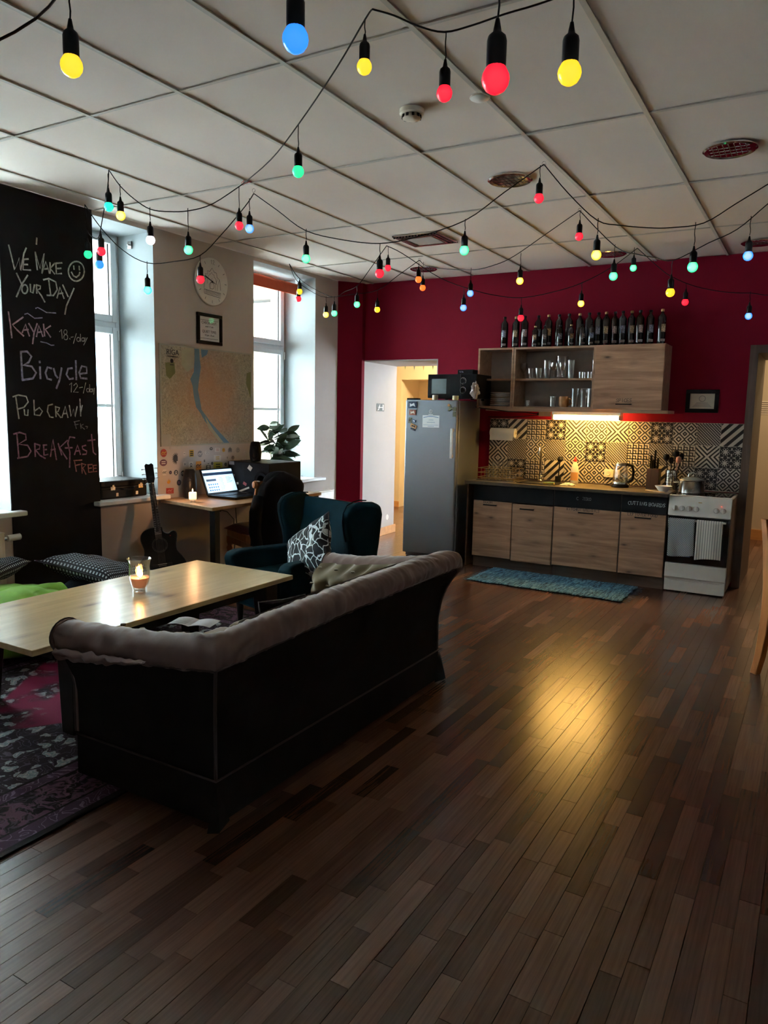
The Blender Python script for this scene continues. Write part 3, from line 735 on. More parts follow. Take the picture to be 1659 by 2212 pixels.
S_DATA = {'s12': ([[-1.482, 2.397, 2.9], [-1.536, 2.438, 2.9], [-1.804, 2.644, 2.861], [-2.237, 2.976, 2.833], [-2.672, 3.309, 2.832], [-3.25, 3.752, 2.9]], 'cable from the ceiling peak above the middle down to the red tie'), 's23': ([[-3.25, 3.752, 2.9], [-3.378, 3.618, 2.764], [-3.474, 3.516, 2.71], [-3.559, 3.427, 2.693], [-3.634, 3.349, 2.697], [-3.697, 3.282, 2.747], [-3.754, 3.222, 2.819], [-3.794, 3.18, 2.9]], 'cable sagging from the red tie to the hook above the chalkboard window'), 's14': ([[-4.579, 3.623, 2.9], [-4.451, 3.649, 2.737], [-4.278, 3.685, 2.579], [-4.084, 3.724, 2.484], [-3.877, 3.767, 2.484], [-3.675, 3.808, 2.514], [-3.509, 3.842, 2.644], [-3.34, 3.877, 2.807], [-3.28, 3.889, 2.88]], 'cable sagging low in front of the wall clock'), 's45': ([[-3.28, 3.889, 2.88], [-3.111, 3.922, 2.763], [-2.918, 3.959, 2.629], [-2.669, 4.007, 2.559], [-2.422, 4.055, 2.524], [-2.196, 4.098, 2.549], [-1.906, 4.154, 2.626], [-1.685, 4.197, 2.767], [-1.472, 4.238, 2.9]], 'cable sagging from the red tie to the peak by the chrome ceiling light'), 's5r': ([[-1.472, 4.238, 2.9], [-1.329, 4.274, 2.73], [-1.175, 4.312, 2.583], [-1.054, 4.342, 2.55], [-0.912, 4.377, 2.53], [-0.797, 4.406, 2.525], [-0.64, 4.445, 2.541], [-0.492, 4.482, 2.632], [-0.35, 4.517, 2.721], [-0.072, 4.586, 2.9]], 'cable leading from the peak by the chrome ceiling light out to the right edge'), 's86': ([[-3.334, 6.286, 2.9], [-3.169, 6.191, 2.809], [-2.635, 5.884, 2.692], [-2.351, 5.721, 2.683], [-2.15, 5.606, 2.712], [-1.845, 5.431, 2.809], [-1.56, 5.267, 2.9]], 'cable from the corner ceiling light to the peak above the bottles'), 's6r': ([[-1.56, 5.267, 2.9], [-1.279, 5.176, 2.618], [-1.115, 5.123, 2.544], [-1.012, 5.09, 2.512], [-0.886, 5.049, 2.477], [-0.683, 4.983, 2.548], [-0.523, 4.931, 2.601], [-0.37, 4.881, 2.713], [-0.112, 4.798, 2.9]], 'cable from the peak above the bottles to the right edge'), 's79': ([[-3.311, 5.642, 2.9], [-3.188, 5.706, 2.837], [-2.905, 5.853, 2.643], [-2.669, 5.975, 2.551], [-2.484, 6.072, 2.504], [-2.293, 6.171, 2.487], [-2.071, 6.286, 2.532], [-1.852, 6.4, 2.611], [-1.637, 6.512, 2.741], [-1.453, 6.607, 2.9]], 'cable sagging low before the red wall above the cabinets'), 's9r': ([[-1.453, 6.607, 2.9], [-1.29, 6.64, 2.748], [-1.179, 6.662, 2.661], [-0.999, 6.698, 2.577], [-0.791, 6.74, 2.526], [-0.59, 6.781, 2.509], [-0.33, 6.833, 2.518], [0.25, 6.95, 2.9]], 'cable crossing the dark red wall towards the right edge'), 's7w': ([[-4.554, 5.92, 2.9], [-4.42, 5.89, 2.756], [-4.194, 5.839, 2.628], [-3.941, 5.783, 2.534], [-3.799, 5.751, 2.569], [-3.645, 5.717, 2.606], [-3.493, 5.683, 2.735], [-3.311, 5.642, 2.9]], 'upper cable loop beside the orange blind'), 's8w': ([[-4.554, 5.92, 2.9], [-4.486, 5.94, 2.748], [-4.35, 5.981, 2.646], [-4.198, 6.027, 2.582], [-3.951, 6.101, 2.604], [-3.713, 6.172, 2.638], [-3.524, 6.229, 2.768], [-3.334, 6.286, 2.9]], 'lower cable loop beside the orange blind'), 's1n': ([[-1.482, 2.397, 2.9], [-1.406, 2.414, 2.87], [-1.316, 2.434, 2.823], [-1.227, 2.453, 2.793], [-1.133, 2.474, 2.802], [-1.027, 2.498, 2.823], [-0.881, 2.53, 2.846], [-0.686, 2.573, 2.9]], 'near cable with a red bulb at the top of the photo'), 's3w': ([[-3.794, 3.18, 2.9], [-3.831, 3.201, 2.824], [-3.923, 3.253, 2.74], [-4.032, 3.314, 2.656], [-4.145, 3.378, 2.587], [-4.339, 3.488, 2.631], [-4.494, 3.575, 2.701], [-4.544, 3.603, 2.805], [-4.579, 3.623, 2.9]], 'cable falling along the right side of the chalkboard'), 'n2': ([[-1.63, 0.95, 2.19], [-1.6, 1.15, 2.36], [-1.7, 1.33, 2.58], [-1.74, 1.4, 2.8], [-1.76, 1.45, 2.9]], 'thick near cable crossing the top left corner'), 'n3': ([[-1.76, 1.45, 2.9], [-1.3, 1.38, 2.7], [-1.012, 1.334, 2.52], [-0.8, 1.37, 2.47], [-0.609, 1.447, 2.42], [-0.5, 1.6, 2.55], [-0.42, 1.75, 2.9]], 'near cable above the top edge carrying a blue and a red bulb'), 'n4': ([[-0.42, 1.75, 2.9], [-0.576, 1.807, 2.6], [-0.65, 2.2, 2.72], [-0.686, 2.573, 2.9]], 'short near cable above the top edge carrying a yellow bulb')}
B_DATA = [('yellow', -1.541, 2.442, 2.74, 2.903, 0), ('green', -2.241, 2.979, 2.622, 2.83, 0), ('teal', -3.798, 3.176, 2.689, 2.879, 0), ('yellow', -3.752, 3.224, 2.644, 2.815, 1), ('white', -3.636, 3.346, 2.515, 2.697, 1), ('green', -3.482, 3.508, 2.475, 2.709, 1), ('red', -3.349, 3.827, 2.674, 2.924, 0), ('blue', -3.311, 3.883, 2.664, 2.842, 1), ('green', -4.52, 3.59, 2.552, 2.692, 0), ('red', -4.072, 3.337, 2.486, 2.609, 0), ('blue', -4.141, 3.376, 2.416, 2.584, 0), ('teal', -4.085, 3.724, 2.302, 2.484, 1), ('red', -3.674, 3.808, 2.358, 2.514, 0), ('green', -2.914, 3.96, 2.457, 2.629, 1), ('yellow', -4.406, 5.887, 2.627, 2.755, 0), ('red', -4.462, 5.947, 2.57, 2.734, 0), ('yellow', -4.196, 6.027, 2.419, 2.582, 1), ('green', -3.932, 5.781, 2.389, 2.533, 1), ('green', -3.647, 5.717, 2.444, 2.607, 1), ('yellow', -3.71, 6.173, 2.46, 2.638, 0), ('red', -2.425, 4.054, 2.346, 2.524, 0), ('red', -3.297, 5.649, 2.718, 2.889, 0), ('orange', -3.065, 5.77, 2.626, 2.763, 0), ('orange', -3.275, 6.252, 2.643, 2.873, 0), ('green', -1.906, 4.154, 2.456, 2.623, 1), ('blue', -2.672, 5.974, 2.517, 2.714, 1), ('blue', -2.72, 5.949, 2.397, 2.562, 1), ('yellow', -2.082, 5.567, 2.515, 2.709, 1), ('red', -2.287, 6.174, 2.319, 2.487, 0), ('red', -1.491, 4.234, 2.718, 2.897, 0), ('red', -1.553, 5.263, 2.727, 2.899, 0), ('yellow', -1.17, 4.313, 2.396, 2.583, 1), ('green', -1.283, 5.177, 2.429, 2.622, 1), ('green', -1.474, 6.596, 2.739, 2.896, 1), ('yellow', -1.844, 6.404, 2.444, 2.611, 1), ('yellow', -0.893, 5.051, 2.282, 2.479, 0), ('red', -1.06, 6.686, 2.45, 2.602, 0), ('green', -0.678, 4.435, 2.314, 2.534, 1), ('blue', -0.453, 4.908, 2.44, 2.649, 1), ('blue', -0.586, 6.782, 2.328, 2.509, 1), ('red', -1.221, 2.455, 2.595, 2.793, 0), ('yellow', -1.71, 1.327, 2.351, 2.58, 0), ('blue', -1.012, 1.334, 2.265, 2.52, 0), ('red', -0.609, 1.447, 2.151, 2.42, 0), ('yellow', -0.576, 1.807, 2.291, 2.6, 0)]
B_WHERE = ['yellow bulb left of the peak at the top centre', 'green bulb on the long cable before the middle ceiling tiles', 'teal bulb above the chalkboard edge', 'yellow bulb right beside the teal one near the chalkboard', 'white lit bulb before the first window reveal', 'green bulb between the white bulb and the wall clock', 'red bulb right under the red wire tie', 'blue bulb beside the red one under the wire tie', 'green bulb against the right edge of the chalkboard', 'red bulb in front of the first window pane', 'blue bulb directly below the red one at the first window', 'teal bulb hanging lowest before the first window reveal', 'red bulb in front of the wall clock', 'green bulb above the orange blind', 'yellow bulb at the end of the orange blind, partly behind the red one', 'red bulb at the end of the orange blind', 'yellow bulb before the wall strip left of the red corner', 'green bulb next to the yellow one left of the red corner', 'green bulb first on the red wall from its left corner', 'yellow bulb above the white doorway', 'larger red bulb of the pair left of the ceiling vent', 'smaller red bulb of the pair left of the ceiling vent', 'orange bulb under the corner ceiling light', 'orange bulb just right of and below the other orange one', 'green bulb on the cable right of the ceiling vent', 'blue bulb upper of the two before the red wall above the fridge', 'blue bulb lower of the two before the red wall above the fridge', 'yellow bulb above the left bottles, near the ceiling edge', 'red bulb directly in front of the left bottles', 'red bulb under the peak by the chrome ceiling light', 'red bulb under the peak above the bottles', 'bright yellow bulb right of the peak above the bottles', 'green bulb above the right bottles, lower of two', 'green bulb above the right bottles, higher of two', 'yellow bulb just above the middle of the bottle row', 'yellow bulb above the last bottle on the right', 'red bulb right of the last bottle', 'large green bulb on the right side before the ceiling edge', 'bright blue bulb at the right edge below the ceiling', 'blue bulb on the dark wall above the right doorway', 'medium red bulb at the top of the photo', 'yellow bulb in the top left corner', 'big blue bulb cut by the top edge', 'biggest red bulb at the top of the photo', 'yellow bulb at the top right']
for (c, x, y, z, zt, hot), where in zip(B_DATA, B_WHERE):
    t = make_bulb(c, hot, max(.115, zt - z))
    t.location = (x, y, z)
    if hot: t.children[0].scale = (1.06, 1.06, 1.06)
    tag(t, where, 'light bulb', 'coloured bulbs of the string lights')
def cable(name, pts, label, r=.0032):
    P = [Vector(p) for p in pts]; out = []
    for i in range(len(P) - 1):
        p0, p1, p2, p3 = P[max(0, i - 1)], P[i], P[i + 1], P[min(len(P) - 1, i + 2)]
        for k in range(4):
            s = k / 4; out.append(.5 * ((2 * p1) + (p2 - p0) * s + (2 * p0 - 5 * p1 + 4 * p2 - p3) * s * s + (3 * p1 - p0 - 3 * p2 + p3) * s ** 3))
    out.append(P[-1])
    o = obj(name, MB().tube(out, r, 6), 'black', smooth=True)
    return tag(o, label, 'cable', 'black cables of the string lights')
for k, (pts, lab) in S_DATA.items(): cable('string_light_cable', pts, lab)
# wire hooks and the red tie on the ceiling
for (x, y, z), lab, m in (((-3.25, 3.752, 2.9), 'red wire tie holding two light cables on the ceiling bar', 'redplast'), ((-1.472, 4.238, 2.9), 'thin wire hook at the string peak beside the chrome ceiling light', 'steel'), ((-1.56, 5.267, 2.9), 'thin wire hook at the string peak left of centre above the bottles', 'steel'),
                          ((-3.334, 6.286, 2.9), 'thin wire hook under the corner ceiling light', 'steel'), ((-3.28, 3.889, 2.895), 'thin wire hook next to the red wire tie', 'steel')):
    pts = [(x + .012 * math.cos(a), y, z + .004 + .012 * math.sin(a)) for a in [math.pi * 2 * q / 9 for q in range(9)]]
    b = MB().tube(pts, .0014, 5, closed=True)
    if m == 'redplast': b.tube([(x, y, z), (x + .05, y + .02, z + .012)], .002, 5).tube([(x, y, z), (x + .03, y - .03, z + .01)], .002, 5)
    tag(obj('cable_hook', b, m, smooth=True), lab, 'hook', 'hooks holding the string lights')

MAGLOC = (-1.86, 1.875, .745)
# ================================================================ SOFA (back turned to the right, seat to the windows)
XB_, YN, YFAR, XFR = -1.775, 1.885, 3.665, -2.52
def sofa_path(seg, t_, o, fr=0.0):
    "point at outward offset o on the U: seg 0 near arm, 1 back, 2 far arm"
    if seg == 0: return Vector((XFR - fr + (XB_ + o - XFR + fr) * t_, YN - o, 0))
    if seg == 1: return Vector((XB_ + o, YN - o + (YFAR + o - YN + o) * t_, 0))
    return Vector((XB_ + o + (XFR - fr - XB_ - o) * t_, YFAR + o, 0))
def crest(seg, t_):
    "height of the roll centre along the U"
    if seg == 1: return .655 + .012 * math.sin(t_ * math.pi) + (.012 if t_ > .5 else -.012) * abs(t_ - .5) * 2
    q = t_ if seg == 0 else 1 - t_
    lo = .575 if seg == 0 else .56
    return lo + (.655 - .012 - lo) * (q ** 1.6)
def sweep_sofa(prof, ns=(26, 60, 26), closed=True, pleat=0.0, capends=True, fr=0.0):
    rings = []
    for seg in range(3):
        for i in range(ns[seg] + (1 if seg == 2 else 0)):
            t_ = i / ns[seg]; c = crest(seg, t_); ring = []
            for j, (o, z, rel) in enumerate(prof):
                zz = z + (c - .655) * rel
                oo = o
                if pleat and rel == 1:
                    a = noise.noise(Vector((seg * 9.1 + t_ * (34 if seg == 1 else 14), j * .35, 2))) + .5 * noise.noise(Vector((seg * 5 + t_ * (85 if seg == 1 else 38), j * .7, 7)))
                    k = 1 + pleat * a / .085; cx, cz = .034, c + .017
                    oo = cx + (o - cx) * k; zz = cz + (zz - cz) * k
                p = sofa_path(seg, t_, oo, fr); ring.append((p.x, p.y, zz))
            rings.append(ring)
    n = len(prof); b = MB(); vs = [p for r_ in rings for p in r_]; fs = []
    for i in range(len(rings) - 1):
        for j in range(n if closed else n - 1):
            k = (j + 1) % n; fs.append((i * n + j, i * n + k, (i + 1) * n + k, (i + 1) * n + j))
    if capends and closed: fs += [tuple(range(n)), tuple(range((len(rings) - 1) * n, len(rings) * n))[::-1]]
    return b.add(vs, fs)
sofa = thing('sofa', 'long taupe velvet sofa seen from behind beside the pine coffee table', 'sofa', (0, 0, 0))
# outer shell: straight below, flaring out under the roll
prof = [(0, .17, 0), (.0, .30, 0), (.002, .38, .3), (.012, .46, .6), (.030, .53, 1), (.055, .585, 1), (.082, .630, 1), (.075, .655, 1), (.02, .66, 1), (-.05, .64, 1), (-.15, .58, 1), (-.165, .42, .5), (-.15, .25, 0), (-.15, .17, 0)]
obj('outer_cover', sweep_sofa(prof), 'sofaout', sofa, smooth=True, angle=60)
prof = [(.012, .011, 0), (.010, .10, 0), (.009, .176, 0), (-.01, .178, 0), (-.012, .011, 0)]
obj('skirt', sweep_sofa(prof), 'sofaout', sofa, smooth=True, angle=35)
# padded roll along the crest
cr = [(.034 + .068 * math.cos(a) * (1.0 if math.cos(a) > 0 else 1.35), .672 + .066 * math.sin(a), 1) for a in [R(-35) + (R(300)) * k / 19 for k in range(20)]]
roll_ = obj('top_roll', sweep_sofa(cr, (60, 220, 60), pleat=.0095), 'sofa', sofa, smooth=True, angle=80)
# piping seams
def pipe(o, z, rel, name='piping', r=.0045, dz=0):
    pts = []
    for seg, n in ((0, 14), (1, 30), (2, 14)):
        for i in range(n):
            t_ = i / n; p = sofa_path(seg, t_, o); pts.append((p.x, p.y, z + (crest(seg, t_) - .655) * rel))
    p = sofa_path(2, 1, o); pts.append((p.x, p.y, z + (crest(2, 1) - .655) * rel))
    obj(name, MB().tube(pts, r, 6), 'piping', sofa, smooth=True)
pipe(.092, .640, 1); pipe(.013, .180, 0)
for yy, s in ((YN, -1), (YFAR, 1)):
    pts = [(XB_ + o + .002, yy + s * (o + .002), z) for o, z in ((.003, .18), (.001, .36), (.012, .46), (.032, .53), (.057, .585), (.084, .628))]
    obj('piping', MB().tube(pts, .0065, 6), 'piping', sofa, smooth=True)
    # loose skirt pleat at the corner
    b = MB().add([(XB_ + .018, yy + s * .014, .17), (XB_ + .05, yy + s * .035, .006), (XB_ + .012, yy + s * .06, .006)], [(0, 1, 2)])
    b.add([(XB_ + .014, yy + s * .010, .17), (XB_ + .02, yy - s * .05, .006), (XB_ + .045, yy + s * .03, .006)], [(0, 1, 2)])
    obj('skirt_pleat', b, 'sofaout', sofa)
# front faces of the arms with scroll and piping
for yy, s, seg, t_ in ((YN, -1, 0, 0), (YFAR, 1, 2, 1)):
    c = crest(seg, t_)
    lobe = [(.030 + .072 * math.cos(a), c + .017 + .069 * math.sin(a)) for a in [R(-40) + R(285) * k / 18 for k in range(19)]]
    out = [(0, .18), (0, .38), (.014, .45), (.035, c - .08)] + lobe + [(-.06, c - .10), (-.13, c - .2), (-.13, .18)]
    b = MB().prism([(yy + s * o, z) for o, z in out], .016, 'x', XFR - .018)
    obj('arm_front', b, 'sofa', sofa, bevel=.003)
    obj('piping', MB().tube([(XFR - .02, yy + s * o, z) for o, z in out], .0045, 6), 'piping', sofa, smooth=True)
# frame base and inside
obj('base', MB().box((XFR + .01, YN + .02, .05), (XB_ - .03, YFAR - .02, .30)), 'sofaout', sofa, bevel=.02)
for k in range(2):
    y0 = YN + .14 + k * .755; b = MB().box((XFR - .03, y0, .29), (XB_ - .14, y0 + .745, .42)); obj('seat_cushion', b, 'sofaol', sofa, bevel=.045, seg=4)
# tufted inner padding with buttons
def inner(seg, name):
    nt_ = 10 if seg == 1 else 4
    def f(u, v_):
        t_ = .09 + u * .84 if seg == 1 else .02 + u * .80
        if seg == 2: t_ = 1 - t_
        c = crest(seg, t_); z = .40 + v_ * (c + .045 - .40)
        o = -.165 - .055 * math.sin(v_ * math.pi * .95) + .10 * max(0, v_ - .55) ** 1.2 * 2
        for r_, zz in ((0, .50), (1, .60)):
            for q in range(nt_ + 1):
                uc = (q + .5 * r_) / nt_; L = 1.55 if seg == 1 else .6
                d = math.hypot((u - uc) * L, z - zz); o += .045 * math.exp(-(d / .042) ** 2)
        p = sofa_path(seg, t_, o); return (p.x, p.y, z)
    n = 90 if seg == 1 else 44
    pd = obj(name, MB().grid(f, n, 22), 'sofaol', sofa, smooth=True, angle=80)
    for r_, zz in ((0, .50), (1, .60)):
        for q in range(nt_ + (1 - r_)):
            uc = (q + .5 * r_) / nt_; t_ = .09 + uc * .84 if seg == 1 else .02 + uc * .80
            if seg == 2: t_ = 1 - t_
            p = sofa_path(seg, t_, -.180); b = MB().lathe([(.001, -.006), (.011, -.004), (.013, 0), (.011, .004), (.001, .006)], 10, (p.x, p.y, zz))
            obj('button', b, 'sofaol', pd, smooth=True)
inner(1, 'back_padding'); inner(2, 'arm_padding'); inner(0, 'arm_padding')
# torn flap of lining under the near arm roll
def flap(u, v_):
    x = XFR + .03 + u * .50; w_ = .030 * math.sin(u * math.pi) ** .5 + .035 * (1 - u) ** 2
    n_ = noise.noise(Vector((u * 11, v_ * 2, 3)))
    return (x, YN - .115 - .016 * math.sin(v_ * math.pi) - .012 * n_, .565 + .04 * u - v_ * w_ - .012 * n_ + .008)
obj('torn_lining', MB().grid(flap, 60, 8), 'sofa', sofa, smooth=True, angle=90)

# magazines lying on the near arm
t = thing('magazine', 'open white magazine lying on the sofa arm corner', 'magazine', MAGLOC, R(18), scale=(.62, .5, .6))
def pg(s): return MB().grid(lambda u, v_: (s * u * .13, -.09 + v_ * .18, .006 + .012 * math.sin(u * math.pi * .9)), 8, 2)
obj('page', pg(-1), 'paper', t, smooth=True); obj('page', pg(1), 'paper', t, smooth=True)
b = MB(); [b.ribbon([(-.115 + 0 * k, -.07 + .02 * k, .0195), (-.02, -.07 + .02 * k, .017)], .004, (0, 0, 1)) for k in range(7)]
obj('printed_lines', b, 'ink', t)
def pillow(name, w_, h_, th, m, parent, nu=26, wob=.0, seed=0):
    vs = []; fs = []; uvs = []
    for s in (1, -1):
        for i in range(nu):
            for j in range(nu):
                u, v_ = i / (nu - 1) * 2 - 1, j / (nu - 1) * 2 - 1
                k = (max(0, 1 - abs(u) ** 3.2) * max(0, 1 - abs(v_) ** 3.2)) ** .55
                pin = 1 - .07 * (1 - abs(u)) * abs(v_) ** 2; pin2 = 1 - .07 * (1 - abs(v_)) * abs(u) ** 2
                z = s * th / 2 * k + wob * noise.noise(Vector((u * 2 + seed, v_ * 2, s))) * k
                vs.append((u * w_ / 2 * pin2, v_ * h_ / 2 * pin, z)); uvs.append((u * .5 + .5, v_ * .5 + .5))
    for q in (0, 1):
        o_ = q * nu * nu
        for i in range(nu - 1):
            for j in range(nu - 1):
                a = o_ + i * nu + j; f = (a, a + nu, a + nu + 1, a + 1); fs.append(f if q == 0 else f[::-1])
    me = D.meshes.new(name); me.from_pydata(vs, [], fs); me.materials.append(M[m])
    ul = me.uv_layers.new(name='UVMap')
    for l in me.loops: ul.data[l.index].uv = uvs[l.vertex_index]
    bm = bmesh.new(); bm.from_mesh(me); bmesh.ops.remove_doubles(bm, verts=bm.verts, dist=.0008); bm.to_mesh(me); bm.free()
    for p in me.polygons: p.use_smooth = True
    o = D.objects.new(name, me); COL.objects.link(o); o.parent = parent; return o
def edge_piping(w_, h_, m, parent, r=.004):
    pts = []
    for k in range(40):
        a = k / 40 * 4; s = int(a); f = (a - s) * 2 - 1
        x, y = [(f, -1), (1, f), (-f, 1), (-1, -f)][s]
        pin = 1 - .07 * (1 - abs(x)) * abs(y) ** 2; pin2 = 1 - .07 * (1 - abs(y)) * abs(x) ** 2
        pts.append((x * w_ / 2 * pin2, y * h_ / 2 * pin, 0))
    return obj('piping', MB().tube(pts, r, 5, closed=True), m, parent, smooth=True)
t = thing('cushion', 'small dark cushion with pale piping standing on the sofa seat', 'cushion', (-2.15, 2.76, .50), 0)
t.rotation_euler = (R(82), 0, R(70)); pillow('cover', .26, .22, .10, 'jacket', t); edge_piping(.26, .22, 'chalkgrey', t)

# ================================================================ CARPET, COFFEE TABLE
rug = obj('carpet', MB().box((-2.0, 0, 0), (0, 3.08, .009)), 'carpet', origin=None, bevel=.002); rug.location = (-2.235, 1.13, .0005)
tag(rug, 'oriental carpet in crimson and dark purple under the coffee table', 'carpet')
tb = thing('coffee_table', 'long low pine coffee table with splayed black legs', 'table', (0, 0, 0))
TX0, TX1, TY0, TY1, TZ = -3.615, -2.795, 1.875, 3.68, .475
b = MB()
obj('tabletop', b.box((TX0, TY0, TZ - .028), (TX1, TY1, TZ)), 'tabletop', tb, bevel=.003)
b = MB(); i_ = .12
b.box((TX0 + i_, TY0 + .2, TZ - .11), (TX0 + i_ + .02, TY1 - .2, TZ - .029)); b.box((TX1 - i_ - .02, TY0 + .2, TZ - .11), (TX1 - i_, TY1 - .2, TZ - .029))
b.box((TX0 + i_, TY0 + .18, TZ - .11), (TX1 - i_, TY0 + .2, TZ - .029)); b.box((TX0 + i_, TY1 - .2, TZ - .11), (TX1 - i_, TY1 - .18, TZ - .029))
obj('apron', b, 'darkwood', tb)
for sx, sy, x, y in ((-1, -1, TX0 + .085, TY0 + .27), (1, -1, TX1 - .085, TY0 + .27), (-1, 1, TX0 + .09, TY1 - .17), (1, 1, TX1 - .09, TY1 - .17)):
    a, c = .056, .040; dx, dy = sx * .012, sy * .02
    vs = [(x - c + dx, y - c + dy, .010), (x + c + dx, y - c + dy, .010), (x + c + dx, y + c + dy, .010), (x - c + dx, y + c + dy, .010), (x - a, y - a, TZ - .029), (x + a, y - a, TZ - .029), (x + a, y + a, TZ - .029), (x - a, y + a, TZ - .029)]
    obj('leg', MB().add(vs, [(0, 3, 2, 1), (4, 5, 6, 7), (0, 1, 5, 4), (1, 2, 6, 5), (2, 3, 7, 6), (3, 0, 4, 7)]), 'darkwood', tb, bevel=.004)
t = thing('glass_candle_holder', 'clear glass candle holder with burning salmon candle on the coffee table', 'candle', (-3.225, 2.835, TZ + .001), scale=(1.12, 1.12, 1.34))
GP = [(.001, .003), (.030, .003), (.034, .0), (.036, .006), (.033, .014), (.043, .032), (.050, .060), (.0515, .090), (.050, .110), (.055, .133), (.060, .143)]
GI = [(.0575, .143), (.0525, .131), (.0475, .110), (.049, .090), (.0475, .062), (.041, .036), (.030, .020), (.001, .017)]
lathe_obj('glass', GP + GI, 'glass', t, seg=36, angle=60)
lathe_obj('wax', [(.001, .018), (.030, .021), (.0405, .037), (.0465, .058), (.0468, .062), (.02, .060), (.001, .061)], 'wax', t, seg=28)
for k, (x, y, h) in enumerate(((-.012, .004, .045), (.010, -.006, .05), (.003, .012, .03))):
    lathe_obj('flame', [(.001, 0), (.0055, .008), (.0065, .016), (.004, h * .6), (.001, h)], 'flame', t, c=(x, y, .064), seg=10)
    cyl('wick', (x, y, .060), (x, y, .069), .0012, 'ink', t, 6)
light('candle_glow', 'POINT', (-3.225, 2.835, TZ + .115), 1.5, (1, .5, .18), .012)

# ================================================================ BEANBAGS AND THEIR CUSHIONS
def blob(name, m, parent, rx, ry, h, seed, wr=.10, n=48):
    def f(u, v_):
        a = u * 2 * math.pi; p = (v_ - .0) * math.pi
        r_ = math.sin(p) ** .75; z = -math.cos(p)
        d = Vector((math.cos(a) * r_, math.sin(a) * r_, z))
        k = 1 + wr * noise.noise(d * 1.7 + Vector((seed, 0, 0))) + wr * .5 * noise.noise(Vector((d.x * 5, d.y * 5, d.z * 2 + seed)))
        return (d.x * rx * k, d.y * ry * k, h / 2 + h / 2 * (z if z > 0 else z) * (k if z > 0 else 1))
    return obj(name, MB().grid(f, n, 30, wrapu=True), m, parent, smooth=True, angle=90)
t = thing('beanbag', 'navy blue beanbag under a dotted cushion against the blackboard', 'beanbag', (-4.12, 3.43, .010)); blob('cover', 'bluecloth', t, .42, .38, .36, 3)
obj('seam', MB().tube([(.40 * math.cos(a) * 1.01, .0 + .02 * math.sin(a), .18 + .17 * math.sin(a)) for a in [R(q) for q in range(10, 171, 16)]], .003, 5), 'ink', t, smooth=True)
t = thing('beanbag', 'lime green beanbag behind the coffee table at the left edge', 'beanbag', (-4.14, 2.66, .010)); blob('cover', 'greencloth', t, .36, .38, .40, 11, .14)
def fold(u, v_):
    return (-.10 + u * .36, -.30 + v_ * .62 , .37 - .16 * u * u + .05 * math.sin(u * 3.0) + .02 * noise.noise(Vector((u * 4, v_ * 5, 1))) - .05 * abs(v_ - .5))
obj('folded_flap', MB().grid(fold, 18, 22), 'greencloth', t, smooth=True, angle=90)
t = thing('cushion', 'black cushion with white dots on the blue beanbag', 'cushion', (-4.10, 3.24, .425)); t.rotation_euler = (R(-9), R(8), R(12)); pillow('cover', .56, .44, .15, 'dots', t, wob=.03); edge_piping(.60, .46, 'ink', t)
t = thing('cushion', 'dotted dark cushion on the green beanbag cut by the left edge', 'cushion', (-4.50, 2.74, .455)); t.rotation_euler = (R(5), R(-6), R(20)); pillow('cover', .36, .36, .12, 'dots', t, wob=.02); edge_piping(.36, .36, 'ink', t)

# ================================================================ RADIATOR UNDER THE LEFT WINDOW
t = thing('radiator', 'white panel radiator under the left edge window', 'radiator', (XL, 0, 0))
b = MB(); b.box((.05, 1.95, .12), (.10, 2.93, .655)); obj('panel', b, 'cream', t, bevel=.008)
b = MB(); [b.box((.10, 2.0 + k * .04, .17), (.106, 2.02 + k * .04, .61)) for k in range(23)]; obj('ribs', b, 'cream', t, bevel=.002)
obj('top_grille', MB().box((.02, 1.95, .655), (.102, 2.93, .665)), 'cream', t, bevel=.002)
obj('bracket', MB().box((.001, 2.2, .3), (.05, 2.24, .6)).box((.001, 2.7, .3), (.05, 2.74, .6)), 'cream', t)
cyl('valve_head', (.085, 2.955, .62), (.085, 3.045, .622), .022, 'white', t, 16); cyl('valve_body', (.085, 2.93, .62), (.085, 2.958, .62), .012, 'chrome', t)
cyl('feed_pipe', (.07, 2.95, .12), (.07, 2.95, .0), .008, 'white', t)
t = thing('radiator', 'white radiator top just visible under the plant window behind the wing chair', 'radiator', (XL, 0, 0))
obj('panel', MB().box((.04, 5.85, .12), (.10, 6.80, .635)), 'cream', t, bevel=.008); obj('top_grille', MB().box((.02, 5.85, .635), (.102, 6.80, .647)), 'cream', t, bevel=.002)
obj('bracket', MB().box((.001, 6.0, .3), (.04, 6.04, .6)).box((.001, 6.6, .3), (.04, 6.64, .6)), 'cream', t)
cyl('feed_pipe', (.07, 6.75, .12), (.07, 6.75, .0), .008, 'white', t)

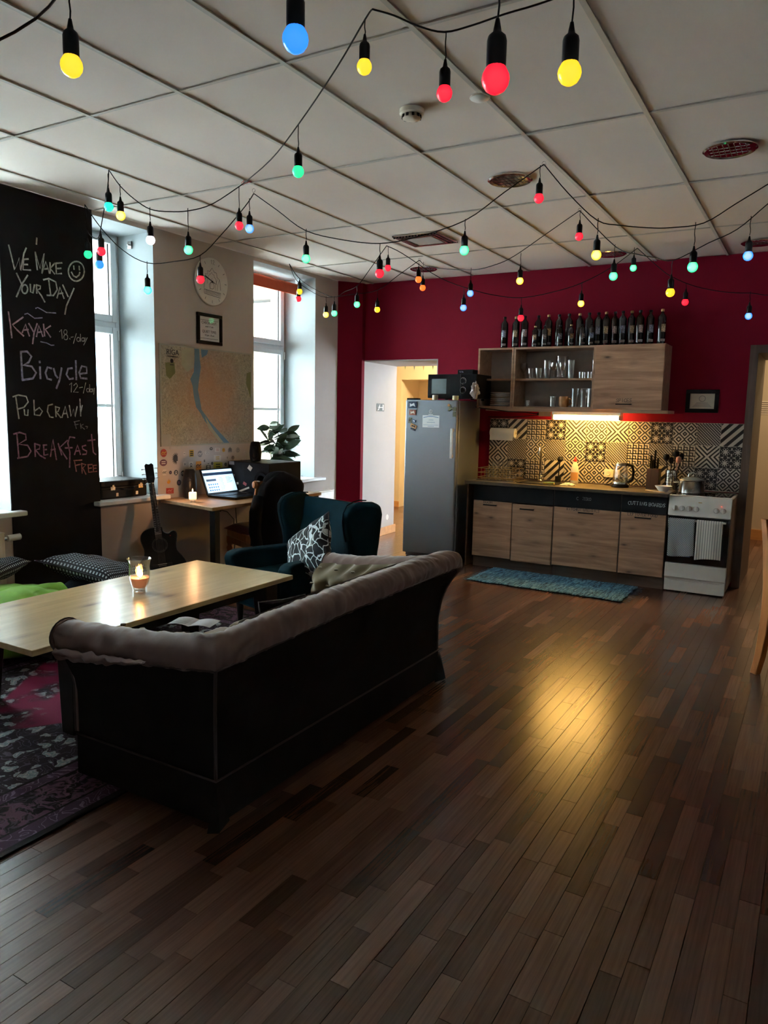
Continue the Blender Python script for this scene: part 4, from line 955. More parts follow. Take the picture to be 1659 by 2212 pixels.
# ================================================================ CHALK LETTERING ON THE BLACKBOARD
for nm, c, wd, strokes in [('we make your day', 'white', 0.012, [[[3.112, 2.538], [3.146, 2.388], [3.183, 2.469], [3.189, 2.391], [3.219, 2.506], [3.237, 2.543]], [[3.214, 2.463], [3.207, 2.398], [3.263, 2.405]], [[3.214, 2.466], [3.249, 2.475]], [[3.208, 2.432], [3.243, 2.438]], [[3.303, 2.529], [3.313, 2.416]], [[3.303, 2.529], [3.334, 2.427], [3.37, 2.533], [3.348, 2.399]], [[3.348, 2.399], [3.381, 2.482], [3.405, 2.408]], [[3.358, 2.427], [3.397, 2.438]], [[3.413, 2.48], [3.411, 2.409]], [[3.449, 2.482], [3.413, 2.441], [3.446, 2.411]], [[3.459, 2.484], [3.46, 2.413], [3.502, 2.422]], [[3.459, 2.484], [3.507, 2.495]], [[3.459, 2.448], [3.499, 2.457]], [[3.159, 2.367], [3.193, 2.301]], [[3.239, 2.367], [3.193, 2.301], [3.151, 2.215]], [[3.235, 2.277], [3.232, 2.264], [3.226, 2.253], [3.217, 2.246], [3.207, 2.245], [3.199, 2.249], [3.193, 2.258], [3.192, 2.271], [3.195, 2.283], [3.201, 2.294], [3.21, 2.301], [3.22, 2.303], [3.228, 2.299], [3.233, 2.289], [3.235, 2.277]], [[3.256, 2.311], [3.256, 2.261], [3.273, 2.256], [3.287, 2.312]], [[3.302, 2.314], [3.302, 2.26]], [[3.302, 2.314], [3.333, 2.311], [3.328, 2.291], [3.305, 2.282], [3.335, 2.249], [3.36, 2.209]], [[3.357, 2.357], [3.399, 2.372], [3.453, 2.357], [3.462, 2.306], [3.43, 2.262], [3.38, 2.257]], [[3.398, 2.36], [3.408, 2.267]], [[3.458, 2.25], [3.484, 2.326], [3.514, 2.254]], [[3.468, 2.28], [3.506, 2.289]], [[3.508, 2.345], [3.548, 2.271]], [[3.599, 2.335], [3.567, 2.273], [3.531, 2.204], [3.517, 2.146]], [[3.319, 2.624], [3.314, 2.583]]]), ('smiley face', 'white', 0.012, [[[3.691, 2.469], [3.688, 2.451], [3.68, 2.433], [3.669, 2.417], [3.655, 2.404], [3.638, 2.394], [3.621, 2.389], [3.603, 2.389], [3.588, 2.393], [3.575, 2.402], [3.565, 2.414], [3.559, 2.43], [3.557, 2.447], [3.56, 2.465], [3.568, 2.482], [3.579, 2.498], [3.593, 2.511], [3.609, 2.521], [3.626, 2.526], [3.643, 2.527], [3.659, 2.523], [3.673, 2.515], [3.683, 2.502], [3.689, 2.487], [3.691, 2.469]], [[3.603, 2.491], [3.605, 2.468]], [[3.649, 2.497], [3.65, 2.471]], [[3.583, 2.445], [3.598, 2.422], [3.622, 2.416], [3.645, 2.435], [3.652, 2.455]]]), ('wavy mark beside KAYAK top', 'lilac', 0.008, [[[3.289, 2.157], [3.304, 2.165], [3.326, 2.158], [3.37, 2.14], [3.444, 2.145]]]), ('small wavy mark above the K', 'lilac', 0.008, [[[3.205, 2.108], [3.227, 2.117], [3.246, 2.107], [3.278, 2.09], [3.337, 2.1]]]), ('wavy mark under KAYAK', 'lilac', 0.008, [[[3.316, 1.937], [3.361, 1.933], [3.397, 1.92], [3.42, 1.923]]]), ('kayak', 'pink', 0.012, [[[3.088, 2.109], [3.098, 2.027], [3.104, 1.944]], [[3.192, 2.087], [3.113, 2.029], [3.145, 1.998], [3.19, 1.964]], [[3.182, 1.986], [3.207, 2.043], [3.233, 1.968]], [[3.192, 2.003], [3.227, 2.009]], [[3.233, 2.05], [3.265, 1.999]], [[3.295, 2.056], [3.269, 1.991], [3.255, 1.919]], [[3.286, 1.969], [3.307, 2.046], [3.335, 1.974]], [[3.296, 1.998], [3.328, 2.005]], [[3.344, 2.058], [3.349, 1.979]], [[3.398, 2.052], [3.356, 2.024], [3.395, 1.976]]]), ('kayak price', 'white', 0.006, [[[3.468, 2.019], [3.484, 2.037], [3.488, 1.974]], [[3.529, 2.024], [3.527, 2.016], [3.523, 2.01], [3.518, 2.007], [3.512, 2.006], [3.507, 2.009], [3.503, 2.014], [3.502, 2.021], [3.504, 2.028], [3.508, 2.034], [3.513, 2.038], [3.519, 2.038], [3.525, 2.036], [3.528, 2.03], [3.529, 2.024]], [[3.533, 1.988], [3.531, 1.98], [3.527, 1.973], [3.52, 1.969], [3.513, 1.969], [3.506, 1.971], [3.502, 1.977], [3.501, 1.985], [3.503, 1.993], [3.507, 2.0], [3.514, 2.004], [3.521, 2.004], [3.528, 2.002], [3.532, 1.996], [3.533, 1.988]], [[3.548, 1.98], [3.552, 1.977]], [[3.56, 1.99], [3.58, 1.995]], [[3.606, 2.021], [3.578, 1.948]], [[3.635, 1.982], [3.633, 1.975], [3.629, 1.97], [3.623, 1.966], [3.617, 1.966], [3.612, 1.968], [3.608, 1.973], [3.607, 1.979], [3.609, 1.986], [3.613, 1.991], [3.618, 1.995], [3.624, 1.995], [3.63, 1.993], [3.634, 1.988], [3.635, 1.982]], [[3.64, 2.02], [3.64, 1.968]], [[3.673, 1.985], [3.671, 1.979], [3.668, 1.974], [3.663, 1.971], [3.657, 1.971], [3.653, 1.973], [3.65, 1.977], [3.649, 1.982], [3.65, 1.988], [3.654, 1.993], [3.658, 1.995], [3.664, 1.996], [3.669, 1.994], [3.672, 1.99], [3.673, 1.985]], [[3.672, 1.996], [3.674, 1.971]], [[3.68, 1.999], [3.686, 1.978]], [[3.698, 2.0], [3.683, 1.974], [3.665, 1.945]]]), ('bicycle', 'lilac', 0.016, [[[3.165, 1.858], [3.166, 1.765], [3.168, 1.671]], [[3.163, 1.856], [3.211, 1.863], [3.242, 1.832], [3.219, 1.791], [3.176, 1.771], [3.241, 1.765], [3.272, 1.724], [3.246, 1.684], [3.167, 1.67]], [[3.303, 1.765], [3.303, 1.687]], [[3.302, 1.803], [3.303, 1.795]], [[3.392, 1.761], [3.362, 1.767], [3.344, 1.728], [3.357, 1.688], [3.388, 1.683]], [[3.41, 1.76], [3.423, 1.716], [3.438, 1.699]], [[3.474, 1.768], [3.454, 1.685], [3.426, 1.625]], [[3.561, 1.773], [3.527, 1.767], [3.511, 1.725], [3.534, 1.693], [3.566, 1.7]], [[3.593, 1.826], [3.592, 1.693]], [[3.624, 1.736], [3.685, 1.745], [3.683, 1.787], [3.643, 1.793], [3.617, 1.743], [3.63, 1.706], [3.683, 1.704]]]), ('bicycle price', 'white', 0.006, [[[3.535, 1.654], [3.552, 1.669], [3.546, 1.602]], [[3.569, 1.65], [3.591, 1.668], [3.601, 1.648], [3.564, 1.602], [3.605, 1.603]], [[3.615, 1.635], [3.643, 1.641]], [[3.672, 1.674], [3.648, 1.597]], [[3.701, 1.621], [3.7, 1.615], [3.696, 1.61], [3.691, 1.608], [3.686, 1.607], [3.681, 1.61], [3.678, 1.615], [3.677, 1.62], [3.678, 1.626], [3.682, 1.631], [3.687, 1.634], [3.692, 1.634], [3.697, 1.632], [3.7, 1.627], [3.701, 1.621]], [[3.705, 1.662], [3.704, 1.607]], [[3.726, 1.62], [3.725, 1.616], [3.722, 1.612], [3.718, 1.609], [3.714, 1.609], [3.71, 1.611], [3.708, 1.615], [3.707, 1.62], [3.708, 1.625], [3.711, 1.629], [3.715, 1.631], [3.719, 1.631], [3.723, 1.629], [3.725, 1.625], [3.726, 1.62]], [[3.726, 1.632], [3.727, 1.608]], [[3.734, 1.634], [3.736, 1.614]], [[3.747, 1.637], [3.738, 1.591]]]), ('pub crawl', 'white', 0.011, [[[3.113, 1.557], [3.12, 1.491], [3.129, 1.411]], [[3.093, 1.556], [3.132, 1.569], [3.19, 1.561], [3.203, 1.524], [3.171, 1.488], [3.126, 1.475]], [[3.171, 1.472], [3.173, 1.436], [3.195, 1.432], [3.199, 1.47]], [[3.246, 1.537], [3.246, 1.437], [3.288, 1.433], [3.308, 1.462], [3.286, 1.487], [3.251, 1.465]], [[3.39, 1.512], [3.355, 1.503], [3.347, 1.462], [3.365, 1.423], [3.391, 1.42]], [[3.413, 1.496], [3.414, 1.426]], [[3.412, 1.496], [3.445, 1.488], [3.433, 1.463], [3.417, 1.459], [3.452, 1.42]], [[3.462, 1.42], [3.492, 1.499], [3.511, 1.42]], [[3.475, 1.447], [3.504, 1.449]], [[3.526, 1.506], [3.537, 1.429], [3.559, 1.481], [3.571, 1.426], [3.591, 1.499]], [[3.617, 1.554], [3.619, 1.431]], [[3.635, 1.508], [3.617, 1.448]]]), ('pub crawl price', 'grey', 0.007, [[[3.565, 1.389], [3.578, 1.34]], [[3.56, 1.389], [3.607, 1.397]], [[3.564, 1.367], [3.596, 1.371]], [[3.614, 1.376], [3.618, 1.34]], [[3.639, 1.371], [3.614, 1.359], [3.648, 1.335]], [[3.659, 1.356], [3.676, 1.354], [3.669, 1.341]]]), ('breakfast', 'rose', 0.012, [[[3.109, 1.306], [3.112, 1.231], [3.116, 1.145]], [[3.085, 1.307], [3.129, 1.318], [3.173, 1.305], [3.175, 1.269], [3.118, 1.239], [3.185, 1.229], [3.208, 1.188], [3.181, 1.153], [3.107, 1.144]], [[3.239, 1.237], [3.239, 1.151]], [[3.237, 1.24], [3.279, 1.227], [3.273, 1.202], [3.244, 1.195], [3.275, 1.157], [3.315, 1.134]], [[3.306, 1.226], [3.307, 1.156], [3.337, 1.161]], [[3.303, 1.226], [3.331, 1.228]], [[3.304, 1.193], [3.328, 1.196]], [[3.358, 1.146], [3.382, 1.265], [3.404, 1.121]], [[3.364, 1.191], [3.397, 1.197]], [[3.423, 1.235], [3.448, 1.153]], [[3.499, 1.256], [3.434, 1.206], [3.49, 1.122]], [[3.562, 1.274], [3.521, 1.281], [3.502, 1.237], [3.517, 1.169], [3.51, 1.061]], [[3.479, 1.202], [3.538, 1.202]], [[3.555, 1.151], [3.583, 1.22], [3.605, 1.151]], [[3.566, 1.176], [3.601, 1.179]], [[3.654, 1.216], [3.623, 1.21], [3.627, 1.189], [3.662, 1.173], [3.656, 1.151], [3.624, 1.15]], [[3.708, 1.295], [3.719, 1.162], [3.741, 1.145]], [[3.673, 1.25], [3.738, 1.256]]]), ('breakfast price', 'coral', 0.01, [[[3.553, 1.104], [3.565, 1.028]], [[3.547, 1.108], [3.616, 1.109]], [[3.56, 1.072], [3.602, 1.078]], [[3.613, 1.079], [3.615, 1.012]], [[3.611, 1.084], [3.65, 1.073], [3.622, 1.049], [3.647, 1.002]], [[3.669, 1.072], [3.672, 1.015], [3.705, 1.017]], [[3.666, 1.071], [3.705, 1.072]], [[3.67, 1.044], [3.699, 1.046]], [[3.713, 1.064], [3.715, 1.016], [3.745, 1.018]], [[3.712, 1.063], [3.744, 1.064]], [[3.714, 1.041], [3.739, 1.042]]])]:
    b = MB()
    for s in strokes:
        b.ribbon([(XL + .0068, y, z) for y, z in s], wd * .9, (1, 0, 0), .0004)
    o = obj('chalk_writing', b, 'chalk' + c, board); o['label'] = c + ' chalk writing: ' + nm

# ================================================================ WALL PIER WITH MAP, CLOCK, FRAME, STICKERS
XW = XL + .001
t = thing('wall_map', 'large city map with blue river hung between the windows', 'map', (XW, 4.385, 1.185))
obj('sheet', MB().box((0, 0, 0), (.006, 1.142, .838)), 'map', t)
def flat(name, pts, m, x): 
    o = obj(name, MB().prism([(y - 4.385, z - 1.185) for y, z in pts], .0008, 'x', x), m, t); return o
M['river'] = plain('map_river_blue', (.10, .23, .36), .35, var=.06); M['forest'] = plain('map_forest_green', (.16, .18, .07), .4); M['park'] = plain('map_pale_green', (.38, .38, .28), .4); M['maprim'] = plain('map_grey_rim', (.36, .37, .33), .4)
flat('park_area', [[4.631, 1.98], [4.727, 2.020], [4.775, 2.018], [4.772, 1.853], [4.695, 1.809], [4.629, 1.863]], 'park', .0055)
flat('river', [[4.782, 2.021], [4.838, 2.019], [4.843, 1.927], [4.856, 1.858], [4.833, 1.757], [4.817, 1.666], [4.844, 1.556], [4.857, 1.495], [4.957, 1.394], [5.09, 1.289], [5.221, 1.189], [5.12, 1.190], [5.0, 1.3], [4.898, 1.394], [4.842, 1.465], [4.793, 1.515], [4.767, 1.604], [4.755, 1.693], [4.728, 1.752], [4.771, 1.813], [4.78, 1.913]], 'river', .0057)
flat('river_island', [[4.899, 1.435], [5.0, 1.321], [5.135, 1.198], [5.074, 1.21], [4.941, 1.332]], 'park', .0061)
flat('forest', [[4.447, 1.871], [4.55, 1.882], [4.554, 1.791], [4.495, 1.74], [4.457, 1.767]], 'forest', .0056); flat('forest', [[5.454, 1.841], [5.512, 1.855], [5.511, 1.603], [5.478, 1.679], [5.445, 1.743]], 'forest', .0056)
flat('harbour_branch', [[4.86, 2.018], [4.95, 2.018], [4.93, 1.97], [4.87, 1.94], [4.862, 1.98]], 'river', .0056)
b = MB(); b.box((.006, 0, 0), (.0075, 1.142, .012)).box((.006, 0, .826), (.0075, 1.142, .838)).box((.006, 0, .012), (.0075, .018, .826)).box((.006, 1.130, .012), (.0075, 1.142, .826)).box((.006, .018, .012), (.0072, .11, .10)); obj('rim', b, 'maprim', t)
font_mesh('title', 'RIGA', .062, 'ink', t, (.0075, .075, .755), (R(90), 0, R(90))); font_mesh('title_accent', '-', .05, 'ink', t, (.0075, .128, .797), (R(90), 0, R(90)))
font_mesh('subtitle', 'CENTRALA DALA', .016, 'ink', t, (.0075, .078, .735), (R(90), 0, R(90)))
obj('crest', MB().lathe([(.001, 0), (.018, 0), (.018, .001), (.001, .001)], 10, (0, 0, 0), Matrix.Translation((.0065, .135, .705)) @ Matrix.Rotation(R(90), 4, 'Y')).box((.0065, .115, .67), (.0075, .155, .676)), 'ink', t)
M['plasticfilm'] = plain('clear_sheet_holder', (.50, .48, .46), .2)
obj('tape_strip', MB().box((.002, .10, -.025), (.004, .24, -.002)), 'plasticfilm', t)

t = thing('wall_clock', 'round white wall clock with a line drawing and thin ticks', 'clock', (XW, 4.99, 2.597))
ry = Matrix.Rotation(R(90), 4, 'Y')
M['clockface'] = plain('off_white_clock_face', (.66, .64, .58), .5, var=.02)
lathe_obj('face', [(.199, 0), (.203, .006), (.203, .016), (.198, .021), (.001, .021)], 'clockface', t, mat=ry, seg=56)
XC = .0215
for k in range(1, 12):
    a = R(90 - 30 * k); d = Vector((0, math.cos(a), math.sin(a)))
    obj('hour_tick', MB().ribbon([Vector((XC, 0, 0)) + d * .158, Vector((XC, 0, 0)) + d * .180], .004, (1, 0, 0)), 'ink', t)
b = MB(); text_strokes(b, '12', (XC, -.017, .148), (0, 1, 0), (0, 0, 1), .034, .0035, (1, 0, 0)); obj('numeral', b, 'ink', t)
b = MB()
leaf = [(-.10, -.075), (-.095, -.01), (-.075, .015), (-.085, .045), (-.055, .045), (-.055, .075), (-.03, .07), (0, .105), (.025, .075), (.055, .07), (.06, .035), (.09, .02), (.10, -.02), (.105, -.07)]
b.ribbon([(XC, y, z + .01) for y, z in leaf], .004, (1, 0, 0))
b.ribbon([(XC, y * .55 - .005, z * .55 + .02) for y, z in leaf], .003, (1, 0, 0))
b.ribbon([(XC, -.10, -.075), (XC, .105, -.085)], .004, (1, 0, 0)); b.ribbon([(XC, -.095, -.11), (XC, .10, -.125), (XC, .105, -.085)], .004, (1, 0, 0)); b.ribbon([(XC, -.10, -.075), (XC, -.095, -.11)], .004, (1, 0, 0))
for k in range(3): b.ribbon([(XC, -.085, -.083 - .009 * k), (XC, .095, -.093 - .009 * k)], .003, (1, 0, 0))
b.ribbon([(XC, -.005 + .03 * math.cos(R(q)), -.035 + .028 * math.sin(R(q))) for q in range(0, 361, 30)], .0035, (1, 0, 0))
for y0 in (-.03, .035, .06): b.ribbon([(XC, y0, -.07), (XC, y0 + .012, -.01), (XC, y0 + .03, .03)], .0028, (1, 0, 0))
obj('face_drawing', b, 'ink', t)
obj('hour_hand', MB().ribbon([(XC + .002, .022, -.008), (XC + .002, -.085, .038)], .008, (1, 0, 0)), 'ink', t)
obj('minute_hand', MB().ribbon([(XC + .003, .035, -.012), (XC + .003, -.13, .045)], .005, (1, 0, 0)), 'ink', t)
lathe_obj('hub', [(.008, 0), (.008, .006), (.001, .007)], 'ink', t, mat=Matrix.Translation((XC, 0, 0)) @ ry, seg=12)

t = thing('picture_frame', 'black picture frame with a printed notice under the clock', 'picture', (XW, 4.811, 2.06))
W_, H_ = .305, .262; b = MB(); b.box((0, 0, 0), (.022, W_, .028)).box((0, 0, H_ - .028), (.022, W_, H_)).box((0, 0, .028), (.022, .028, H_ - .028)).box((0, W_ - .028, .028), (.022, W_, H_ - .028)); obj('frame', b, 'black', t, bevel=.003)
obj('notice', MB().box((.002, .028, .028), (.008, W_ - .028, H_ - .028)), 'paper', t)
font_mesh('text', 'CHECK-OUT:', .032, 'ink', t, (.0085, W_ / 2, .172), (R(90), 0, R(90)), .0004, 'CENTER'); font_mesh('text', 'until 11 am', .022, 'ink', t, (.0085, W_ / 2, .145), (R(90), 0, R(90)), .0004, 'CENTER')
font_mesh('text', 'QUIET TIME:', .032, 'ink', t, (.0085, W_ / 2, .098), (R(90), 0, R(90)), .0004, 'CENTER'); font_mesh('text', '10 pm - 8 am', .022, 'ink', t, (.0085, W_ / 2, .071), (R(90), 0, R(90)), .0004, 'CENTER')
obj('rule_line', MB().box((.008, .045, .203), (.0085, W_ - .045, .206)).box((.008, .045, .048), (.0085, W_ - .045, .051)), 'ink', t)
obj('glazing', MB().box((.014, .027, .027), (.0155, W_ - .027, H_ - .027)), 'picglass', t)

# stickers: (y, z, radius, shape, face colour, mark colour, mark, label)
SC_ = dict(r=(.42, .05, .04), k=(.02, .02, .025), w=(.62, .58, .52), y=(.55, .34, .04), p=(.14, .05, .09), g=(.20, .20, .21), o=(.62, .26, .03), pk=(.50, .26, .22), yy=(.42, .36, .04))
for k_, c_ in SC_.items(): M['st' + k_] = plain('sticker_colour_' + k_, c_, .45, var=.05)
ST = [(4.418, 1.131, 0.034, 'o', 'r', 'y', 'wave', 'round red sticker with orange waves in the top left of the wall stickers'), (4.413, 1.051, 0.036, 'e', 'p', 'w', 'bar', 'oval plum sticker with a pale band below the red one'), (4.551, 1.079, 0.047, 'fan', 'k', 'k', 'sq', 'black feather fan sticker on the wall'), (4.651, 1.117, 0.013, 's', 'w', 'k', 'bar', 'tiny white label right of the feather fan'), (4.654, 1.029, 0.017, 's', 'w', 'k', 'face', 'small black and white square picture sticker'), (4.736, 1.117, 0.03, 's', 'y', 'k', 'rows', 'yellow and black sticker with three rows of letters'), (4.838, 1.108, 0.028, 'o', 'g', 'w', 'wave', 'grey round scribble sticker'), (4.927, 1.117, 0.025, 'e', 'w', 'g', 'ring', 'white oval sticker with grey outline'), (4.978, 1.149, 0.017, 'e', 'k', 'w', 'bar', 'small black oval sticker near the map edge'), (5.058, 1.136, 0.028, 'w', 'w', 'pk', 'bar', 'plain white rectangular sticker under the map'), (5.139, 1.132, 0.019, 'o', 'y', 'r', 'bar', 'round orange yellow sticker under the map'), (5.225, 1.134, 0.025, 'h', 'g', 'k', 'bar', 'grey house shaped sticker'), (5.333, 1.125, 0.025, 'o', 'g', 'w', 'ring', 'round grey sticker with pale ring'), (5.432, 1.099, 0.023, 'o', 'w', 'g', 'ring', 'white round sticker with grey ring beside the speaker'), (4.727, 1.015, 0.03, 's', 'w', 'k', 'face', 'black figure sticker left of the laptop'), (4.819, 1.006, 0.038, 's', 'o', 'k', 'wave', 'orange ship sticker above the laptop'), (4.892, 1.045, 0.009, 's', 'k', 'w', 'bar', 'tiny black crest sticker above the ship'), (4.94, 0.994, 0.027, 'h', 'k', 'w', 'rows', 'black hut sticker behind the laptop top'), (4.988, 1.018, 0.013, 'o', 'k', 'g', 'bar', 'tiny black round sticker beside the hut'), (5.063, 0.993, 0.047, 'w', 'yy', 'k', 'bar', 'wide mustard yellow sticker above the laptop'), (5.185, 1.062, 0.015, 't', 'w', 'k', 'face', 'white triangular sticker with a black outline'), (5.265, 1.057, 0.019, 'o', 'k', 'w', 'ring', 'black round sticker with white ring below the triangle one'), (5.164, 1.001, 0.015, 'o', 'k', 'g', 'sq', 'small plain black round sticker'), (5.23, 0.965, 0.028, 'o', 'k', 'w', 'face', 'large black round sticker with a bust'), (5.381, 1.01, 0.023, 'o', 'g', 'w', 'face', 'grey round sticker with a figure by the speaker'), (4.421, 0.969, 0.024, 's', 'w', 'k', 'wave', 'tilted black and white drawing sticker'), (4.489, 0.965, 0.015, 'o', 'k', 'p', 'sq', 'small dark round sticker in a row of three'), (4.551, 0.96, 0.023, 'o', 'k', 'w', 'face', 'black round sticker with a white bird shape'), (4.633, 0.95, 0.025, 'o', 'k', 'w', 'wave', 'black round sticker with white stripes right of the bird one'), (4.467, 0.891, 0.021, 'f', 'o', 'y', 'sq', 'small orange flame shaped sticker'), (4.583, 0.873, 0.025, 'o', 'k', 'p', 'sq', 'dark round sticker with a purple square'), (4.662, 0.862, 0.013, 'o', 'g', 'k', 'ring', 'small grey ring sticker behind the speaker'), (4.479, 0.811, 0.034, 'w', 'r', 'pk', 'wave', 'red picture postcard sticker low by the desk'), (5.057, 1.062, 0.038, 'w', 'w', 'y', 'bar', 'long cream strip sticker above the mustard one'), (5.443, 1.492, 0.034, 'o', 'g', 'k', 'face', 'brown round badge sticker on the map edge')]
for y, z, r_, shp, c, mk, mark, lab in ST:
    t = thing('sticker', lab, 'sticker', (XW, y, z), 0, 'stickers on the wall above the desk')
    rot = (hash(lab) % 7 - 3) * 0
    if shp == 'o': pts = [(r_ * math.cos(R(q)), r_ * math.sin(R(q))) for q in range(0, 360, 18)]
    elif shp == 'e': pts = [(r_ * 1.1 * math.cos(R(q)), r_ * .78 * math.sin(R(q))) for q in range(0, 360, 18)]
    elif shp == 's': pts = [(-r_ * .85, -r_), (r_ * .85, -r_), (r_ * .85, r_), (-r_ * .85, r_)]
    elif shp == 'w': pts = [(-r_ * 1.25, -r_ * .6), (r_ * 1.2, -r_ * .75), (r_ * 1.25, r_ * .6), (-r_ * 1.2, r_ * .75)]
    elif shp == 'h': pts = [(-r_, -r_), (r_, -r_), (r_, r_ * .2), (0, r_), (-r_, r_ * .2)]
    elif shp == 't': pts = [(-r_, -r_), (r_, -r_), (0, r_)]
    elif shp == 'f': pts = [(-.2 * r_, -r_), (.5 * r_, -.8 * r_), (r_, 0), (.6 * r_, .4 * r_), (.45 * r_, -.1 * r_), (.1 * r_, r_), (-.2 * r_, .2 * r_), (-.7 * r_, .1 * r_), (-.8 * r_, -.5 * r_)]
    else: # headdress-like fan of feathers
        pts = []
        for q in range(11):
            a = R(60 + q * 22); pts += [(r_ * math.cos(a), r_ * 1.1 * math.sin(a)), (r_ * .55 * math.cos(a + .18), r_ * .6 * math.sin(a + .18))]
        pts += [(r_ * .2, -r_ * .9), (r_ * .1, 0), (r_ * .3, r_ * .4)]
    obj('backing', MB().prism(pts, .0012, 'x', 0), 'st' + c, t)
    b = MB(); X_ = .0016; n = (1, 0, 0)
    if mark == 'ring': b.ribbon([(X_, r_ * .78 * math.cos(R(q)), r_ * .78 * math.sin(R(q)) * (.72 if shp == 'e' else 1)) for q in range(0, 361, 20)], r_ * .12, n); b.ribbon([(X_, -r_ * .3, -r_ * .3), (X_, 0, r_ * .35), (X_, r_ * .3, -r_ * .3)], r_ * .2, n)
    elif mark == 'bar': [b.box((.0012, -r_ * .6, q * r_ - r_ * .1), (.0018, r_ * .6, q * r_ + r_ * .1)) for q in (-.2, .25)]
    elif mark == 'rows': [b.box((.0012, -r_ * .6, q * r_ - r_ * .16), (.0018, r_ * .6, q * r_ + r_ * .16)) for q in (-.6, -.05, .5)]
    elif mark == 'wave': b.ribbon([(X_, -r_ * .8, -r_ * .1), (X_, -r_ * .3, r_ * .25), (X_, r_ * .2, 0), (X_, r_ * .7, r_ * .3)], r_ * .25, n); b.ribbon([(X_, -r_ * .7, -r_ * .4), (X_, 0, -r_ * .25), (X_, r_ * .7, -r_ * .4)], r_ * .12, n)
    elif mark == 'face': b.ribbon([(X_, r_ * .35 * math.cos(R(q)), r_ * .1 + r_ * .4 * math.sin(R(q))) for q in range(0, 361, 30)], r_ * .22, n); b.ribbon([(X_, -r_ * .45, -r_ * .6), (X_, 0, -r_ * .35), (X_, r_ * .45, -r_ * .6)], r_ * .25, n)
    else: b.box((.0012, -r_ * .45, -r_ * .45), (.0018, r_ * .45, r_ * .45))
    obj('print', b, 'st' + mk, t)

# ================================================================ DESK AND WHAT STANDS ON IT
dk = thing('desk', 'pine topped desk with black legs under the wall map', 'desk', (0, 0, 0))
b = MB(); b.prism([(-4.698, 4.37), (-3.985, 4.225), (-3.985, 5.68), (-4.698, 5.68)], .028, 'z', .722); obj('desktop', b, 'desktop', dk, bevel=.003)
for x, y in ((-4.02, 4.29), (-4.02, 5.62), (-4.64, 5.62)): obj('leg', MB().box((x - .028, y - .028, 0), (x + .028, y + .028, .722)), 'blacksteel', dk, bevel=.003)
obj('rail', MB().box((-4.64, 5.61, .68), (-4.02, 5.63, .72)), 'blacksteel', dk)
DZ_ = .7505
t = thing('laptop', 'black laptop with a lit web page open on the desk', 'laptop', (-4.17, 4.90, DZ_), 0)
obj('base', MB().box((-.315, -.20, .002), (-.0, .20, .021)), 'black', t, bevel=.006)
obj('keyboard', MB().box((-.28, -.165, .021), (-.15, .165, .0225)), 'blackmatt', t); b = MB()
for i in range(5):
    for j in range(13): b.box((-.277 + i * .025, -.160 + j * .0247, .0225), (-.256 + i * .025, -.139 + j * .0247, .0242))
obj('keys', b, 'black', t); obj('touchpad', MB().box((-.11, -.05, .021), (-.04, .05, .0216)), 'blackmatt', t)
lid = D.objects.new('lid', None)
tilt = Matrix.Translation((-.312, 0, .018)) @ Matrix.Rotation(R(-22), 4, 'Y')
ld = obj('lid', MB().box((-.012, -.20, 0), (0, .20, .235), tilt), 'black', t, bevel=.004)
obj('screen', MB().box((0, -.185, .018), (.0012, .185, .222), tilt), 'screen', ld)
M['pagedark'] = plain('page_navy', (.02, .04, .08), .3); M['pageblue'] = plain('page_blue', (.08, .2, .4), .3); M['pagewhite'] = emit('page_white', (.85, .92, 1), .8)
obj('page_header', MB().box((.0012, -.185, .172), (.0018, .185, .197), tilt), 'pagedark', ld); obj('tool_bar', MB().box((.0012, -.185, .205), (.0018, .185, .216), tilt), 'pagewhite', ld)
obj('page_button', MB().box((.0012, -.165, .120), (.0018, -.045, .139), tilt), 'pagedark', ld); b = MB()
for i in range(3):
    for j in range(5): b.box((.0012, -.155 + j * .026, .032 + i * .026), (.0018, -.139 + j * .026, .046 + i * .026), tilt)
obj('page_icons', b, 'pageblue', ld); b = MB()
for i in range(9): b.box((.0012, -.01, .04 + i * .013), (.0018, .03 + (i * 37 % 5) * .004, .043 + i * .013), tilt)
for i in range(5): b.box((.0012, .08, .145 - i * .012), (.0018, .13 + (i * 53 % 7) * .005, .148 - i * .012), tilt)
obj('page_text', b, 'pageblue', ld)
light('laptop_glow', 'AREA', (-4.44, 4.90, DZ_ + .14), .6, (.6, .8, 1), .3, .18, (0, R(-90), 0)).rotation_euler = (R(90), 0, R(90))

t = thing('subwoofer', 'big black loudspeaker box with stickers on the desk', 'loudspeaker', (-4.64, 5.13, DZ_))
obj('cabinet', MB().box((0, 0, .006), (.48, .46, .285)), 'blackmatt', t, bevel=.006)
ryy = Matrix.Rotation(R(90), 4, 'X')
lathe_obj('driver_ring', [(.10, 0), (.105, .004), (.095, .008), (.085, .003), (.03, -.004), (.001, -.003)], 'blackmatt', t, mat=Matrix.Translation((.385, 0, .13)) @ ryy @ Matrix.Scale(.75, 4), seg=32)
for x, z, w_, h, m, rr in ((.26, .235, .022, .04, 'cream', 35), (.045, .27, .03, .03, 'stg', 0), (.05, .155, .028, .028, 'stpk', 0), (.09, .085, .035, .02, 'cream', -10), (.17, .03, .085, .016, 'cream', -20), (.20, .09, .02, .026, 'str', 25)):
    obj('sticker_patch', MB().box((-w_ / 1, -.0015, -h / 2), (w_ / 1, 0, h / 2), Matrix.Translation((x, -.0002, z)) @ Matrix.Rotation(R(rr), 4, 'Y')), m, t)
for k in range(4): obj('foot', MB().box((.03 + .39 * (k % 2), .03 + .36 * (k // 2), 0), (.06 + .39 * (k % 2), .06 + .36 * (k // 2), .006)), 'black', t)
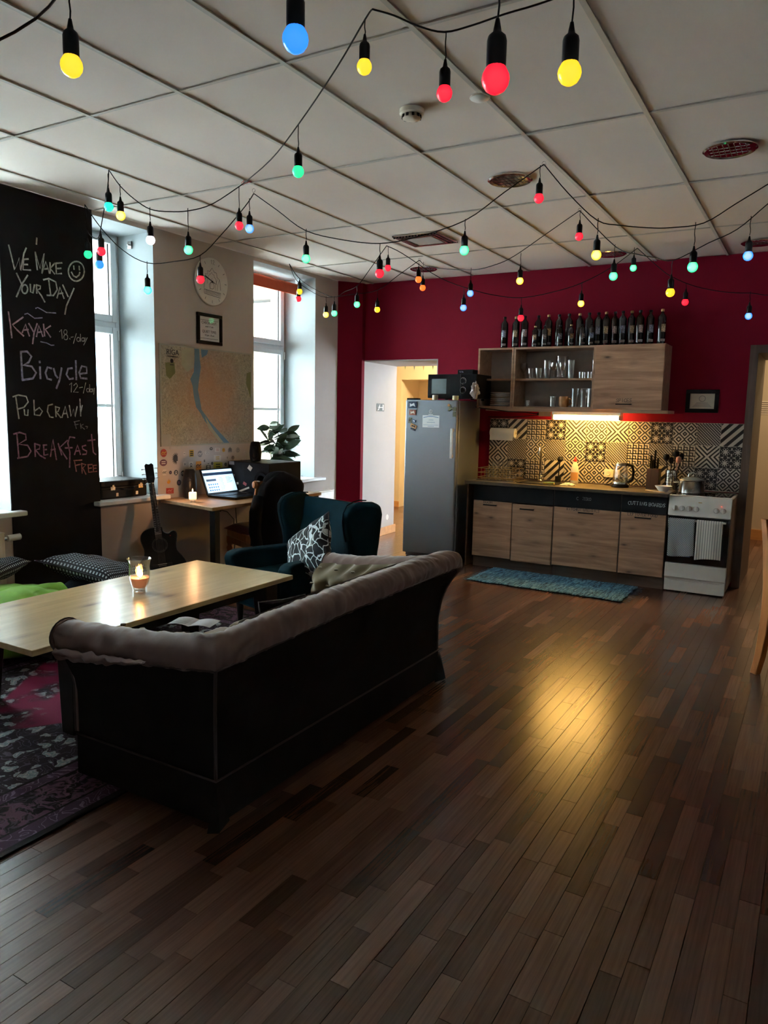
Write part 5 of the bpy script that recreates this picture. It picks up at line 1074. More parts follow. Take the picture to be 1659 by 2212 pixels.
def speaker(loc, rz, label, h, w_):
    t = thing('desk_speaker', label, 'loudspeaker', loc, rz)
    pr = [(.034, 0), (.052, .01), (.058, .05), (.060, h * .45), (.054, h * .75), (.046, h * .93), (.034, h - .004), (.001, h)]
    sc = Matrix.Diagonal((w_ / .12, w_ / .12, 1, 1)); obj('body', MB().lathe(pr, 22, (0, 0, 0), sc), 'black', t, smooth=True)
    for z, r_ in ((h * .30, .032), (h * .68, .018)):
        obj('driver', MB().lathe([(r_, 0), (r_ * 1.08, .004), (r_ * .9, .006), (r_ * .5, -.002), (.001, 0)], 18, (0, 0, 0), Matrix.Translation((0, -.052 * w_ / .12, z)) @ ryy), 'blackmatt', t, smooth=True)
speaker((-4.555, 4.565, DZ_), R(40), 'rounded black desk speaker between candle and laptop', .25, .12)
speaker((-4.40, 5.23, DZ_ + .287), R(35), 'rounded black speaker standing on the big black box', .185, .11)
t = thing('pillar_candle', 'small lit white candle in a glass dish on the desk', 'candle', (-4.335, 4.375, DZ_))
lathe_obj('dish', [(.022, .0), (.018, .004), (.016, .018), (.036, .024), (.046, .032), (.044, .034), (.033, .028), (.001, .022)], 'glass', t, seg=20)
lathe_obj('wax', [(.001, .022), (.030, .0225), (.031, .08), (.026, .083), (.020, .079), (.001, .078)], 'whitewax', t, seg=20)
lathe_obj('flame', [(.001, .084), (.004, .090), (.005, .096), (.001, .112)], 'flame', t, seg=8); cyl('wick', (0, 0, .078), (0, 0, .086), .001, 'ink', t, 6)
light('desk_candle_glow', 'POINT', (-4.335, 4.375, DZ_ + .12), 2.2, (1, .50, .22), .012)
# wall sockets and cables below the desk
t = thing('wall_socket', 'white double wall socket below the desk with a black plug', 'socket', (XL, 5.0, .60))
obj('plate', MB().box((0, -.075, -.04), (.012, .075, .04)), 'white', t, bevel=.004)
for k in (-.037, .037): obj('socket_well', MB().lathe([(.022, 0), (.021, .002), (.001, .002)], 16, (0, 0, 0), Matrix.Translation((.0125, k, 0)) @ ry), 'blackmatt', t)
cyl('plug', (.014, .037, 0), (.05, .037, -.005), .018, 'black', t, 12)
tag(obj('power_cable', MB().tube([(XL + .05, 5.037, .595), (XL + .10, 5.07, .58), (XL + .10, 5.16, .50), (XL + .07, 5.19, .36), (XL + .06, 5.16, .20), (XL + .05, 5.1, .01)], .004, 6), 'black', smooth=True), 'black power cable hanging from the plug below the desk', 'cable')
tag(obj('power_cable', MB().tube([(XL + .04, 5.18, .715), (XL + .05, 5.24, .6), (XL + .05, 5.26, .4), (XL + .04, 5.23, .2), (XL + .05, 5.3, .01)], .004, 6), 'black', smooth=True), 'second black cable dropping behind the desk towards the floor', 'cable')

# ================================================================ DESK CHAIR WITH JACKET
ch = thing('desk_chair', 'antique wooden chair with burgundy seat and turned legs at the desk', 'chair', (-4.12, 4.97, 0), R(-24))
b = MB().prism([(-.27, -.20), (.20, -.235), (.235, -.22), (.235, .22), (.20, .235), (-.27, .20)], .07, 'z', .40); obj('seat_rail', b, 'chairwood', ch, bevel=.01)
def seatf(u, v_):
    x, y = -.28 + u * .50, -.225 + v_ * .45; k = max(0, 1 - abs(u * 2 - 1) ** 4) * max(0, 1 - abs(v_ * 2 - 1) ** 4); return (x, y, .465 + .062 * k ** .6)
obj('seat', MB().grid(seatf, 16, 16), 'burg', ch, smooth=True, angle=90)
for y in (-.19, .19):
    prof = [(.016, 0), (.022, .01), (.016, .03), (.014, .12), (.020, .20), (.026, .23), (.016, .25), (.024, .27), (.028, .30), (.016, .325), (.026, .345), (.026, .40)]
    obj('front_leg', MB().lathe(prof, 14, (-.235, y, 0)), 'chairwood', ch, smooth=True)
    pts = [(.30, y, 0), (.245, y, .22), (.215, y, .45), (.235, y, .62), (.285, y, .80), (.33, y, .93)]
    obj('back_post', MB().tube(pts, [.017, .019, .022, .019, .017, .016], 8), 'chairwood', ch, smooth=True)
def arcrail(z, th, h, name):
    obj(name, MB().grid(lambda u, v_: (.235 + (z - .62) * .30 + .05 * math.sin(u * math.pi) + th * (1 if v_ > .5 else 0), -.19 + .38 * u, z + h * (abs(v_ * 2 - 1)) - h * .3 * math.sin(u * math.pi) * 0), 10, 5), 'chairwood', ch, smooth=True)
arcrail(.86, .018, .07, 'top_rail'); arcrail(.66, .016, .04, 'middle_rail')
lathe_obj('post_roundel', [(.001, -.022), (.026, -.018), (.034, 0), (.026, .018), (.001, .022)], 'chairwood', ch, mat=Matrix.Translation((.31, -.205, .90)) @ ryy, seg=18)
b = MB(); b.box((-.22, -.2, .34), (.21, -.185, .40)); obj('carved_apron', b, 'chairwood', ch, bevel=.005)
jk = thing('jacket', 'black jacket with hood hung over the back of the desk chair', 'jacket', (-3.87, 4.87, 0), R(-24))
def jack(u, v_):
    a = u * 2 * math.pi; z = .40 + v_ * .60; s = 1.0 if v_ < .78 else max(.02, math.cos((v_ - .78) / .22 * math.pi / 2)) ** .6
    k = 1 + .10 * noise.noise(Vector((math.cos(a) * 2, math.sin(a) * 2, z * 5))) + .06 * math.sin(a * 5 + z * 6)
    wy = (.19 + .05 * (1 - v_)) * s; wx = (.085 + .03 * (1 - v_)) * s
    return (math.cos(a) * wx * k + .02 + .08 * v_ - (.0 if v_ > .3 else 0), math.sin(a) * wy * k, z)
obj('body', MB().grid(jack, 40, 30, wrapu=True), 'jacket', jk, smooth=True, angle=90)
def hood(u, v_):
    a = u * 2 * math.pi; p = v_ * math.pi; return (.08 + .085 * math.cos(a) * math.sin(p) * (1 + .1 * math.sin(3 * a)), -.02 + .15 * math.sin(a) * math.sin(p) ** .8, .885 - .12 * math.cos(p) - .03 * math.cos(a) * math.sin(p))
obj('hood', MB().grid(hood, 30, 16, wrapu=True), 'jacket', jk, smooth=True, angle=90)
def sleeve(s): return [(.06, s * .19, .80), (.09, s * .235, .68), (.08, s * .24, .52), (.10, s * .22, .38)]
for s in (-1, 1): obj('sleeve', MB().tube(sleeve(s), [.05, .055, .05, .042], 12), 'jacket', jk, smooth=True)
obj('zip', MB().tube([(-.02, -.16, .9), (-.045, -.15, .78), (-.06, -.16, .62)], .004, 6), 'steel', jk, smooth=True)

# ================================================================ WING CHAIR
wc = thing('wing_armchair', 'dark petrol velvet wing chair between the desk and the sofa', 'armchair', (-3.12, 4.10, 0), R(-15))
# local: x -.40..+.40, front at y=-.34, back at y=+.40
obj('base', MB().box((-.34, -.27, .14), (.34, .36, .30)), 'teal', wc, bevel=.025, seg=3)
b = MB().box((-.24, -.34, .27), (.24, .24, .40)); obj('seat_cushion', b, 'teal', wc, bevel=.05, seg=4)
def backf(u, v_):
    "front face of the back, reclined, slightly hollow; loops round to the rear"
    x = -.265 + .53 * u; s = math.sin(u * math.pi)
    if v_ < .5:
        q = v_ * 2; z = .30 + .565 * q; y = .20 + .13 * q + .02 * s
    else:
        q = (v_ - .5) * 2; z = .865 - .565 * q; y = .33 + .02 * s + .11 * math.sin(min(1, q * 6) * math.pi / 2) - .0 * q
    if .40 < v_ < .62: z += .018 * math.sin((v_ - .40) / .22 * math.pi)
    return (x * (1 + .05 * (z - .5)), y, z)
obj('backrest', MB().grid(backf, 22, 40), 'teal', wc, smooth=True, angle=70)
def wing(s):
    out = [(.42, .28), (.46, .60), (.475, .80), (.46, .862), (.40, .886), (.30, .893), (.26, .885), (.20, .865), (.165, .82), (.16, .76), (.175, .68), (.195, .62), (.205, .56), (.20, .50), (.20, .28)]
    b = MB().prism(out, .085, 'x', -.0425); return b
for s in (-1, 1):
    o = obj('wing', wing(s), 'teal', wc, bevel=.032, seg=4, angle=30); o.location = (s * .295, 0, 0); o.rotation_euler = (0, R(s * 3), R(-s * 7))
    b = MB(); b.prism([(-.30, .16), (-.315, .40), (-.33, .47), (-.31, .51), (-.25, .525), (.28, .52), (.28, .16)], .11, 'x', -.055)
    a_ = obj('armrest', b, 'teal', wc, bevel=.038, seg=4, angle=30); a_.location = (s * .30, 0, 0); a_.rotation_euler = (0, 0, R(s * 3))
    pts = [(s * .338 + s * (.26 - y) * .12, y - .004, z) for y, z in [(.19, .62), (.172, .68), (.157, .76), (.161, .82), (.197, .867), (.26, .889), (.33, .896), (.4, .888)]]
    obj('piping', MB().tube(pts, .004, 6), 'teal', wc, smooth=True)
for x, y in ((-.29, -.24), (.29, -.24), (-.29, .32), (.29, .32)):
    obj('leg', MB().lathe([(.014, .010 if y < 0 else 0), (.017, .01), (.027, .14)], 12, (x, y, .0)), 'darkwood', wc, smooth=True)
t = thing('cushion', 'black cushion with white swirling lines leaning in the wing chair', 'cushion', (-2.885, 3.97, .565)); t.rotation_euler = (R(58), R(-34), R(-4)); pillow('cover', .43, .43, .14, 'swirl', t, wob=.03, seed=4); edge_piping(.43, .43, 'ink', t)

# ================================================================ GUITAR
gt = thing('guitar', 'black acoustic guitar leaning below the suitcase window', 'guitar', (-4.44, 4.165, .012))
gt.rotation_euler = (0, 0, 0)
gm = Matrix.Translation((-4.44, 4.165, .10)) @ Matrix.Rotation(R(47), 4, 'Z') @ Matrix.Rotation(R(-12.5), 4, 'X') @ Matrix.Rotation(R(-6.5), 4, 'Y')
gt.matrix_world = gm @ Matrix.Scale(.945, 4)
obj('stand', MB().tube([(-.10, -.08, .0), (-.10, .09, .0), (-.13, .13, -.105)], .008, 8).tube([(.10, -.08, .0), (.10, .09, .0), (.13, .13, -.105)], .008, 8).tube([(-.10, .09, 0), (.10, .09, 0)], .008, 8).tube([(-.10, -.02, 0), (-.14, -.10, -.10)], .008, 8).tube([(.10, -.02, 0), (.14, -.10, -.10)], .008, 8), 'blacksteel', gt, smooth=True)
# local: x across, z along the neck, -y towards the viewer
half = [(0, 0), (.08, .002), (.145, .022), (.185, .065), (.199, .12), (.192, .175), (.165, .225), (.138, .265), (.131, .30), (.138, .345), (.148, .385), (.145, .425), (.120, .462), (.075, .482), (.03, .487)]
left = [(-x, z) for x, z in half]
right = half[:11] + [(.150, .40), (.146, .425), (.128, .440), (.105, .438), (.085, .425), (.060, .430), (.04, .45), (.03, .487)]
outl = right + [p for p in left[::-1][:-1]]
# smooth outline
def smooth2(P, n=3):
    o_ = []; m_ = len(P)
    for i in range(m_):
        p0, p1, p2, p3 = [Vector(P[(i + k) % m_]) for k in (-1, 0, 1, 2)]
        for k in range(n):
            s = k / n; o_.append(tuple(.5 * ((2 * p1) + (p2 - p0) * s + (2 * p0 - 5 * p1 + 4 * p2 - p3) * s * s + (3 * p1 - p0 - 3 * p2 + p3) * s ** 3)))
    return o_
outl = smooth2(outl)
M['guitarblack'] = plain('glossy_black_lacquer', (.007, .007, .008), .3, var=.1, spec=.25)
obj('body', MB().prism(outl, .10, 'y', -.05), 'guitarblack', gt, smooth=True, angle=50)
obj('binding', MB().tube([(x, -.051, z) for x, z in outl], .0025, 5, closed=True), 'chalkgrey', gt, smooth=True)
rx = Matrix.Rotation(R(90), 4, 'X')
obj('sound_hole', MB().lathe([(.050, 0), (.001, .0)], 28, (0, 0, 0), Matrix.Translation((0, -.0506, .335)) @ rx), 'ink', gt)
for r_ in (.054, .062): obj('rosette', MB().tube([(r_ * math.cos(R(q)), -.0512, .335 + r_ * math.sin(R(q))) for q in range(0, 360, 12)], .0012, 4, closed=True), 'chalkgrey', gt, smooth=True)
b = MB(); b.prism([(-.028, .388), (.028, .388), (.0225, .86), (-.0225, .86)], .008, 'y', -.062); obj('fingerboard', b, 'darkwood', gt)
b = MB()
for k in range(1, 20):
    z = .86 - .645 * (1 - 2 ** (-k / 12)); 
    if z > .392: w_ = .0225 + (.86 - z) / .47 * .0055; b.box((-w_, -.0632, z - .001), (w_, -.062, z + .001))
obj('frets', b, 'steel', gt)
obj('neck', MB().tube([(0, -.040, .45), (0, -.044, .50), (0, -.048, .87)], [.03, .021, .02], 12), 'darkwood', gt, smooth=True)
obj('nut', MB().box((-.023, -.066, .858), (.023, -.054, .864)), 'cream', gt)
b = MB().prism([(-.023, .864), (.023, .864), (.034, .90), (.036, 1.02), (.022, 1.035), (0, 1.025), (-.022, 1.035), (-.036, 1.02), (-.034, .90)], .014, 'y', -.054, Matrix.Translation((0, 0, 0))); obj('headstock', b, 'guitarblack', gt, bevel=.002)
for s in (-1, 1):
    for k in range(3):
        z = .905 + k * .042; cyl('tuning_peg', (s * .036, -.045, z), (s * .056, -.045, z), .0035, 'chrome', gt, 8); obj('peg_button', MB().lathe([(.001, -.006), (.010, -.003), (.010, .003), (.001, .006)], 10, (s * .060, -.045, z), None), 'chrome', gt, smooth=True)
obj('bridge', MB().box((-.08, -.060, .150), (.08, -.050, .176)), 'darkwood', gt, bevel=.003); obj('saddle', MB().box((-.036, -.063, .170), (.036, -.060, .174)), 'cream', gt)
b = MB(); [b.lathe([(.003, 0), (.001, .003)], 6, (0, 0, 0), Matrix.Translation((-.026 + .0105 * k, -.060, .159)) @ rx) for k in range(6)]; obj('bridge_pins', b, 'cream', gt)
b = MB(); [b.tube([(-.026 + k * .0105, -.0635, .168), (-.019 + k * .0076, -.0665, .862)], .0005, 4) for k in range(6)]; obj('strings', b, 'steel', gt)
obj('logo_mark', MB().ribbon([(-.008, -.0506, .075), (0, -.0506, .084), (.012, -.0506, .078)], .006, (0, -1, 0)), 'cream', gt)
obj('red_dot', MB().box((.09, -.0508, .400), (.098, -.050, .406)), 'redplast', gt)

# ================================================================ SUITCASE ON THE SILL
t = thing('suitcase', 'old black suitcase with metal locks on the window sill', 'suitcase', (-4.72, 3.80, SILLZ + .036))
obj('shell', MB().box((-.33, 0, 0), (0, .455, .085)), 'blackmatt', t, bevel=.014, seg=3); obj('lid', MB().box((-.33, 0, .087), (0, .455, .140)), 'blackmatt', t, bevel=.016, seg=3)
obj('seam', MB().box((-.326, .004, .084), (.001, .451, .088)), 'black', t)
for y in (.11, .385): obj('lock', MB().box((.0, y - .022, .068), (.004, y + .022, .098)), 'brass' if y > .2 else 'steel', t, bevel=.002); obj('latch', MB().box((.003, y - .010, .080), (.008, y + .010, .110)), 'steel', t, bevel=.001)
b = MB().tube([(.004, .19, .078), (.014, .20, .070), (.016, .25, .066), (.014, .305, .070), (.004, .315, .078)], .006, 8); obj('handle', b, 'black', t, smooth=True)
for y in (.15, .345): obj('keyhole_plate', MB().box((0, y - .012, .018), (.002, y + .012, .045)), 'steel', t)
b = MB()
for x0, y0 in ((-.335, -.005), (-.335, .425), (-.03, -.005), (-.03, .425)): b.box((x0, y0, .10), (x0 + .035, y0 + .035, .143))
obj('corner_guard', b, 'black', t, bevel=.006)

# ================================================================ PLANT ON THE SILL
pt = thing('potted_plant', 'leafy rubber plant in a blue grey square pot on the window sill', 'plant', (-4.835, 6.02, SILLZ + .036))
b = MB(); s0, s1, h = .062, .080, .165
b.add([(-s0, -s0, 0), (s0, -s0, 0), (s0, s0, 0), (-s0, s0, 0), (-s1, -s1, h), (s1, -s1, h), (s1, s1, h), (-s1, s1, h), (-s1 + .008, -s1 + .008, h), (s1 - .008, -s1 + .008, h), (s1 - .008, s1 - .008, h), (-s1 + .008, s1 - .008, h), (-s0, -s0, h - .03), (s0, -s0, h - .03), (s0, s0, h - .03), (-s0, s0, h - .03)],
      [(0, 3, 2, 1), (0, 1, 5, 4), (1, 2, 6, 5), (2, 3, 7, 6), (3, 0, 4, 7), (4, 5, 9, 8), (5, 6, 10, 9), (6, 7, 11, 10), (7, 4, 8, 11), (8, 9, 13, 12), (9, 10, 14, 13), (10, 11, 15, 14), (11, 8, 12, 15)])
obj('pot', b, 'potgrey', pt); obj('soil', MB().box((-.066, -.066, .12), (.066, .066, .140)), 'soil', pt)
def leaf_bm(L, W):
    b = MB()
    def f(u, v_):
        w_ = W * math.sin(min(1, u * 1.02) * math.pi) ** .75 * (1.15 - .35 * u); s = v_ * 2 - 1
        return (L * u, w_ * s * .5, -.10 * L * u * u + .10 * abs(s) * w_ * .5)
    return b.grid(f, 7, 5)
LEAF = {}
def leaf(par, p, az, el, L, W, rollz=0):
    k = (round(L, 2), round(W, 2))
    if k not in LEAF:
        me = D.meshes.new('leaf'); q = leaf_bm(*k); me.from_pydata(q.v, [], q.f); me.materials.append(M['leaf'])
        for pl in me.polygons: pl.use_smooth = True
        LEAF[k] = me
    o = D.objects.new('leaf', LEAF[k]); COL.objects.link(o); o.parent = par; o.location = p; o.rotation_euler = (rollz, -el, az)
# stems: (tip offset, list of leaves)
rp = random.Random(12)
stems = [[(0, 0, .13), (-.01, -.03, .3), (-.02, -.05, .45), (-.01, -.03, .58)], [(.02, .02, .13), (.03, .05, .28), (.05, .12, .42), (.05, .17, .50)], [(.0, .03, .13), (.03, .03, .25), (.07, -.03, .36), (.07, -.09, .42)], [(.01, -.02, .13), (.04, .03, .22), (.05, .08, .30), (.07, .13, .34)]]
for st in stems:
    obj('stem', MB().tube(st, [.007, .006, .005, .003], 7), 'stem', pt, smooth=True)
    for q in range(15):
        f = .28 + .72 * q / 14; i = min(2, int(f * 3)); g = f * 3 - i; p = Vector(st[i]).lerp(Vector(st[i + 1]), g)
        leaf(pt, p, rp.uniform(-2.2, 2.2) + (.3 if q % 2 else -.3), rp.uniform(-.6, .9), rp.choice((.14, .17, .21)), rp.choice((.07, .085)), rp.uniform(-1.3, 1.3))
leaf(pt, (.05, .17, .48), 1.45, .45, .22, .07, .8); leaf(pt, (-.01, -.03, .56), 1.2, 1.0, .15, .05); leaf(pt, (.05, .13, .40), 1.4, -.15, .2, .06, .4); leaf(pt, (.07, .12, .33), 1.5, -.55, .2, .06)
leaf(pt, (-.01, -.05, .46), -1.5, .2, .18, .06); leaf(pt, (.06, -.08, .40), -1.6, -.1, .2, .06); leaf(pt, (.05, .06, .26), 1.2, -.5, .18, .06); leaf(pt, (.02, -.02, .2), -1.5, -.3, .16, .05)
# roller blind over the second window
t = thing('roller_blind', 'rolled up orange red blind at the top of the plant window', 'blind', (-4.93, 5.565, 2.80))
cyl('roll', (0, .01, 0), (0, .985, 0), .030, 'orange', t, 18); obj('hem', MB().box((.026, .012, -.075), (.032, .982, .0)), 'orange', t); obj('hem_bar', MB().box((.022, .012, -.09), (.036, .982, -.070)), 'orange', t, bevel=.003)
for y in (0, .985): obj('bracket', MB().box((-.03, y, -.03), (.03, y + .008, .08)), 'pvc', t)
t = thing('blind_bracket', 'small metal blind bracket left in the niche above the suitcase window', 'bracket', (-4.95, 4.33, 2.80)); obj('plate', MB().box((-.02, 0, -.03), (.02, .014, .03)), 'steel', t); cyl('pin', (0, .0, 0), (0, -.02, 0), .006, 'steel', t)
t = thing('cloth', 'crumpled white cloth lying on the sill behind the plant', 'cloth', (-4.90, 6.35, SILLZ + .036)); obj('fabric', MB().grid(lambda u, v_: (-.06 + .14 * v_, -.16 + .32 * u, .004 + .022 * abs(noise.noise(Vector((u * 9, v_ * 7, 0)))) + .012 * math.sin(v_ * 3.1)), 34, 12), 'reveal', t, smooth=True, angle=90)

# ================================================================ CHAIR AT THE RIGHT EDGE
rc_ = thing('dining_chair', 'orange brown wooden chair cut off by the right edge', 'chair', (.082, 4.806, 0), R(45))
for s, x in ((-1, -.205), (1, .205)):
    pts = [(x - .0, .22, 0), (x + .005, .185, .14), (x + .01, .165, .30), (x + .012, .16, .45)]
    vs = []; fs = []
    P = [(.225, 0, .024), (.198, .12, .028), (.180, .26, .031), (.172, .42, .032), (.178, .55, .030), (.205, .75, .026), (.245, .93, .021)]
    for y, z, r_ in P: vs += [(x - .019, y - r_, z), (x + .019, y - r_, z), (x + .019, y + r_, z), (x - .019, y + r_, z)]
    n = len(P); fs = [(0, 3, 2, 1), (4 * n - 4, 4 * n - 3, 4 * n - 2, 4 * n - 1)] + [(4 * i + k, 4 * i + (k + 1) % 4, 4 * i + 4 + (k + 1) % 4, 4 * i + 4 + k) for i in range(n - 1) for k in range(4)]
    obj('back_leg', MB().add(vs, fs), 'honeywood', rc_, bevel=.005)
    obj('front_leg', MB().box((x - .017, -.215, 0), (x + .017, -.18, .43)), 'honeywood', rc_, bevel=.004)
    obj('side_rail', MB().box((x - .010, -.18, .37), (x + .010, .14, .43)), 'honeywood', rc_, bevel=.002)
obj('seat', MB().box((-.215, -.23, .43), (.215, .15, .475)), 'burg', rc_, bevel=.018, seg=3)
for z, y in ((.86, .25), (.70, .20), (.58, .175)): obj('back_rail', MB().box((-.19, y - .010, z - .035), (.19, y + .010, z + .035)), 'honeywood', rc_, bevel=.004)
obj('front_rail', MB().box((-.19, -.205, .37), (.19, -.19, .43)), 'honeywood', rc_, bevel=.002)

# ================================================================ DOORWAY SIGN, SWITCH, BUNTING
def jx(y): return -4.53 - .07 * (y - YB - .02) / (YJ - YB - .02)
t = thing('exit_sign', 'small dark emergency exit sign with running figure in the doorway', 'sign', (jx(7.70) + .001, 7.70, 1.56)); t.rotation_euler = (0, 0, R(4.6))
M['signdark'] = plain('dark_green_sign', (.012, .035, .03), .4)
obj('plate', MB().box((0, -.10, -.045), (.004, .10, .045)), 'signdark', t)
b = MB(); n = (1, 0, 0); X_ = .0045
b.box((.004, .055, -.035), (.0048, .085, .035)); b.ribbon([(X_, -.06, .0), (X_, .05, .0)], .008, n); b.ribbon([(X_, -.05, -.03), (X_, -.035, -.008), (X_, -.02, .012), (X_, -.035, .02)], .009, n); b.ribbon([(X_, -.035, -.008), (X_, -.055, -.018), (X_, -.07, -.034)], .008, n); b.ribbon([(X_, -.02, .012), (X_, -.045, .008)], .007, n); b.ribbon([(X_, -.026, .026), (X_, -.018, .028)], .012, n)
obj('pictogram', b, 'paper', t)
t = thing('wall_disc', 'blank white cover disc low on the white doorway side', 'cover', (jx(7.95) + .001, 7.95, .21)); lathe_obj('cover', [(.035, 0), (.034, .004), (.001, .005)], 'white', t, mat=ry, seg=24)
t = thing('light_switch', 'white light switch on the yellow hall wall', 'switch', (-5.93, HB - .001, 1.02)); obj('plate', MB().box((-.04, -.01, -.045), (.04, 0, .045)), 'white', t, bevel=.003); obj('rocker', MB().box((-.022, -.015, -.028), (.022, -.009, .028)), 'white', t, bevel=.002)
bt = thing('bunting', 'string of small triangular flags in the yellow hall', 'bunting', (0, 9.0, 0))
M['flagblue'] = plain('blue_grey_flag', (.22, .28, .26), .8); M['flagyellow'] = plain('yellow_flag', (.52, .42, .20), .8); M['flaggreen'] = plain('green_flag', (.18, .28, .12), .8)
pts = [(-5.3 + k * .14, 0, 2.36 - .0 * k - .05 * math.sin(k / 8 * math.pi)) for k in range(11)]
obj('cord', MB().tube(pts, .003, 5), 'cream', bt, smooth=True)
for k in range(10):
    x, _, z = pts[k]; x2, _, z2 = pts[k + 1]
    obj('flag', MB().prism([(x + .02, z - .004), (x2 - .02, z2 - .004), ((x + x2) / 2, z - .24)], .002, 'y', -.001), ('flagblue', 'flagyellow', 'flaggreen')[k % 3], bt)
# notice on the passage wall beyond the right doorway
t = thing('wall_notice', 'brown paper notice with lines of writing beyond the right doorway', 'notice', (-.735, HB - .001, 1.57)); obj('sheet', MB().box((0, -.003, 0), (.42, 0, .165)), 'cream', t); b = MB()
for k in range(6): b.ribbon([(.02, -.0034, .145 - k * .025), (.38 - (k * 31 % 5) * .02, -.0034, .145 - k * .025)], .008, (0, -1, 0))
obj('writing', b, 'plinth', t)

# ================================================================ FRIDGE WITH ITS MAGNETS, MICROWAVE
FX0, FX1, FY, FH = -3.66, -3.085, 6.68, 1.635
fr = thing('fridge', 'tall silver grey single door fridge between doorway and kitchen', 'fridge', (0, 0, 0))
obj('cabinet', MB().box((FX0 + .004, FY + .062, .03), (FX1 - .002, YB - .012, FH - .004)), 'fridge', fr, bevel=.006)
obj('door', MB().box((FX0, FY, .07), (FX1, FY + .052, FH)), 'fridge', fr, bevel=.012, seg=3)
obj('door_seal', MB().box((FX0 + .01, FY + .052, .08), (FX1 - .01, FY + .062, FH - .012)), 'black', fr)
obj('handle', MB().box((FX1 - .052, FY - .036, 1.065), (FX1 - .022, FY - .022, 1.36)), 'white', fr, bevel=.006, seg=3)
for z in (1.075, 1.325): obj('handle_mount', MB().box((FX1 - .05, FY - .024, z), (FX1 - .026, FY, z + .03)), 'white', fr, bevel=.003)
obj('plinth', MB().box((FX0 + .02, FY + .05, 0), (FX1 - .02, YB - .03, .03)), 'black', fr); obj('hinge_cover', MB().box((FX0 + .01, FY + .005, FH + .0005), (FX0 + .14, FY + .06, FH + .016)), 'black', fr, bevel=.005)
b = MB(); b.tube([(-3.372 + .017 * math.cos(R(q)), FY - .001, 1.52 + .017 * math.sin(R(q))) for q in range(0, 360, 20)], .002, 4, closed=True); b.tube([(-3.378, FY - .001, 1.508), (-3.372, FY - .001, 1.532), (-3.366, FY - .001, 1.508)], .002, 4); b.box((-3.397, FY - .0012, 1.487), (-3.347, FY, 1.494)); obj('emblem', b, 'paper', fr)
def magnet(x, z, w_, h, m, lab, mm=None, rz=0):
    t = thing('fridge_magnet', lab, 'magnet', (x, FY - .001, z)); t.rotation_euler = (0, R(rz), 0)
    obj('body', MB().box((-w_ / 2, -.006, -h / 2), (w_ / 2, 0, h / 2)), m, t, bevel=.0015)
    if mm: obj('picture', MB().prism([(-w_ * .3, -h * .3), (w_ * .1, -h * .1), (w_ * .35, -h * .3), (w_ * .2, h * .3), (-w_ * .1, h * .1), (-w_ * .3, h * .25)], .001, 'y', -.0072), mm, t)
M['magblue'] = plain('night_photo_blue', (.03, .05, .10), .3, var=.6, scale=60); M['magbrick'] = plain('brick_photo', (.30, .09, .05), .4, var=.4, scale=60); M['magolive'] = plain('olive_relief', (.16, .16, .09), .5, var=.5, scale=90)
magnet(-3.578, 1.583, .098, .068, 'magblue', 'dark blue photo magnet at the top left of the fridge door', 'paper')
magnet(-3.575, 1.508, .075, .055, 'magbrick', 'red brick picture magnet below the blue one on the fridge', 'cream')
magnet(-3.602, 1.428, .038, .056, 'magolive', 'oval stone coloured magnet on the fridge left edge', 'steel', 5)
magnet(-3.556, 1.422, .034, .026, 'pageblue', 'tiny bright blue magnet next to the oval one', 'paper', 20)
magnet(-3.560, 1.370, .072, .036, 'orangemug', 'orange ship magnet tilted on the fridge', 'ink', 22)
magnet(-3.565, 1.338, .06, .018, 'magblue', 'narrow silver blue magnet under the orange one', 'steel', 20)
t = thing('fridge_magnet', 'cut out animal magnet in olive and tan at the top right of the fridge', 'magnet', (-3.140, FY - .001, 1.56))
obj('body', MB().prism([(-.045, -.03), (-.02, -.035), (.0, -.012), (.02, -.038), (.045, -.03), (.05, .0), (.03, .012), (.012, -.004), (-.008, .005), (-.012, .03), (-.035, .04), (-.05, .022), (-.03, .01), (-.035, -.01)], .006, 'y', -.006), 'magolive', t, bevel=.001)
obj('head', MB().lathe([(.014, 0), (.012, .003), (.001, .004)], 12, (0, 0, 0), Matrix.Translation((-.034, -.006, .024)) @ rx), 'orangemug', t)
magnet(-3.112, 1.497, .034, .046, 'magolive', 'small plain green magnet under the animal magnet')
t = thing('certificate', 'white certificate sheet taped to the middle of the fridge door', 'certificate', (-3.461, FY - .0008, 1.362))
obj('sheet', MB().box((0, -.0012, 0), (.187, 0, .12)), 'paper', t)
b = MB(); b.ribbon([(.012 + .163 * k / 10, -.0014, .098 + .012 * math.sin(k / 10 * math.pi)) for k in range(11)], .006, (0, -1, 0)); b.ribbon([(.07, -.0014, .075), (.12, -.0014, .075)], .003, (0, -1, 0)); b.ribbon([(.05, -.0014, .05), (.14, -.0014, .05)], .003, (0, -1, 0)); b.ribbon([(.01, -.0014, .025), (.177, -.0014, .025)], .002, (0, -1, 0)); b.ribbon([(.06, -.0014, .012), (.13, -.0014, .012)], .003, (0, -1, 0)); obj('print', b, 'pageblue', t)
FT = FH + .0005
for x, lab, m in ((-3.335, 'left white paper tape roll holding up the microwave', 'cream'), (-3.02, 'right pale yellow tape roll holding up the microwave', 'cream')):
    pass
mw = thing('microwave', 'black microwave oven standing on top of the fridge', 'microwave', (-3.435, 6.735, FT + .001))
for x, y in ((.06, .05), (.46, .05), (.06, .3), (.46, .3)): lathe_obj('foot', [(.018, 0), (.018, .017)], 'black', mw, c=(x, y, 0), seg=10)
obj('body', MB().box((0, .012, .017), (.525, .36, .25)), 'black', mw, bevel=.004); obj('door', MB().box((0, -.012, .017), (.355, .011, .25)), 'black', mw, bevel=.004)
M['mwglass'] = plain('grey_oven_window', (.17, .21, .22), .12, coat=.5)
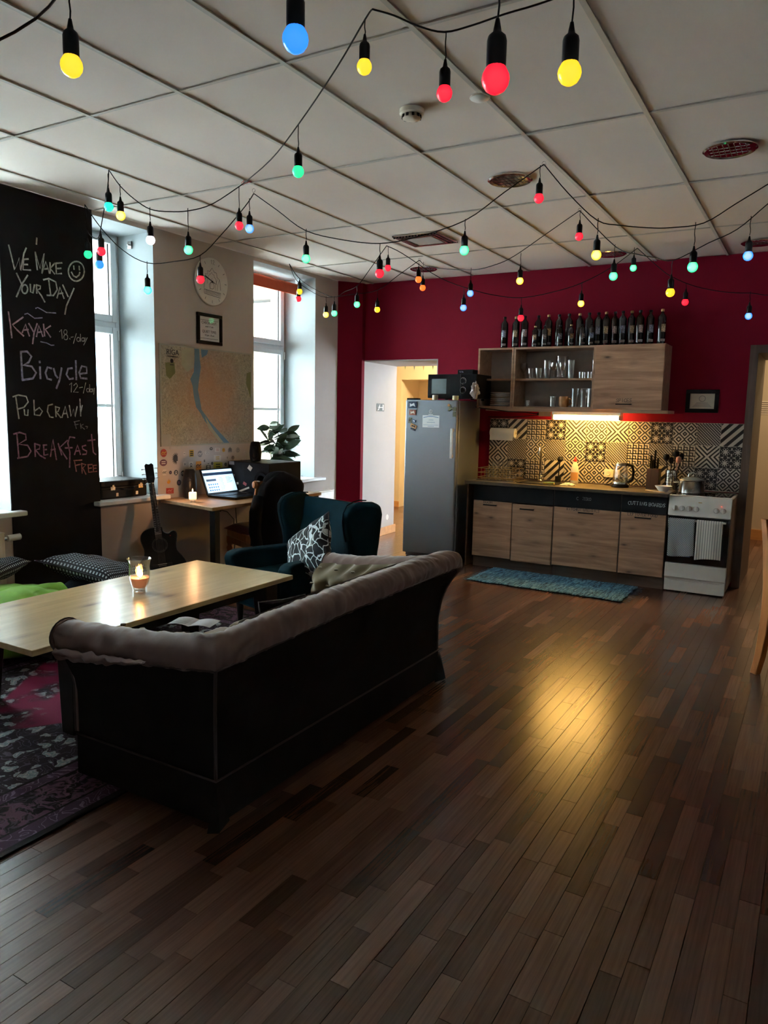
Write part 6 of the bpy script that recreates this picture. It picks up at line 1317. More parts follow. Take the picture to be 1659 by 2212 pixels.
obj('door_window', MB().box((.045, -.0135, .06), (.205, -.012, .205)), 'mwglass', mw); M['mwdark'] = plain('dark_oven_window', (.03, .028, .028), .1); obj('window_border', MB().box((.205, -.0135, .06), (.25, -.012, .205)), 'mwdark', mw)
obj('control_panel', MB().box((.357, -.012, .017), (.525, .011, .25)), 'black', mw, bevel=.003)
for z in (.185, .095): obj('dial_ring', MB().tube([(.385 + .03 * math.cos(R(q)), -.014, z + .03 * math.sin(R(q))) for q in range(0, 360, 15)], .0022, 5, closed=True), 'chrome', mw, smooth=True); obj('dial', MB().lathe([(.024, 0), (.022, .014), (.001, .015)], 20, (0, 0, 0), Matrix.Translation((.385, -.012, z)) @ rx), 'black', mw, smooth=True)
t = thing('tape_roll', 'white tape roll on the fridge under the left of the microwave', 'roll', (-3.335, 6.695, FT)); lathe_obj('roll', [(.012, 0), (.028, 0), (.029, .002), (.029, .045), (.028, .047), (.012, .047)], 'cream', t, seg=24)
t = thing('tape_roll', 'pale yellow tape roll on the fridge under the right of the microwave', 'roll', (-3.045, 6.70, FT)); M['paleyellow'] = plain('pale_yellow_roll', (.66, .62, .36), .5); t.location = (-3.115, 6.70, FT); lathe_obj('roll', [(.012, 0), (.029, 0), (.030, .002), (.030, .040), (.028, .042), (.012, .042)], 'paleyellow', t, seg=24)
t.location = (-3.115 + .0, 6.70, FT)
t = thing('plastic_bag', 'crumpled clear plastic bag between microwave and wall cabinet', 'bag', (-2.998, 6.72, FT + .008))
def bagf(u, v_):
    a = u * 6.283; p = v_ * math.pi; k = 1 + .75 * noise.noise(Vector((math.cos(a) * 2.5, math.sin(a) * 2.5, v_ * 6)))
    return (-.055 + .034 * math.cos(a) * math.sin(p) * k, .045 * math.sin(a) * math.sin(p) * k, .06 - .06 * math.cos(p) * k)
M['bagfilm'] = plain('white_plastic_film', (.55, .52, .54), .3); obj('film', MB().grid(bagf, 26, 16, wrapu=True), 'bagfilm', t); t.location = (-3.01, 6.66, FT + .03)
t.location = (-2.862, 6.715, FT + .03)
t = thing('router_box', 'flat black box with pale lettering on the microwave', 'box', (-3.145, 6.79, FT + .253)); obj('case', MB().box((0, 0, 0), (.165, .12, .045)), 'blackmatt', t, bevel=.004); b = MB(); text_strokes(b, 'VIVA', (.02, -.0006, .016), (1, 0, 0), (0, 0, 1), .014, .003, (0, -1, 0)); obj('lettering', b, 'chalklilac', t)

# ================================================================ KITCHEN UNITS
CY = 6.76        # front of the base doors
def text_on(parent, txt, x, z, h, m, y, wd=.0045):
    b = MB(); text_strokes(b, txt, (x, y - .0006, z), (1, 0, 0), (0, 0, 1), h, wd, (0, -1, 0), .06); obj('hand_lettering', b, m, parent)
U = [(-2.915, -2.105, [(-2.913, -2.512), (-2.506, -2.107)], 'double door oak base cabinet marked TRASH', ['TRASH', '']),
     (-2.100, -1.492, [(-2.098, -1.494)], 'wide oak base cabinet marked KITCHEN UTENSILS', ['KITCHEN  UTENSILS']),
     (-1.488, -1.098, [(-1.486, -1.100)], 'narrow oak base cabinet marked LEFTOVER FOOD', ['LEFTOVER FOOD'])]
for x0, x1, doors, lab, txts in U:
    c = thing('base_cabinet', lab, 'cabinet', (0, 0, 0), 0, 'kitchen base cabinets')
    b = MB(); b.box((x0, CY + .022, .105), (x0 + .016, 7.20, .82)).box((x1 - .016, CY + .022, .105), (x1, 7.20, .82)).box((x0 + .016, CY + .022, .105), (x1 - .016, 7.20, .12)).box((x0 + .016, 7.185, .12), (x1 - .016, 7.20, .82))
    obj('body', b, 'plinth', c); obj('plinth', MB().box((x0, CY + .045, 0), (x1, CY + .06, .104)), 'plinth', c)
    for k, ((d0, d1), tx) in enumerate(zip(doors, txts)):
        drop = (.0, .012, 0)[k] if len(doors) > 1 else 0
        d = obj('door', MB().box((d0 + .002, CY, .112 - drop), (d1 - .002, CY + .019, .662 - drop * .5)), 'oak', c, bevel=.0015)
        mx = (d0 + d1) / 2; hw = .07; zz = .628 - drop
        if len(doors) > 1: mx += (-.02, -.05)[k]
        obj('handle', MB().box((mx - hw, CY - .022, zz - .008), (mx + hw, CY - .016, zz + .004)).box((mx - hw, CY - .016, zz - .0), (mx - hw + .012, CY, zz + .004)).box((mx + hw - .012, CY - .016, zz), (mx + hw, CY, zz + .004)), 'black', d, bevel=.0015)
        if tx:
            L = len(tx) * .030 * .78 * .9; h = .026 if 'KIT' not in tx else .024
            text_on(d, tx, {'TRASH': mx - .08, 'KITCHEN  UTENSILS': -1.975, 'LEFTOVER FOOD': -1.425}[tx], .640, h, 'ink', CY, .004)
    obj('drawer_front', MB().box((x0 + .002, CY, .668), (x1 - .002, CY + .019, .818)), 'board', c, bevel=.0015)
    if 'LEFTOVER' in lab: text_on(c, 'CUTTING BOARDS', -1.428, .735, .030, 'chalkwhite', CY, .0045)
    if 'UTENSILS' in lab: text_on(c, 'C   ZERO', -1.89, .742, .026, 'chalkgrey', CY, .004)
wt = obj('worktop', MB().box((-3.00, CY - .035, .822), (-1.094, YB - .012, .853)), 'worktop', bevel=.003); tag(wt, 'long dark kitchen worktop over the oak base cabinets', 'worktop')
WT = .8535
t = thing('end_panel', 'dark wooden side panel closing the kitchen by the fridge', 'panel', (-2.985, 0, 0)); obj('panel', MB().box((0, CY, 0), (.016, 7.2, .82)), 'plinth', t)

# cooker
ck = thing('cooker', 'white freestanding electric cooker with black oven door', 'cooker', (0, 0, 0)); SX0, SX1, SY = -1.088, -.592, 6.765
obj('body', MB().box((SX0, SY + .022, .05), (SX1, YB - .015, .838)), 'white', ck, bevel=.004)
obj('side_shade_sheet', MB().box((SX1, SY + .022, .06), (SX1 + .002, YB - .02, .835)), 'plinth', ck)  # dark sheet added to put shade on the white enamel side
obj('control_panel', MB().add([(SX0, SY - .012, .672), (SX1, SY - .012, .672), (SX1, SY + .022, .672), (SX0, SY + .022, .672), (SX0, SY + .002, .838), (SX1, SY + .002, .838), (SX1, SY + .024, .838), (SX0, SY + .024, .838)], [(0, 3, 2, 1), (4, 5, 6, 7), (0, 1, 5, 4), (1, 2, 6, 5), (2, 3, 7, 6), (3, 0, 4, 7)]), 'white', ck, bevel=.003)
obj('hob_rim', MB().box((SX0, SY, .838), (SX1, YB - .015, .848)), 'white', ck, bevel=.003); M['hob'] = plain('black_ceramic_hob', (.008, .008, .009), .08, coat=.5); obj('hob', MB().box((SX0 + .012, SY + .022, .848), (SX1 - .012, YB - .03, .852)), 'hob', ck)
for x, y, r_ in ((-.965, 6.92, .085), (-.72, 6.92, .07), (-.965, 7.14, .07), (-.72, 7.14, .085)): obj('hob_ring', MB().tube([(x + r_ * math.cos(R(q)), y + r_ * math.sin(R(q)), .8522) for q in range(0, 360, 15)], .0012, 4, closed=True), 'plinth', ck)
for x in (-1.035, -.978, -.922, -.863, -.707, -.653):
    k_ = obj('knob', MB().lathe([(.023, 0), (.0215, .020), (.018, .024), (.001, .025)], 20, (0, 0, 0), Matrix.Translation((x, SY - .006, .738)) @ Matrix.Rotation(R(86), 4, 'X')), 'knobsilver', ck, smooth=True)
    obj('pointer', MB().box((x - .003, SY - .034, .720), (x + .003, SY - .029, .756)), 'white', k_, bevel=.001)
M['redled'] = emit('red_pilot_light', (1, .12, .06), 3); obj('pilot_light', MB().box((-.672, SY - .012, .772), (-.664, SY - .005, .777)), 'redled', ck)
obj('maker_plate', MB().box((-.85, SY - .0065, .792), (-.822, SY - .004, .799)), 'brass', ck)
M['ovenglass'] = plain('black_oven_glass', (.009, .009, .010), .12, coat=.4); dr = obj('oven_door', MB().box((SX0 + .004, SY - .004, .262), (SX1 - .004, SY + .02, .664)), 'ovenglass', ck, bevel=.004)
obj('door_handle', MB().tube([(SX0 + .03, SY - .04, .640), (SX1 - .03, SY - .04, .640)], .008, 10).tube([(SX0 + .05, SY - .04, .64), (SX0 + .05, SY, .64)], .006, 8).tube([(SX1 - .05, SY - .04, .64), (SX1 - .05, SY, .64)], .006, 8), 'white', dr, smooth=True)
obj('drawer', MB().box((SX0 + .002, SY - .004, .130), (SX1 - .002, SY + .02, .256)), 'white', ck, bevel=.004)
b = MB().prism([(SX0 + .004, .012), (SX1 - .004, .012), (SX1 - .004, .122), (SX1 - .07, .105), (SX0 + .07, .105), (SX0 + .004, .122)], .018, 'y', SY + .002); obj('bottom_flap', b, 'white', ck, bevel=.003)
obj('plinth', MB().box((SX0 + .02, SY + .04, 0), (SX1 - .02, YB - .04, .05)), 'black', ck)
def towel_(name, lab, m, x0, x1, zb, seed):
    t = thing('tea_towel', lab, 'towel', ((x0 + x1) / 2, SY - .041, .640)); w_ = (x1 - x0) / 2
    def f(u, v_):
        x = -w_ + 2 * w_ * u; wob = .007 * math.sin(u * 9 + seed) + .006 * noise.noise(Vector((u * 4, v_ * 3, seed)))
        if v_ < .18: q = v_ / .18; return (x, .016, -.10 + .10 * q)
        if v_ < .30: a = (v_ - .18) / .12 * math.pi; return (x, .0125 * math.cos(a), .012 * math.sin(a) + .001)
        q = (v_ - .30) / .70; return (x + .010 * q * math.sin(seed), -.0135 - .004 - wob * q * 1.0 - .010 * q, -q * (.640 - zb) - .012 * q * math.sin(u * 3 + seed))
    o = obj('cloth', MB().grid(f, 26, 34), m, t, smooth=True, angle=80); s_ = o.modifiers.new('thick', 'SOLIDIFY'); s_.thickness = .003; s_.offset = 0
towel_('a', 'grey checked tea towel on the left of the oven handle', 'towel1', -1.070, -.860, .335, 1.0); towel_('b', 'striped white tea towel on the right of the oven handle', 'towel2', -.848, -.645, .320, 2.6)
obj('hem', MB().box((-.10, -.020, -.312), (.085, -.017, -.300)), 'bluecloth', [o for o in D.objects if o.name.startswith('tea_towel')][0])

# backsplash tiles
bs = struct('wall_backsplash', MB().box((-2.972, YB - .006, WT + .002), (-.572, YB - .0005, 1.463)), 'cream')
L_ = ['star diag corner star cross diamond cross diamond star diamond dash diag'.split(), 'cross dash diamond dash diamond star dash corner dash corner cross star'.split(), 'cross star corner diag cross diamond cross diamond diag diamond star diamond'.split()]
TM = {}
for r_ in range(3):
    for c in range(12):
        k = L_[r_][c]
        if k not in TM:
            me = D.meshes.new('tile'); q = MB(); h = .0992; e = .001
            q.add([(-h, 0, -h), (h, 0, -h), (h, 0, h), (-h, 0, h), (-h, -.0045, -h), (h, -.0045, -h), (h, -.0045, h), (-h, -.0045, h), (-h + e, -.006, -h + e), (h - e, -.006, -h + e), (h - e, -.006, h - e), (-h + e, -.006, h - e)],
                  [(0, 1, 5, 4), (1, 2, 6, 5), (2, 3, 7, 6), (3, 0, 4, 7), (4, 5, 9, 8), (5, 6, 10, 9), (6, 7, 11, 10), (7, 4, 8, 11), (8, 9, 10, 11)])
            me.from_pydata(q.v, [], q.f); me.materials.append(tile_mat(k)); TM[k] = me
        o = D.objects.new('tile', TM[k]); COL.objects.link(o); o.parent = bs; o.location = (-2.872 + .2 * c, YB - .0065, 1.362 - .2 * r_)

# wall cabinets
WX = [(-3.000, -2.632), (-2.628, -1.842), (-1.838, -1.235)]; WZ0, WZ1, WY = 1.567, 2.148, 6.955
def carcass(t, x0, x1, back, mfront='oak2'):
    b = MB(); q = .018; b.box((x0, WY, WZ0), (x0 + q, YB - .002, WZ1)).box((x1 - q, WY, WZ0), (x1, YB - .002, WZ1)).box((x0 + q, WY, WZ0), (x1 - q, YB - .002, WZ0 + q)).box((x0 + q, WY, WZ1 - q), (x1 - q, YB - .002, WZ1))
    obj('body', b, mfront, t); obj('back_panel', MB().box((x0 + q, YB - .012, WZ0 + q), (x1 - q, YB - .004, WZ1 - q)), 'carcass', t)
cabs = []
for (x0, x1), lab in zip(WX, ('narrow open wall cabinet with a stack of plates', 'wide open wall cabinet full of drinking glasses', 'oak wall cabinet with a closed door marked SPICES')):
    t = thing('wall_cabinet', lab, 'cabinet', (0, 0, 0), 0, 'wall cabinets above the worktop'); carcass(t, x0, x1, True); cabs.append(t)
    if 'SPICES' not in lab: obj('shelf', MB().box((x0 + .018, WY + .02, 1.835), (x1 - .018, YB - .012, 1.852)), 'oak2', t)
d = obj('door', MB().box((-1.836, WY - .019, WZ0 + .0), (-1.237, WY - .001, WZ1 - .004)), 'oak', cabs[2], bevel=.0015)
obj('handle', MB().box((-1.63, WY - .036, 1.612), (-1.49, WY - .030, 1.622)).box((-1.63, WY - .03, 1.614), (-1.62, WY - .019, 1.620)).box((-1.50, WY - .03, 1.614), (-1.49, WY - .019, 1.620)), 'black', d)
b = MB(); text_strokes(b, 'SPICES', (-1.628, WY - .0196, 1.636), (1, 0, 0), (0, 0, 1), .030, .004, (0, -1, 0), .05); obj('hand_lettering', b, 'ink', d)
t = thing('light_shelf', 'thin oak ledge under the wall cabinets carrying the lamp', 'shelf', (0, 0, 0)); obj('board', MB().box((-2.90, WY - .005, 1.540), (-1.178, YB - .002, 1.566)), 'oak2', t, bevel=.001)
lp = thing('cabinet_lamp', 'lit warm tube lamp below the wall cabinets', 'lamp', (-1.905, 7.0, 1.54))
obj('housing', MB().box((-.32, -.045, -.028), (.32, .055, 0)), 'white', lp, bevel=.003); obj('diffuser', MB().box((-.302, -.048, -.072), (.302, .050, -.029)), 'lampwhite', lp, bevel=.008); obj('end_cap', MB().box((-.32, -.05, -.07), (-.303, .052, -.029)).box((.303, -.05, -.07), (.32, .052, -.029)), 'cream', lp)
t = thing('lamp_plug', 'small socket block left of the lit kitchen lamp', 'socket', (-2.33, 7.03, 1.54)); obj('block', MB().box((-.04, -.03, -.045), (.08, .03, 0)), 'orangemug', t, bevel=.004); cyl('plug', (-.06, 0, -.025), (-.02, 0, -.025), .014, 'black', t)
tag(obj('power_cable', MB().tube([(-2.39, 7.02, 1.515), (-2.5, 6.99, 1.530), (-2.66, 6.95, 1.533), (-2.82, 6.93, 1.552), (-2.93, 6.93, 1.562), (-3.03, 7.0, 1.575)], .005, 6), 'black', smooth=True), 'black lamp cord under the wall cabinets', 'cable')
tag(obj('power_cable', MB().tube([(-2.37, 7.06, 1.51), (-2.5, 7.1, 1.495), (-2.7, 7.12, 1.480), (-2.95, 7.15, 1.478)], .004, 6), 'black', smooth=True), 'thin second cord behind the lamp cord above the tiles', 'cable')

# bottles on the cabinets
def bottle(h, kind):
    t = D.objects.new('bottle', None); COL.objects.link(t)
    r_ = .036 if h > .25 else .029; s = h
    lathe_obj('body', [(r_ * .95, 0), (r_, .006), (r_, s * .76), (r_ * .92, s * .80), (r_ * .55, s * .86), (r_ * .36, s * .885), (r_ * .34, s * .93)], 'bottleblack', t, seg=20)
    lathe_obj('cork', [(r_ * .36, s * .93), (r_ * .42, s * .94), (r_ * .42, s * .99), (r_ * .36, s)], ('black', 'brass')[kind % 2], t, seg=12)
    def patch(name, z0, z1, hw, m):
        def f(u, v_): a = R(-90 + 25) + (u - .5) * 2 * hw; return ((r_ + .0006) * math.cos(a), (r_ + .0006) * math.sin(a), z0 + (z1 - z0) * v_)
        obj(name, MB().grid(f, 8, 2), m, t, smooth=True)
    patch('label', s * .36, s * .58, .55, ('lab1', 'lab2', 'lab3')[kind % 3]); patch('neck_strip', s * .10, s * .17, .62, 'lab4')
    return t
M['bottleblack'] = plain('glossy_black_stoneware', (.008, .008, .010), .12, var=.2, coat=.5); M['lab1'] = plain('blue_silver_label', (.20, .24, .36), .4, var=.8, scale=90); M['lab2'] = plain('gold_label', (.40, .32, .20), .4, var=.8, scale=90); M['lab3'] = plain('silver_label', (.34, .30, .32), .4, var=.8, scale=90); M['lab4'] = plain('grey_strip_label', (.26, .24, .26), .5, var=.6, scale=120)
tall = [-2.80, -2.69, -2.59, -2.46, -2.352, -2.256, -2.153, -2.058, -1.963, -1.882, -1.805, -1.730, -1.655, -1.580, -1.50, -1.415, -1.31]
short = [-2.445, -2.35, -2.202, -2.096, -1.99, -1.905]
ordn = 'first second third fourth fifth sixth seventh eighth ninth tenth eleventh twelfth thirteenth fourteenth fifteenth sixteenth seventeenth'.split()
protoT = [bottle(.315, k) for k in range(3)]; protoS = [bottle(.20, k) for k in range(3)]; used = set()
def put(pr, loc, lab, grp, cat, rz=0):
    t = pr if id(pr) not in used else copy_tree(pr); used.add(id(pr)); t.location = loc; t.rotation_euler = (0, 0, rz); return tag(t, lab, cat, grp)
for k, x in enumerate(tall): put(protoT[k % 3], (x, 7.12 + .02 * (k % 2), WZ1 + .0005), 'tall black stoneware bottle, %s from the left of the back row' % ordn[k], 'black bottles on the wall cabinets', 'bottle', (k * 37 % 9 - 4) * .06)
for k, x in enumerate(short): put(protoS[(k + 1) % 3], (x, 7.01, WZ1 + .0005), 'short black bottle, %s from the left in the front row' % ordn[k], 'black bottles on the wall cabinets', 'bottle', (k * 29 % 9 - 4) * .06)

# glasses, plates, mug in the open cabinets
def tumbler(h, r_, stem=False):
    t = D.objects.new('drinking_glass' if not stem else 'wine_glass', None); COL.objects.link(t)
    if stem: pr = [(r_ * .9, 0), (r_ * .9, .002), (.004, .006), (.0035, h * .45), (r_ * .6, h * .55), (r_, h * .75), (r_ * .85, h), (r_ * .82, h), (r_ * .96, h * .75), (r_ * .55, h * .57), (.001, h * .5)]
    else: pr = [(r_ * .85, 0), (r_, h), (r_ * .94, h), (r_ * .80, .008), (.001, .008)]
    lathe_obj('glass_body', pr, 'glass', t, seg=18, angle=60); return t
gA, gB, gC, gD = tumbler(.10, .034), tumbler(.175, .038), tumbler(.06, .022), tumbler(.15, .034, True)
G = 'glasses in the open wall cabinet'; z2, z1 = 1.8525, WZ0 + .0185
for pr, x, y, z, lab in ((gD, -2.555, 7.05, z2, 'stemmed glass at the left end of the upper glass shelf'), (gA, -2.475, 7.03, z2, 'low tumbler second from the left on the upper glass shelf'), (gA, -2.40, 7.03, z2, 'low tumbler third from the left on the upper glass shelf'), (gB, -2.325, 7.06, z2, 'tall glass left of the jug on the upper shelf'), (gD, -2.245, 7.02, z2, 'stemmed glass in front of the jug on the upper shelf'), (gD, -2.165, 7.02, z2, 'second stemmed glass in front of the jug'), (gB, -2.10, 7.09, z2, 'tall glass right of the jug on the upper shelf'),
                      (gC, -1.985, 7.02, z2, 'leftmost tiny shot glass on the upper shelf'), (gC, -1.945, 7.05, z2, 'middle tiny shot glass on the upper shelf'), (gC, -1.905, 7.02, z2, 'tiny shot glass next to the closed spice door'), (gB, -1.885, 7.14, z2, 'tall glass in the upper corner by the spice door'),
                      (gC, -2.50, 7.04, z1, 'single small glass at the left of the lower glass shelf'), (gA, -2.245, 7.03, z1, 'tumbler beside the orange mug on the lower shelf'), (gB, -2.035, 7.03, z1, 'tall beer glass right of the orange mug'), (gB, -1.955, 7.05, z1, 'middle tall beer glass on the lower shelf'), (gB, -1.885, 7.03, z1, 'tall beer glass closest to the spice door on the lower shelf')):
    put(pr, (x, y, z), lab, G, 'glass')
t = thing('glass_jug', 'large clear glass jug on the upper cabinet shelf', 'jug', (-2.205, 7.13, z2)); lathe_obj('glass_body', [(.055, 0), (.062, .02), (.055, .14), (.060, .215), (.057, .215), (.050, .14), (.056, .02), (.001, .01)], 'glass', t, seg=24); obj('handle', MB().tube([(.055, 0, .19), (.095, 0, .17), (.095, 0, .08), (.058, 0, .05)], .006, 8), 'glass', t, smooth=True)
t = thing('mug', 'orange mug on the lower shelf of the glass cabinet', 'mug', (-2.135, 7.02, z1)); lathe_obj('cup', [(.001, .0), (.040, .0), (.048, .02), (.048, .085), (.042, .10), (.038, .10), (.042, .08), (.001, .02)], 'orangemug', t, seg=24); obj('handle', MB().tube([(.045, 0, .08), (.075, 0, .07), (.075, 0, .035), (.046, 0, .022)], .007, 8), 'orangemug', t, smooth=True)
pl0 = None
for k in range(7):
    r_ = .115 if k else .12; t = D.objects.new('plate', None); COL.objects.link(t)
    lathe_obj('dish', [(.001, .002), (r_ * .55, .002), (r_ * .6, .0), (r_ * .62, .003), (r_, .014), (r_, .017), (r_ * .6, .007), (.001, .006)], 'cream' if k in (1, 4) else 'paper', t, seg=28)
    t.location = (-2.785, 7.08, z1 + k * .0195); tag(t, 'white plate, %s from the bottom of the stack in the narrow cabinet' % ordn[k], 'plate', 'plates stacked in the narrow cabinet')

# ================================================================ ON THE WORKTOP
t = thing('paper_towel_holder', 'paper towel roll mounted under the cabinets on the tiles', 'paper towel', (-2.795, YB - .075, 1.32))
cyl('roll', (-.135, 0, 0), (.125, 0, 0), .048, 'paper', t, 24); cyl('core', (.125, 0, 0), (.128, 0, 0), .018, 'cream', t, 14); obj('rod', MB().tube([(-.16, .06, 0), (-.16, 0, 0), (.16, 0, 0), (.16, .06, 0)], .004, 8), 'steel', t, smooth=True)
def sheetf(u, v_): return (-.13 + .25 * u, -.049 + .004 * math.sin(u * 5), -.005 - .07 * v_)
obj('loose_sheet', MB().grid(sheetf, 12, 4), 'paper', t, smooth=True)
rk = thing('dish_rack', 'wire dish rack holding washed glasses by the fridge', 'dish rack', (-2.74, 7.02, WT))
obj('drip_tray', MB().box((-.20, -.15, .0), (.20, .13, .008)), 'steel', rk, bevel=.003); b = MB()
for z in (.03, .075, .12): b.tube([(-.19, -.14, z), (.19, -.14, z), (.19, .12, z), (-.19, .12, z)], .003, 6, closed=True)
for k in range(11): x = -.19 + k * .038; b.tube([(x, -.14, .12), (x, -.14, .012), (x, .12, .012), (x, .12, .12)], .002, 5)
obj('wire_basket', b, 'brass', rk, smooth=True)
for k, (x, y, pr) in enumerate(((-.12, -.02, gA), (-.04, -.04, gB), (.02, .03, gA), (.07, -.05, gB), (.13, .02, gA))):
    g = put(pr, (-2.74 + x, 7.02 + y, WT + .0165), ['leftmost upturned glass in the dish rack', 'tall glass left of centre in the dish rack', 'small glass in the middle of the dish rack', 'tall glass right of centre in the dish rack', 'rightmost glass in the dish rack'][k], 'glasses in the dish rack', 'glass')
sk = thing('sink', 'small dark sink set in the worktop behind the tap', 'sink', (-2.31, 6.99, WT)); b = MB(); b.box((-.19, -.17, 0), (.19, -.15, .006)).box((-.19, .13, 0), (.19, .15, .006)).box((-.19, -.15, 0), (-.17, .13, .006)).box((.17, -.15, 0), (.19, .13, .006)); obj('rim', b, 'black', sk, bevel=.002); obj('bowl', MB().box((-.17, -.15, .0), (.17, .13, .0015)), 'blacksteel', sk); lathe_obj('drain', [(.025, .0016), (.02, .003), (.001, .002)], 'steel', sk, seg=16)
fc = thing('tap', 'tall chrome kitchen tap with a high bend', 'tap', (-2.385, 7.18, WT)); lathe_obj('base', [(.026, .0), (.024, .012), (.018, .018), (.018, .055)], 'chrome', fc, seg=18)
obj('spout', MB().tube([(0, 0, .05), (0, 0, .27), (.004, -.02, .325), (.01, -.06, .345), (.014, -.10, .335), (.016, -.12, .30), (.016, -.12, .27)], .011, 12), 'chrome', fc, smooth=True); obj('lever', MB().tube([(.018, 0, .045), (.05, -.005, .06), (.075, -.01, .085)], .006, 8), 'chrome', fc, smooth=True)
t = thing('dish_brush', 'dark dish brush standing upright behind the sink', 'brush', (-2.20, 7.17, WT)); lathe_obj('holder', [(.028, 0), (.03, .06), (.027, .06), (.025, .004), (.001, .004)], 'black', t, seg=16); cyl('handle', (0, 0, .01), (.01, .005, .22), .006, 'black', t); lathe_obj('head', [(.001, .20), (.02, .205), (.03, .225), (.02, .25), (.001, .255)], 'black', t, c=(.01, .005, 0), seg=14)
t = thing('soap_bottle', 'white dish soap bottle with red cap by the sink', 'bottle', (-2.035, 7.16, WT)); sc = Matrix.Diagonal((1, .6, 1, 1))
obj('body', MB().lathe([(.036, 0), (.040, .01), (.040, .12), (.033, .16), (.020, .20), (.013, .215)], 18, (0, 0, 0), sc), 'cream', t, smooth=True); obj('label', MB().grid(lambda u, v_: (.0405 * math.cos(R(-150 + 120 * u)), .0405 * .6 * math.sin(R(-150 + 120 * u)), .03 + .08 * v_), 8, 2), 'orangemug', t, smooth=True); lathe_obj('cap', [(.014, .213), (.016, .216), (.015, .235), (.007, .242), (.006, .258), (.001, .26)], 'redplast', t, seg=14)
t = thing('sponge', 'yellow sponge on the edge of the sink', 'sponge', (-2.19, 6.86, WT), R(10)); obj('foam', MB().box((-.05, -.03, .0005), (.05, .03, .018)), 'yellow', t, bevel=.004); obj('scourer', MB().box((-.05, -.03, .018), (.05, .03, .023)), 'flaggreen', t, bevel=.001)
t = thing('dishcloth', 'pale crumpled dishcloth on the worktop by the soap bottle', 'cloth', (-2.03, 6.93, WT), R(20)); obj('fabric', MB().grid(lambda u, v_: (-.07 + .14 * u, -.045 + .09 * v_, .004 + .020 * math.sin(u * 3.1) * math.sin(v_ * 3.1) + .010 * noise.noise(Vector((u * 6, v_ * 5, 2)))), 20, 14), 'reveal', t, smooth=True, angle=90)
t = thing('power_socket', 'cream double power socket on the patterned tiles', 'socket', (-1.70, YB - .013, .965)); obj('plate', MB().box((-.075, -.012, -.038), (.075, 0, .038)), 'cream', t, bevel=.003)
for x in (-.036, .036): obj('socket_well', MB().lathe([(.024, 0), (.021, .003), (.017, .001), (.001, .001)], 18, (0, 0, 0), Matrix.Translation((x, -.0125, 0)) @ rx), 'cream', t, smooth=True); obj('holes', MB().box((x - .008, -.0142, -.002), (x - .005, -.0135, .002)).box((x + .005, -.0142, -.002), (x + .008, -.0135, .002)), 'ink', t)
kt = thing('kettle', 'glass and steel electric kettle with black handle', 'kettle', (-1.585, 7.10, WT))
lathe_obj('base_plate', [(.078, 0), (.080, .006), (.078, .022), (.065, .026)], 'black', kt, seg=24); lathe_obj('glass_jug', [(.070, .028), (.072, .05), (.066, .16), (.058, .20), (.056, .20), (.063, .16), (.069, .05), (.060, .03)], 'glass', kt, seg=26); lathe_obj('steel_band', [(.069, .026), (.0735, .03), (.0735, .05), (.072, .052)], 'steel', kt, seg=26)
lathe_obj('lid', [(.058, .20), (.058, .215), (.05, .228), (.02, .234), (.001, .234)], 'steel', kt, seg=22); M['water'] = glassmat('water', (.9, .85, .7)); lathe_obj('water', [(.001, .03), (.066, .03), (.0675, .06), (.066, .09), (.001, .09)], 'water', kt, seg=24)
obj('handle', MB().tube([(.055, 0, .215), (.10, 0, .20), (.115, 0, .15), (.11, 0, .08), (.075, 0, .05)], .013, 10), 'black', kt, smooth=True)
tag(obj('power_cable', MB().tube([(-1.63, YB - .03, .955), (-1.66, YB - .05, .90), (-1.72, YB - .05, .862), (-1.75, YB - .08, .858), (-1.69, YB - .12, .858), (-1.64, YB - .15, .860)], .0035, 6), 'black', smooth=True), 'black kettle cord curling below the tile socket', 'cable')
kb = thing('knife_block', 'dark brown wooden knife block with black handles', 'knife block', (-1.30, 7.15, WT)); obj('block', MB().box((-.055, -.05, 0), (.055, .06, .185)), 'brownstuff', kb, bevel=.003)
for x, y, h in ((-.03, 0, .12), (.0, .02, .17), (.03, 0, .10), (-.01, -.03, .08)): obj('knife_handle', MB().box((x - .009, y - .006, .186), (x + .009, y + .006, .186 + h)), 'black', kb, bevel=.003)
uh = thing('utensil_holder', 'perforated steel utensil pot with black ladles', 'utensil holder', (-1.145, 7.15, WT)); lathe_obj('pot', [(.052, 0), (.053, .005), (.053, .18), (.050, .18), (.050, .006), (.001, .006)], 'steel', uh, seg=26); b = MB()
for k in range(20):
    for j in range(6): a = R(k * 18); b.box((.0528, -.003, .035 + j * .022), (.0536, .003, .043 + j * .022), Matrix.Rotation(a, 4, 'Z'))
obj('slots', b, 'ink', uh)
for x, y, h, r_, m in ((-.03, 0, .29, .030, 'black'), (.012, .015, .32, .034, 'black'), (.03, -.01, .27, .026, 'stpk'), (-.01, .03, .26, .024, 'black'), (.04, .02, .30, .02, 'black')):
    obj('utensil', MB().tube([(x * .5, y * .5, .02), (x * 1.8, y * 1.6, h)], .005, 7).lathe([(.001, -.03), (r_ * .8, -.015), (r_, .005), (r_ * .8, .03), (.001, .04)], 12, (x * 1.8, y * 1.6, h)), m, uh, smooth=True)
t = thing('bowl', 'small white bowl at the front of the worktop beside the cooker', 'bowl', (-1.17, 6.93, WT)); lathe_obj('dish', [(.001, .003), (.030, .003), (.034, 0), (.037, .004), (.070, .045), (.073, .052), (.070, .052), (.035, .010), (.001, .009)], 'paper', t, seg=28)
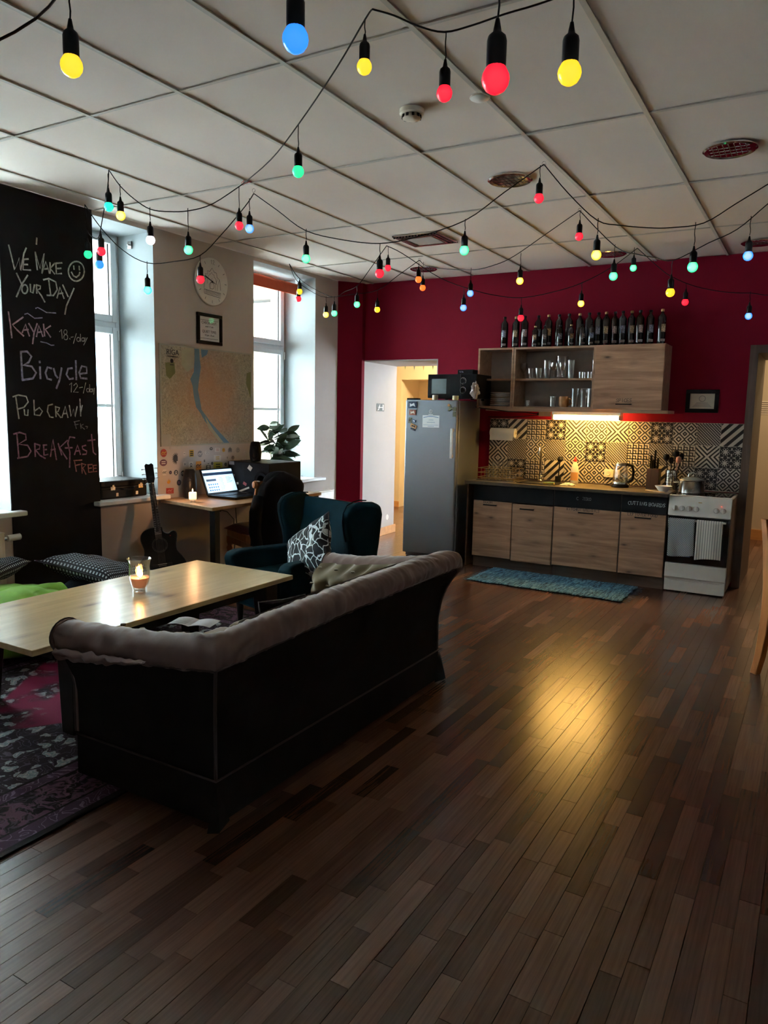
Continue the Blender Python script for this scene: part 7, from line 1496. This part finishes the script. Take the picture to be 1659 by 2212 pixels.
t = thing('wooden_spoon', 'wooden spoon lying on the worktop edge in front of the bowl', 'spoon', (-1.23, 6.82, WT), R(-32)); obj('handle', MB().tube([(-.09, 0, .008), (.07, 0, .008)], .006, 8), 'desktop', t, smooth=True); obj('scoop', MB().lathe([(.001, -.004), (.018, -.002), (.02, .002), (.001, .003)], 12, (0, 0, 0), Matrix.Translation((.09, 0, .010)) @ Matrix.Diagonal((1.4, 1, 1, 1))), 'desktop', t, smooth=True)
tag(obj('power_cable', MB().tube([(-1.50, YB - .03, .93), (-1.42, YB - .05, .90), (-1.38, YB - .04, .86)], .004, 6), 'black', smooth=True), 'short black cable between kettle and knife block', 'cable')
po = thing('cooking_pot', 'steel cooking pot with glass lid on the cooker', 'pot', (-.945, 6.99, .8525))
lathe_obj('pan', [(.100, 0), (.105, .004), (.106, .105), (.110, .110), (.107, .111), (.102, .107), (.101, .006), (.001, .005)], 'steel', po, seg=34)
lathe_obj('lid', [(.108, .112), (.106, .117), (.09, .128), (.05, .141), (.012, .146), (.001, .146)], 'mwglass', po, seg=30); lathe_obj('lid_rim', [(.109, .110), (.111, .114), (.107, .119)], 'steel', po, seg=30)
obj('lid_handle', MB().tube([(-.032, 0, .142), (-.028, 0, .170), (0, 0, .182), (.028, 0, .170), (.032, 0, .142)], .006, 8), 'steel', po, smooth=True)
for s in (-1, 1): obj('side_handle', MB().tube([(s * .104, -.035, .085), (s * .145, -.03, .092), (s * .15, 0, .094), (s * .145, .03, .092), (s * .104, .035, .085)], .005, 8), 'steel', po, smooth=True)
# framed notice and dark red dado board
t = thing('picture_frame', 'small black framed certificate on the dark red wall above the cooker', 'picture', (-1.085, YB - .001, 1.555)); W_, H_ = .275, .205
b = MB(); b.box((0, -.02, 0), (W_, 0, .035)).box((0, -.02, H_ - .035), (W_, 0, H_)).box((0, -.02, .035), (.035, 0, H_ - .035)).box((W_ - .035, -.02, .035), (W_, 0, H_ - .035)); obj('frame', b, 'black', t, bevel=.003); obj('sheet', MB().box((.035, -.008, .035), (W_ - .035, -.002, H_ - .035)), 'cream', t)
b = MB(); [b.ribbon([(.06 + .01 * k, -.0085, .055 + .011 * k), (W_ - .06 - .01 * k, -.0085, .055 + .011 * k)], .003, (0, -1, 0)) for k in range(4)]; b.ribbon([(W_ / 2 + .026 * math.cos(R(q)), -.0085, .125 + .026 * math.sin(R(q))) for q in range(0, 361, 30)], .004, (0, -1, 0)); obj('print', b, 'stg', t)
# blue rag rug
rg = thing('rag_rug', 'blue woven rag rug in front of the kitchen cabinets', 'rug', (-1.985, 6.43, .0008), R(-1))
def rf(u, v_): return (-.69 + 1.38 * u + .006 * math.sin(v_ * 23), -.32 + .64 * v_ + .008 * math.sin(u * 31), .007 + .0025 * noise.noise(Vector((u * 60, v_ * 9, 0))))
b = MB().grid(rf, 110, 14); o = obj('weave', b, 'ragrug', rg, smooth=True, angle=80); s_ = o.modifiers.new('thick', 'SOLIDIFY'); s_.thickness = .006; s_.offset = -1
b = MB()
for k in range(40):
    y = -.31 + k * .0158; dy = random.uniform(-.012, .012); L = random.uniform(.03, .07)
    for s in (-1, 1): b.ribbon([(s * .688, y, .004), (s * (.688 + L * .5), y + dy, .003), (s * (.688 + L), y + dy * 2, .002)], .004, (0, 0, 1))
o = obj('fringe', b, 'ragrug', rg); o['kind'] = 'stuff'
# skirting along the window wall and the right hand part
for k, (a, c) in enumerate(((YF_, 3.045), (3.775, 6.96))): struct('baseboard_left' if k == 0 else 'baseboard_left_far', MB().box((XL + .0005, a, 0), (XL + .014, c, .07)), 'pine_skirt')
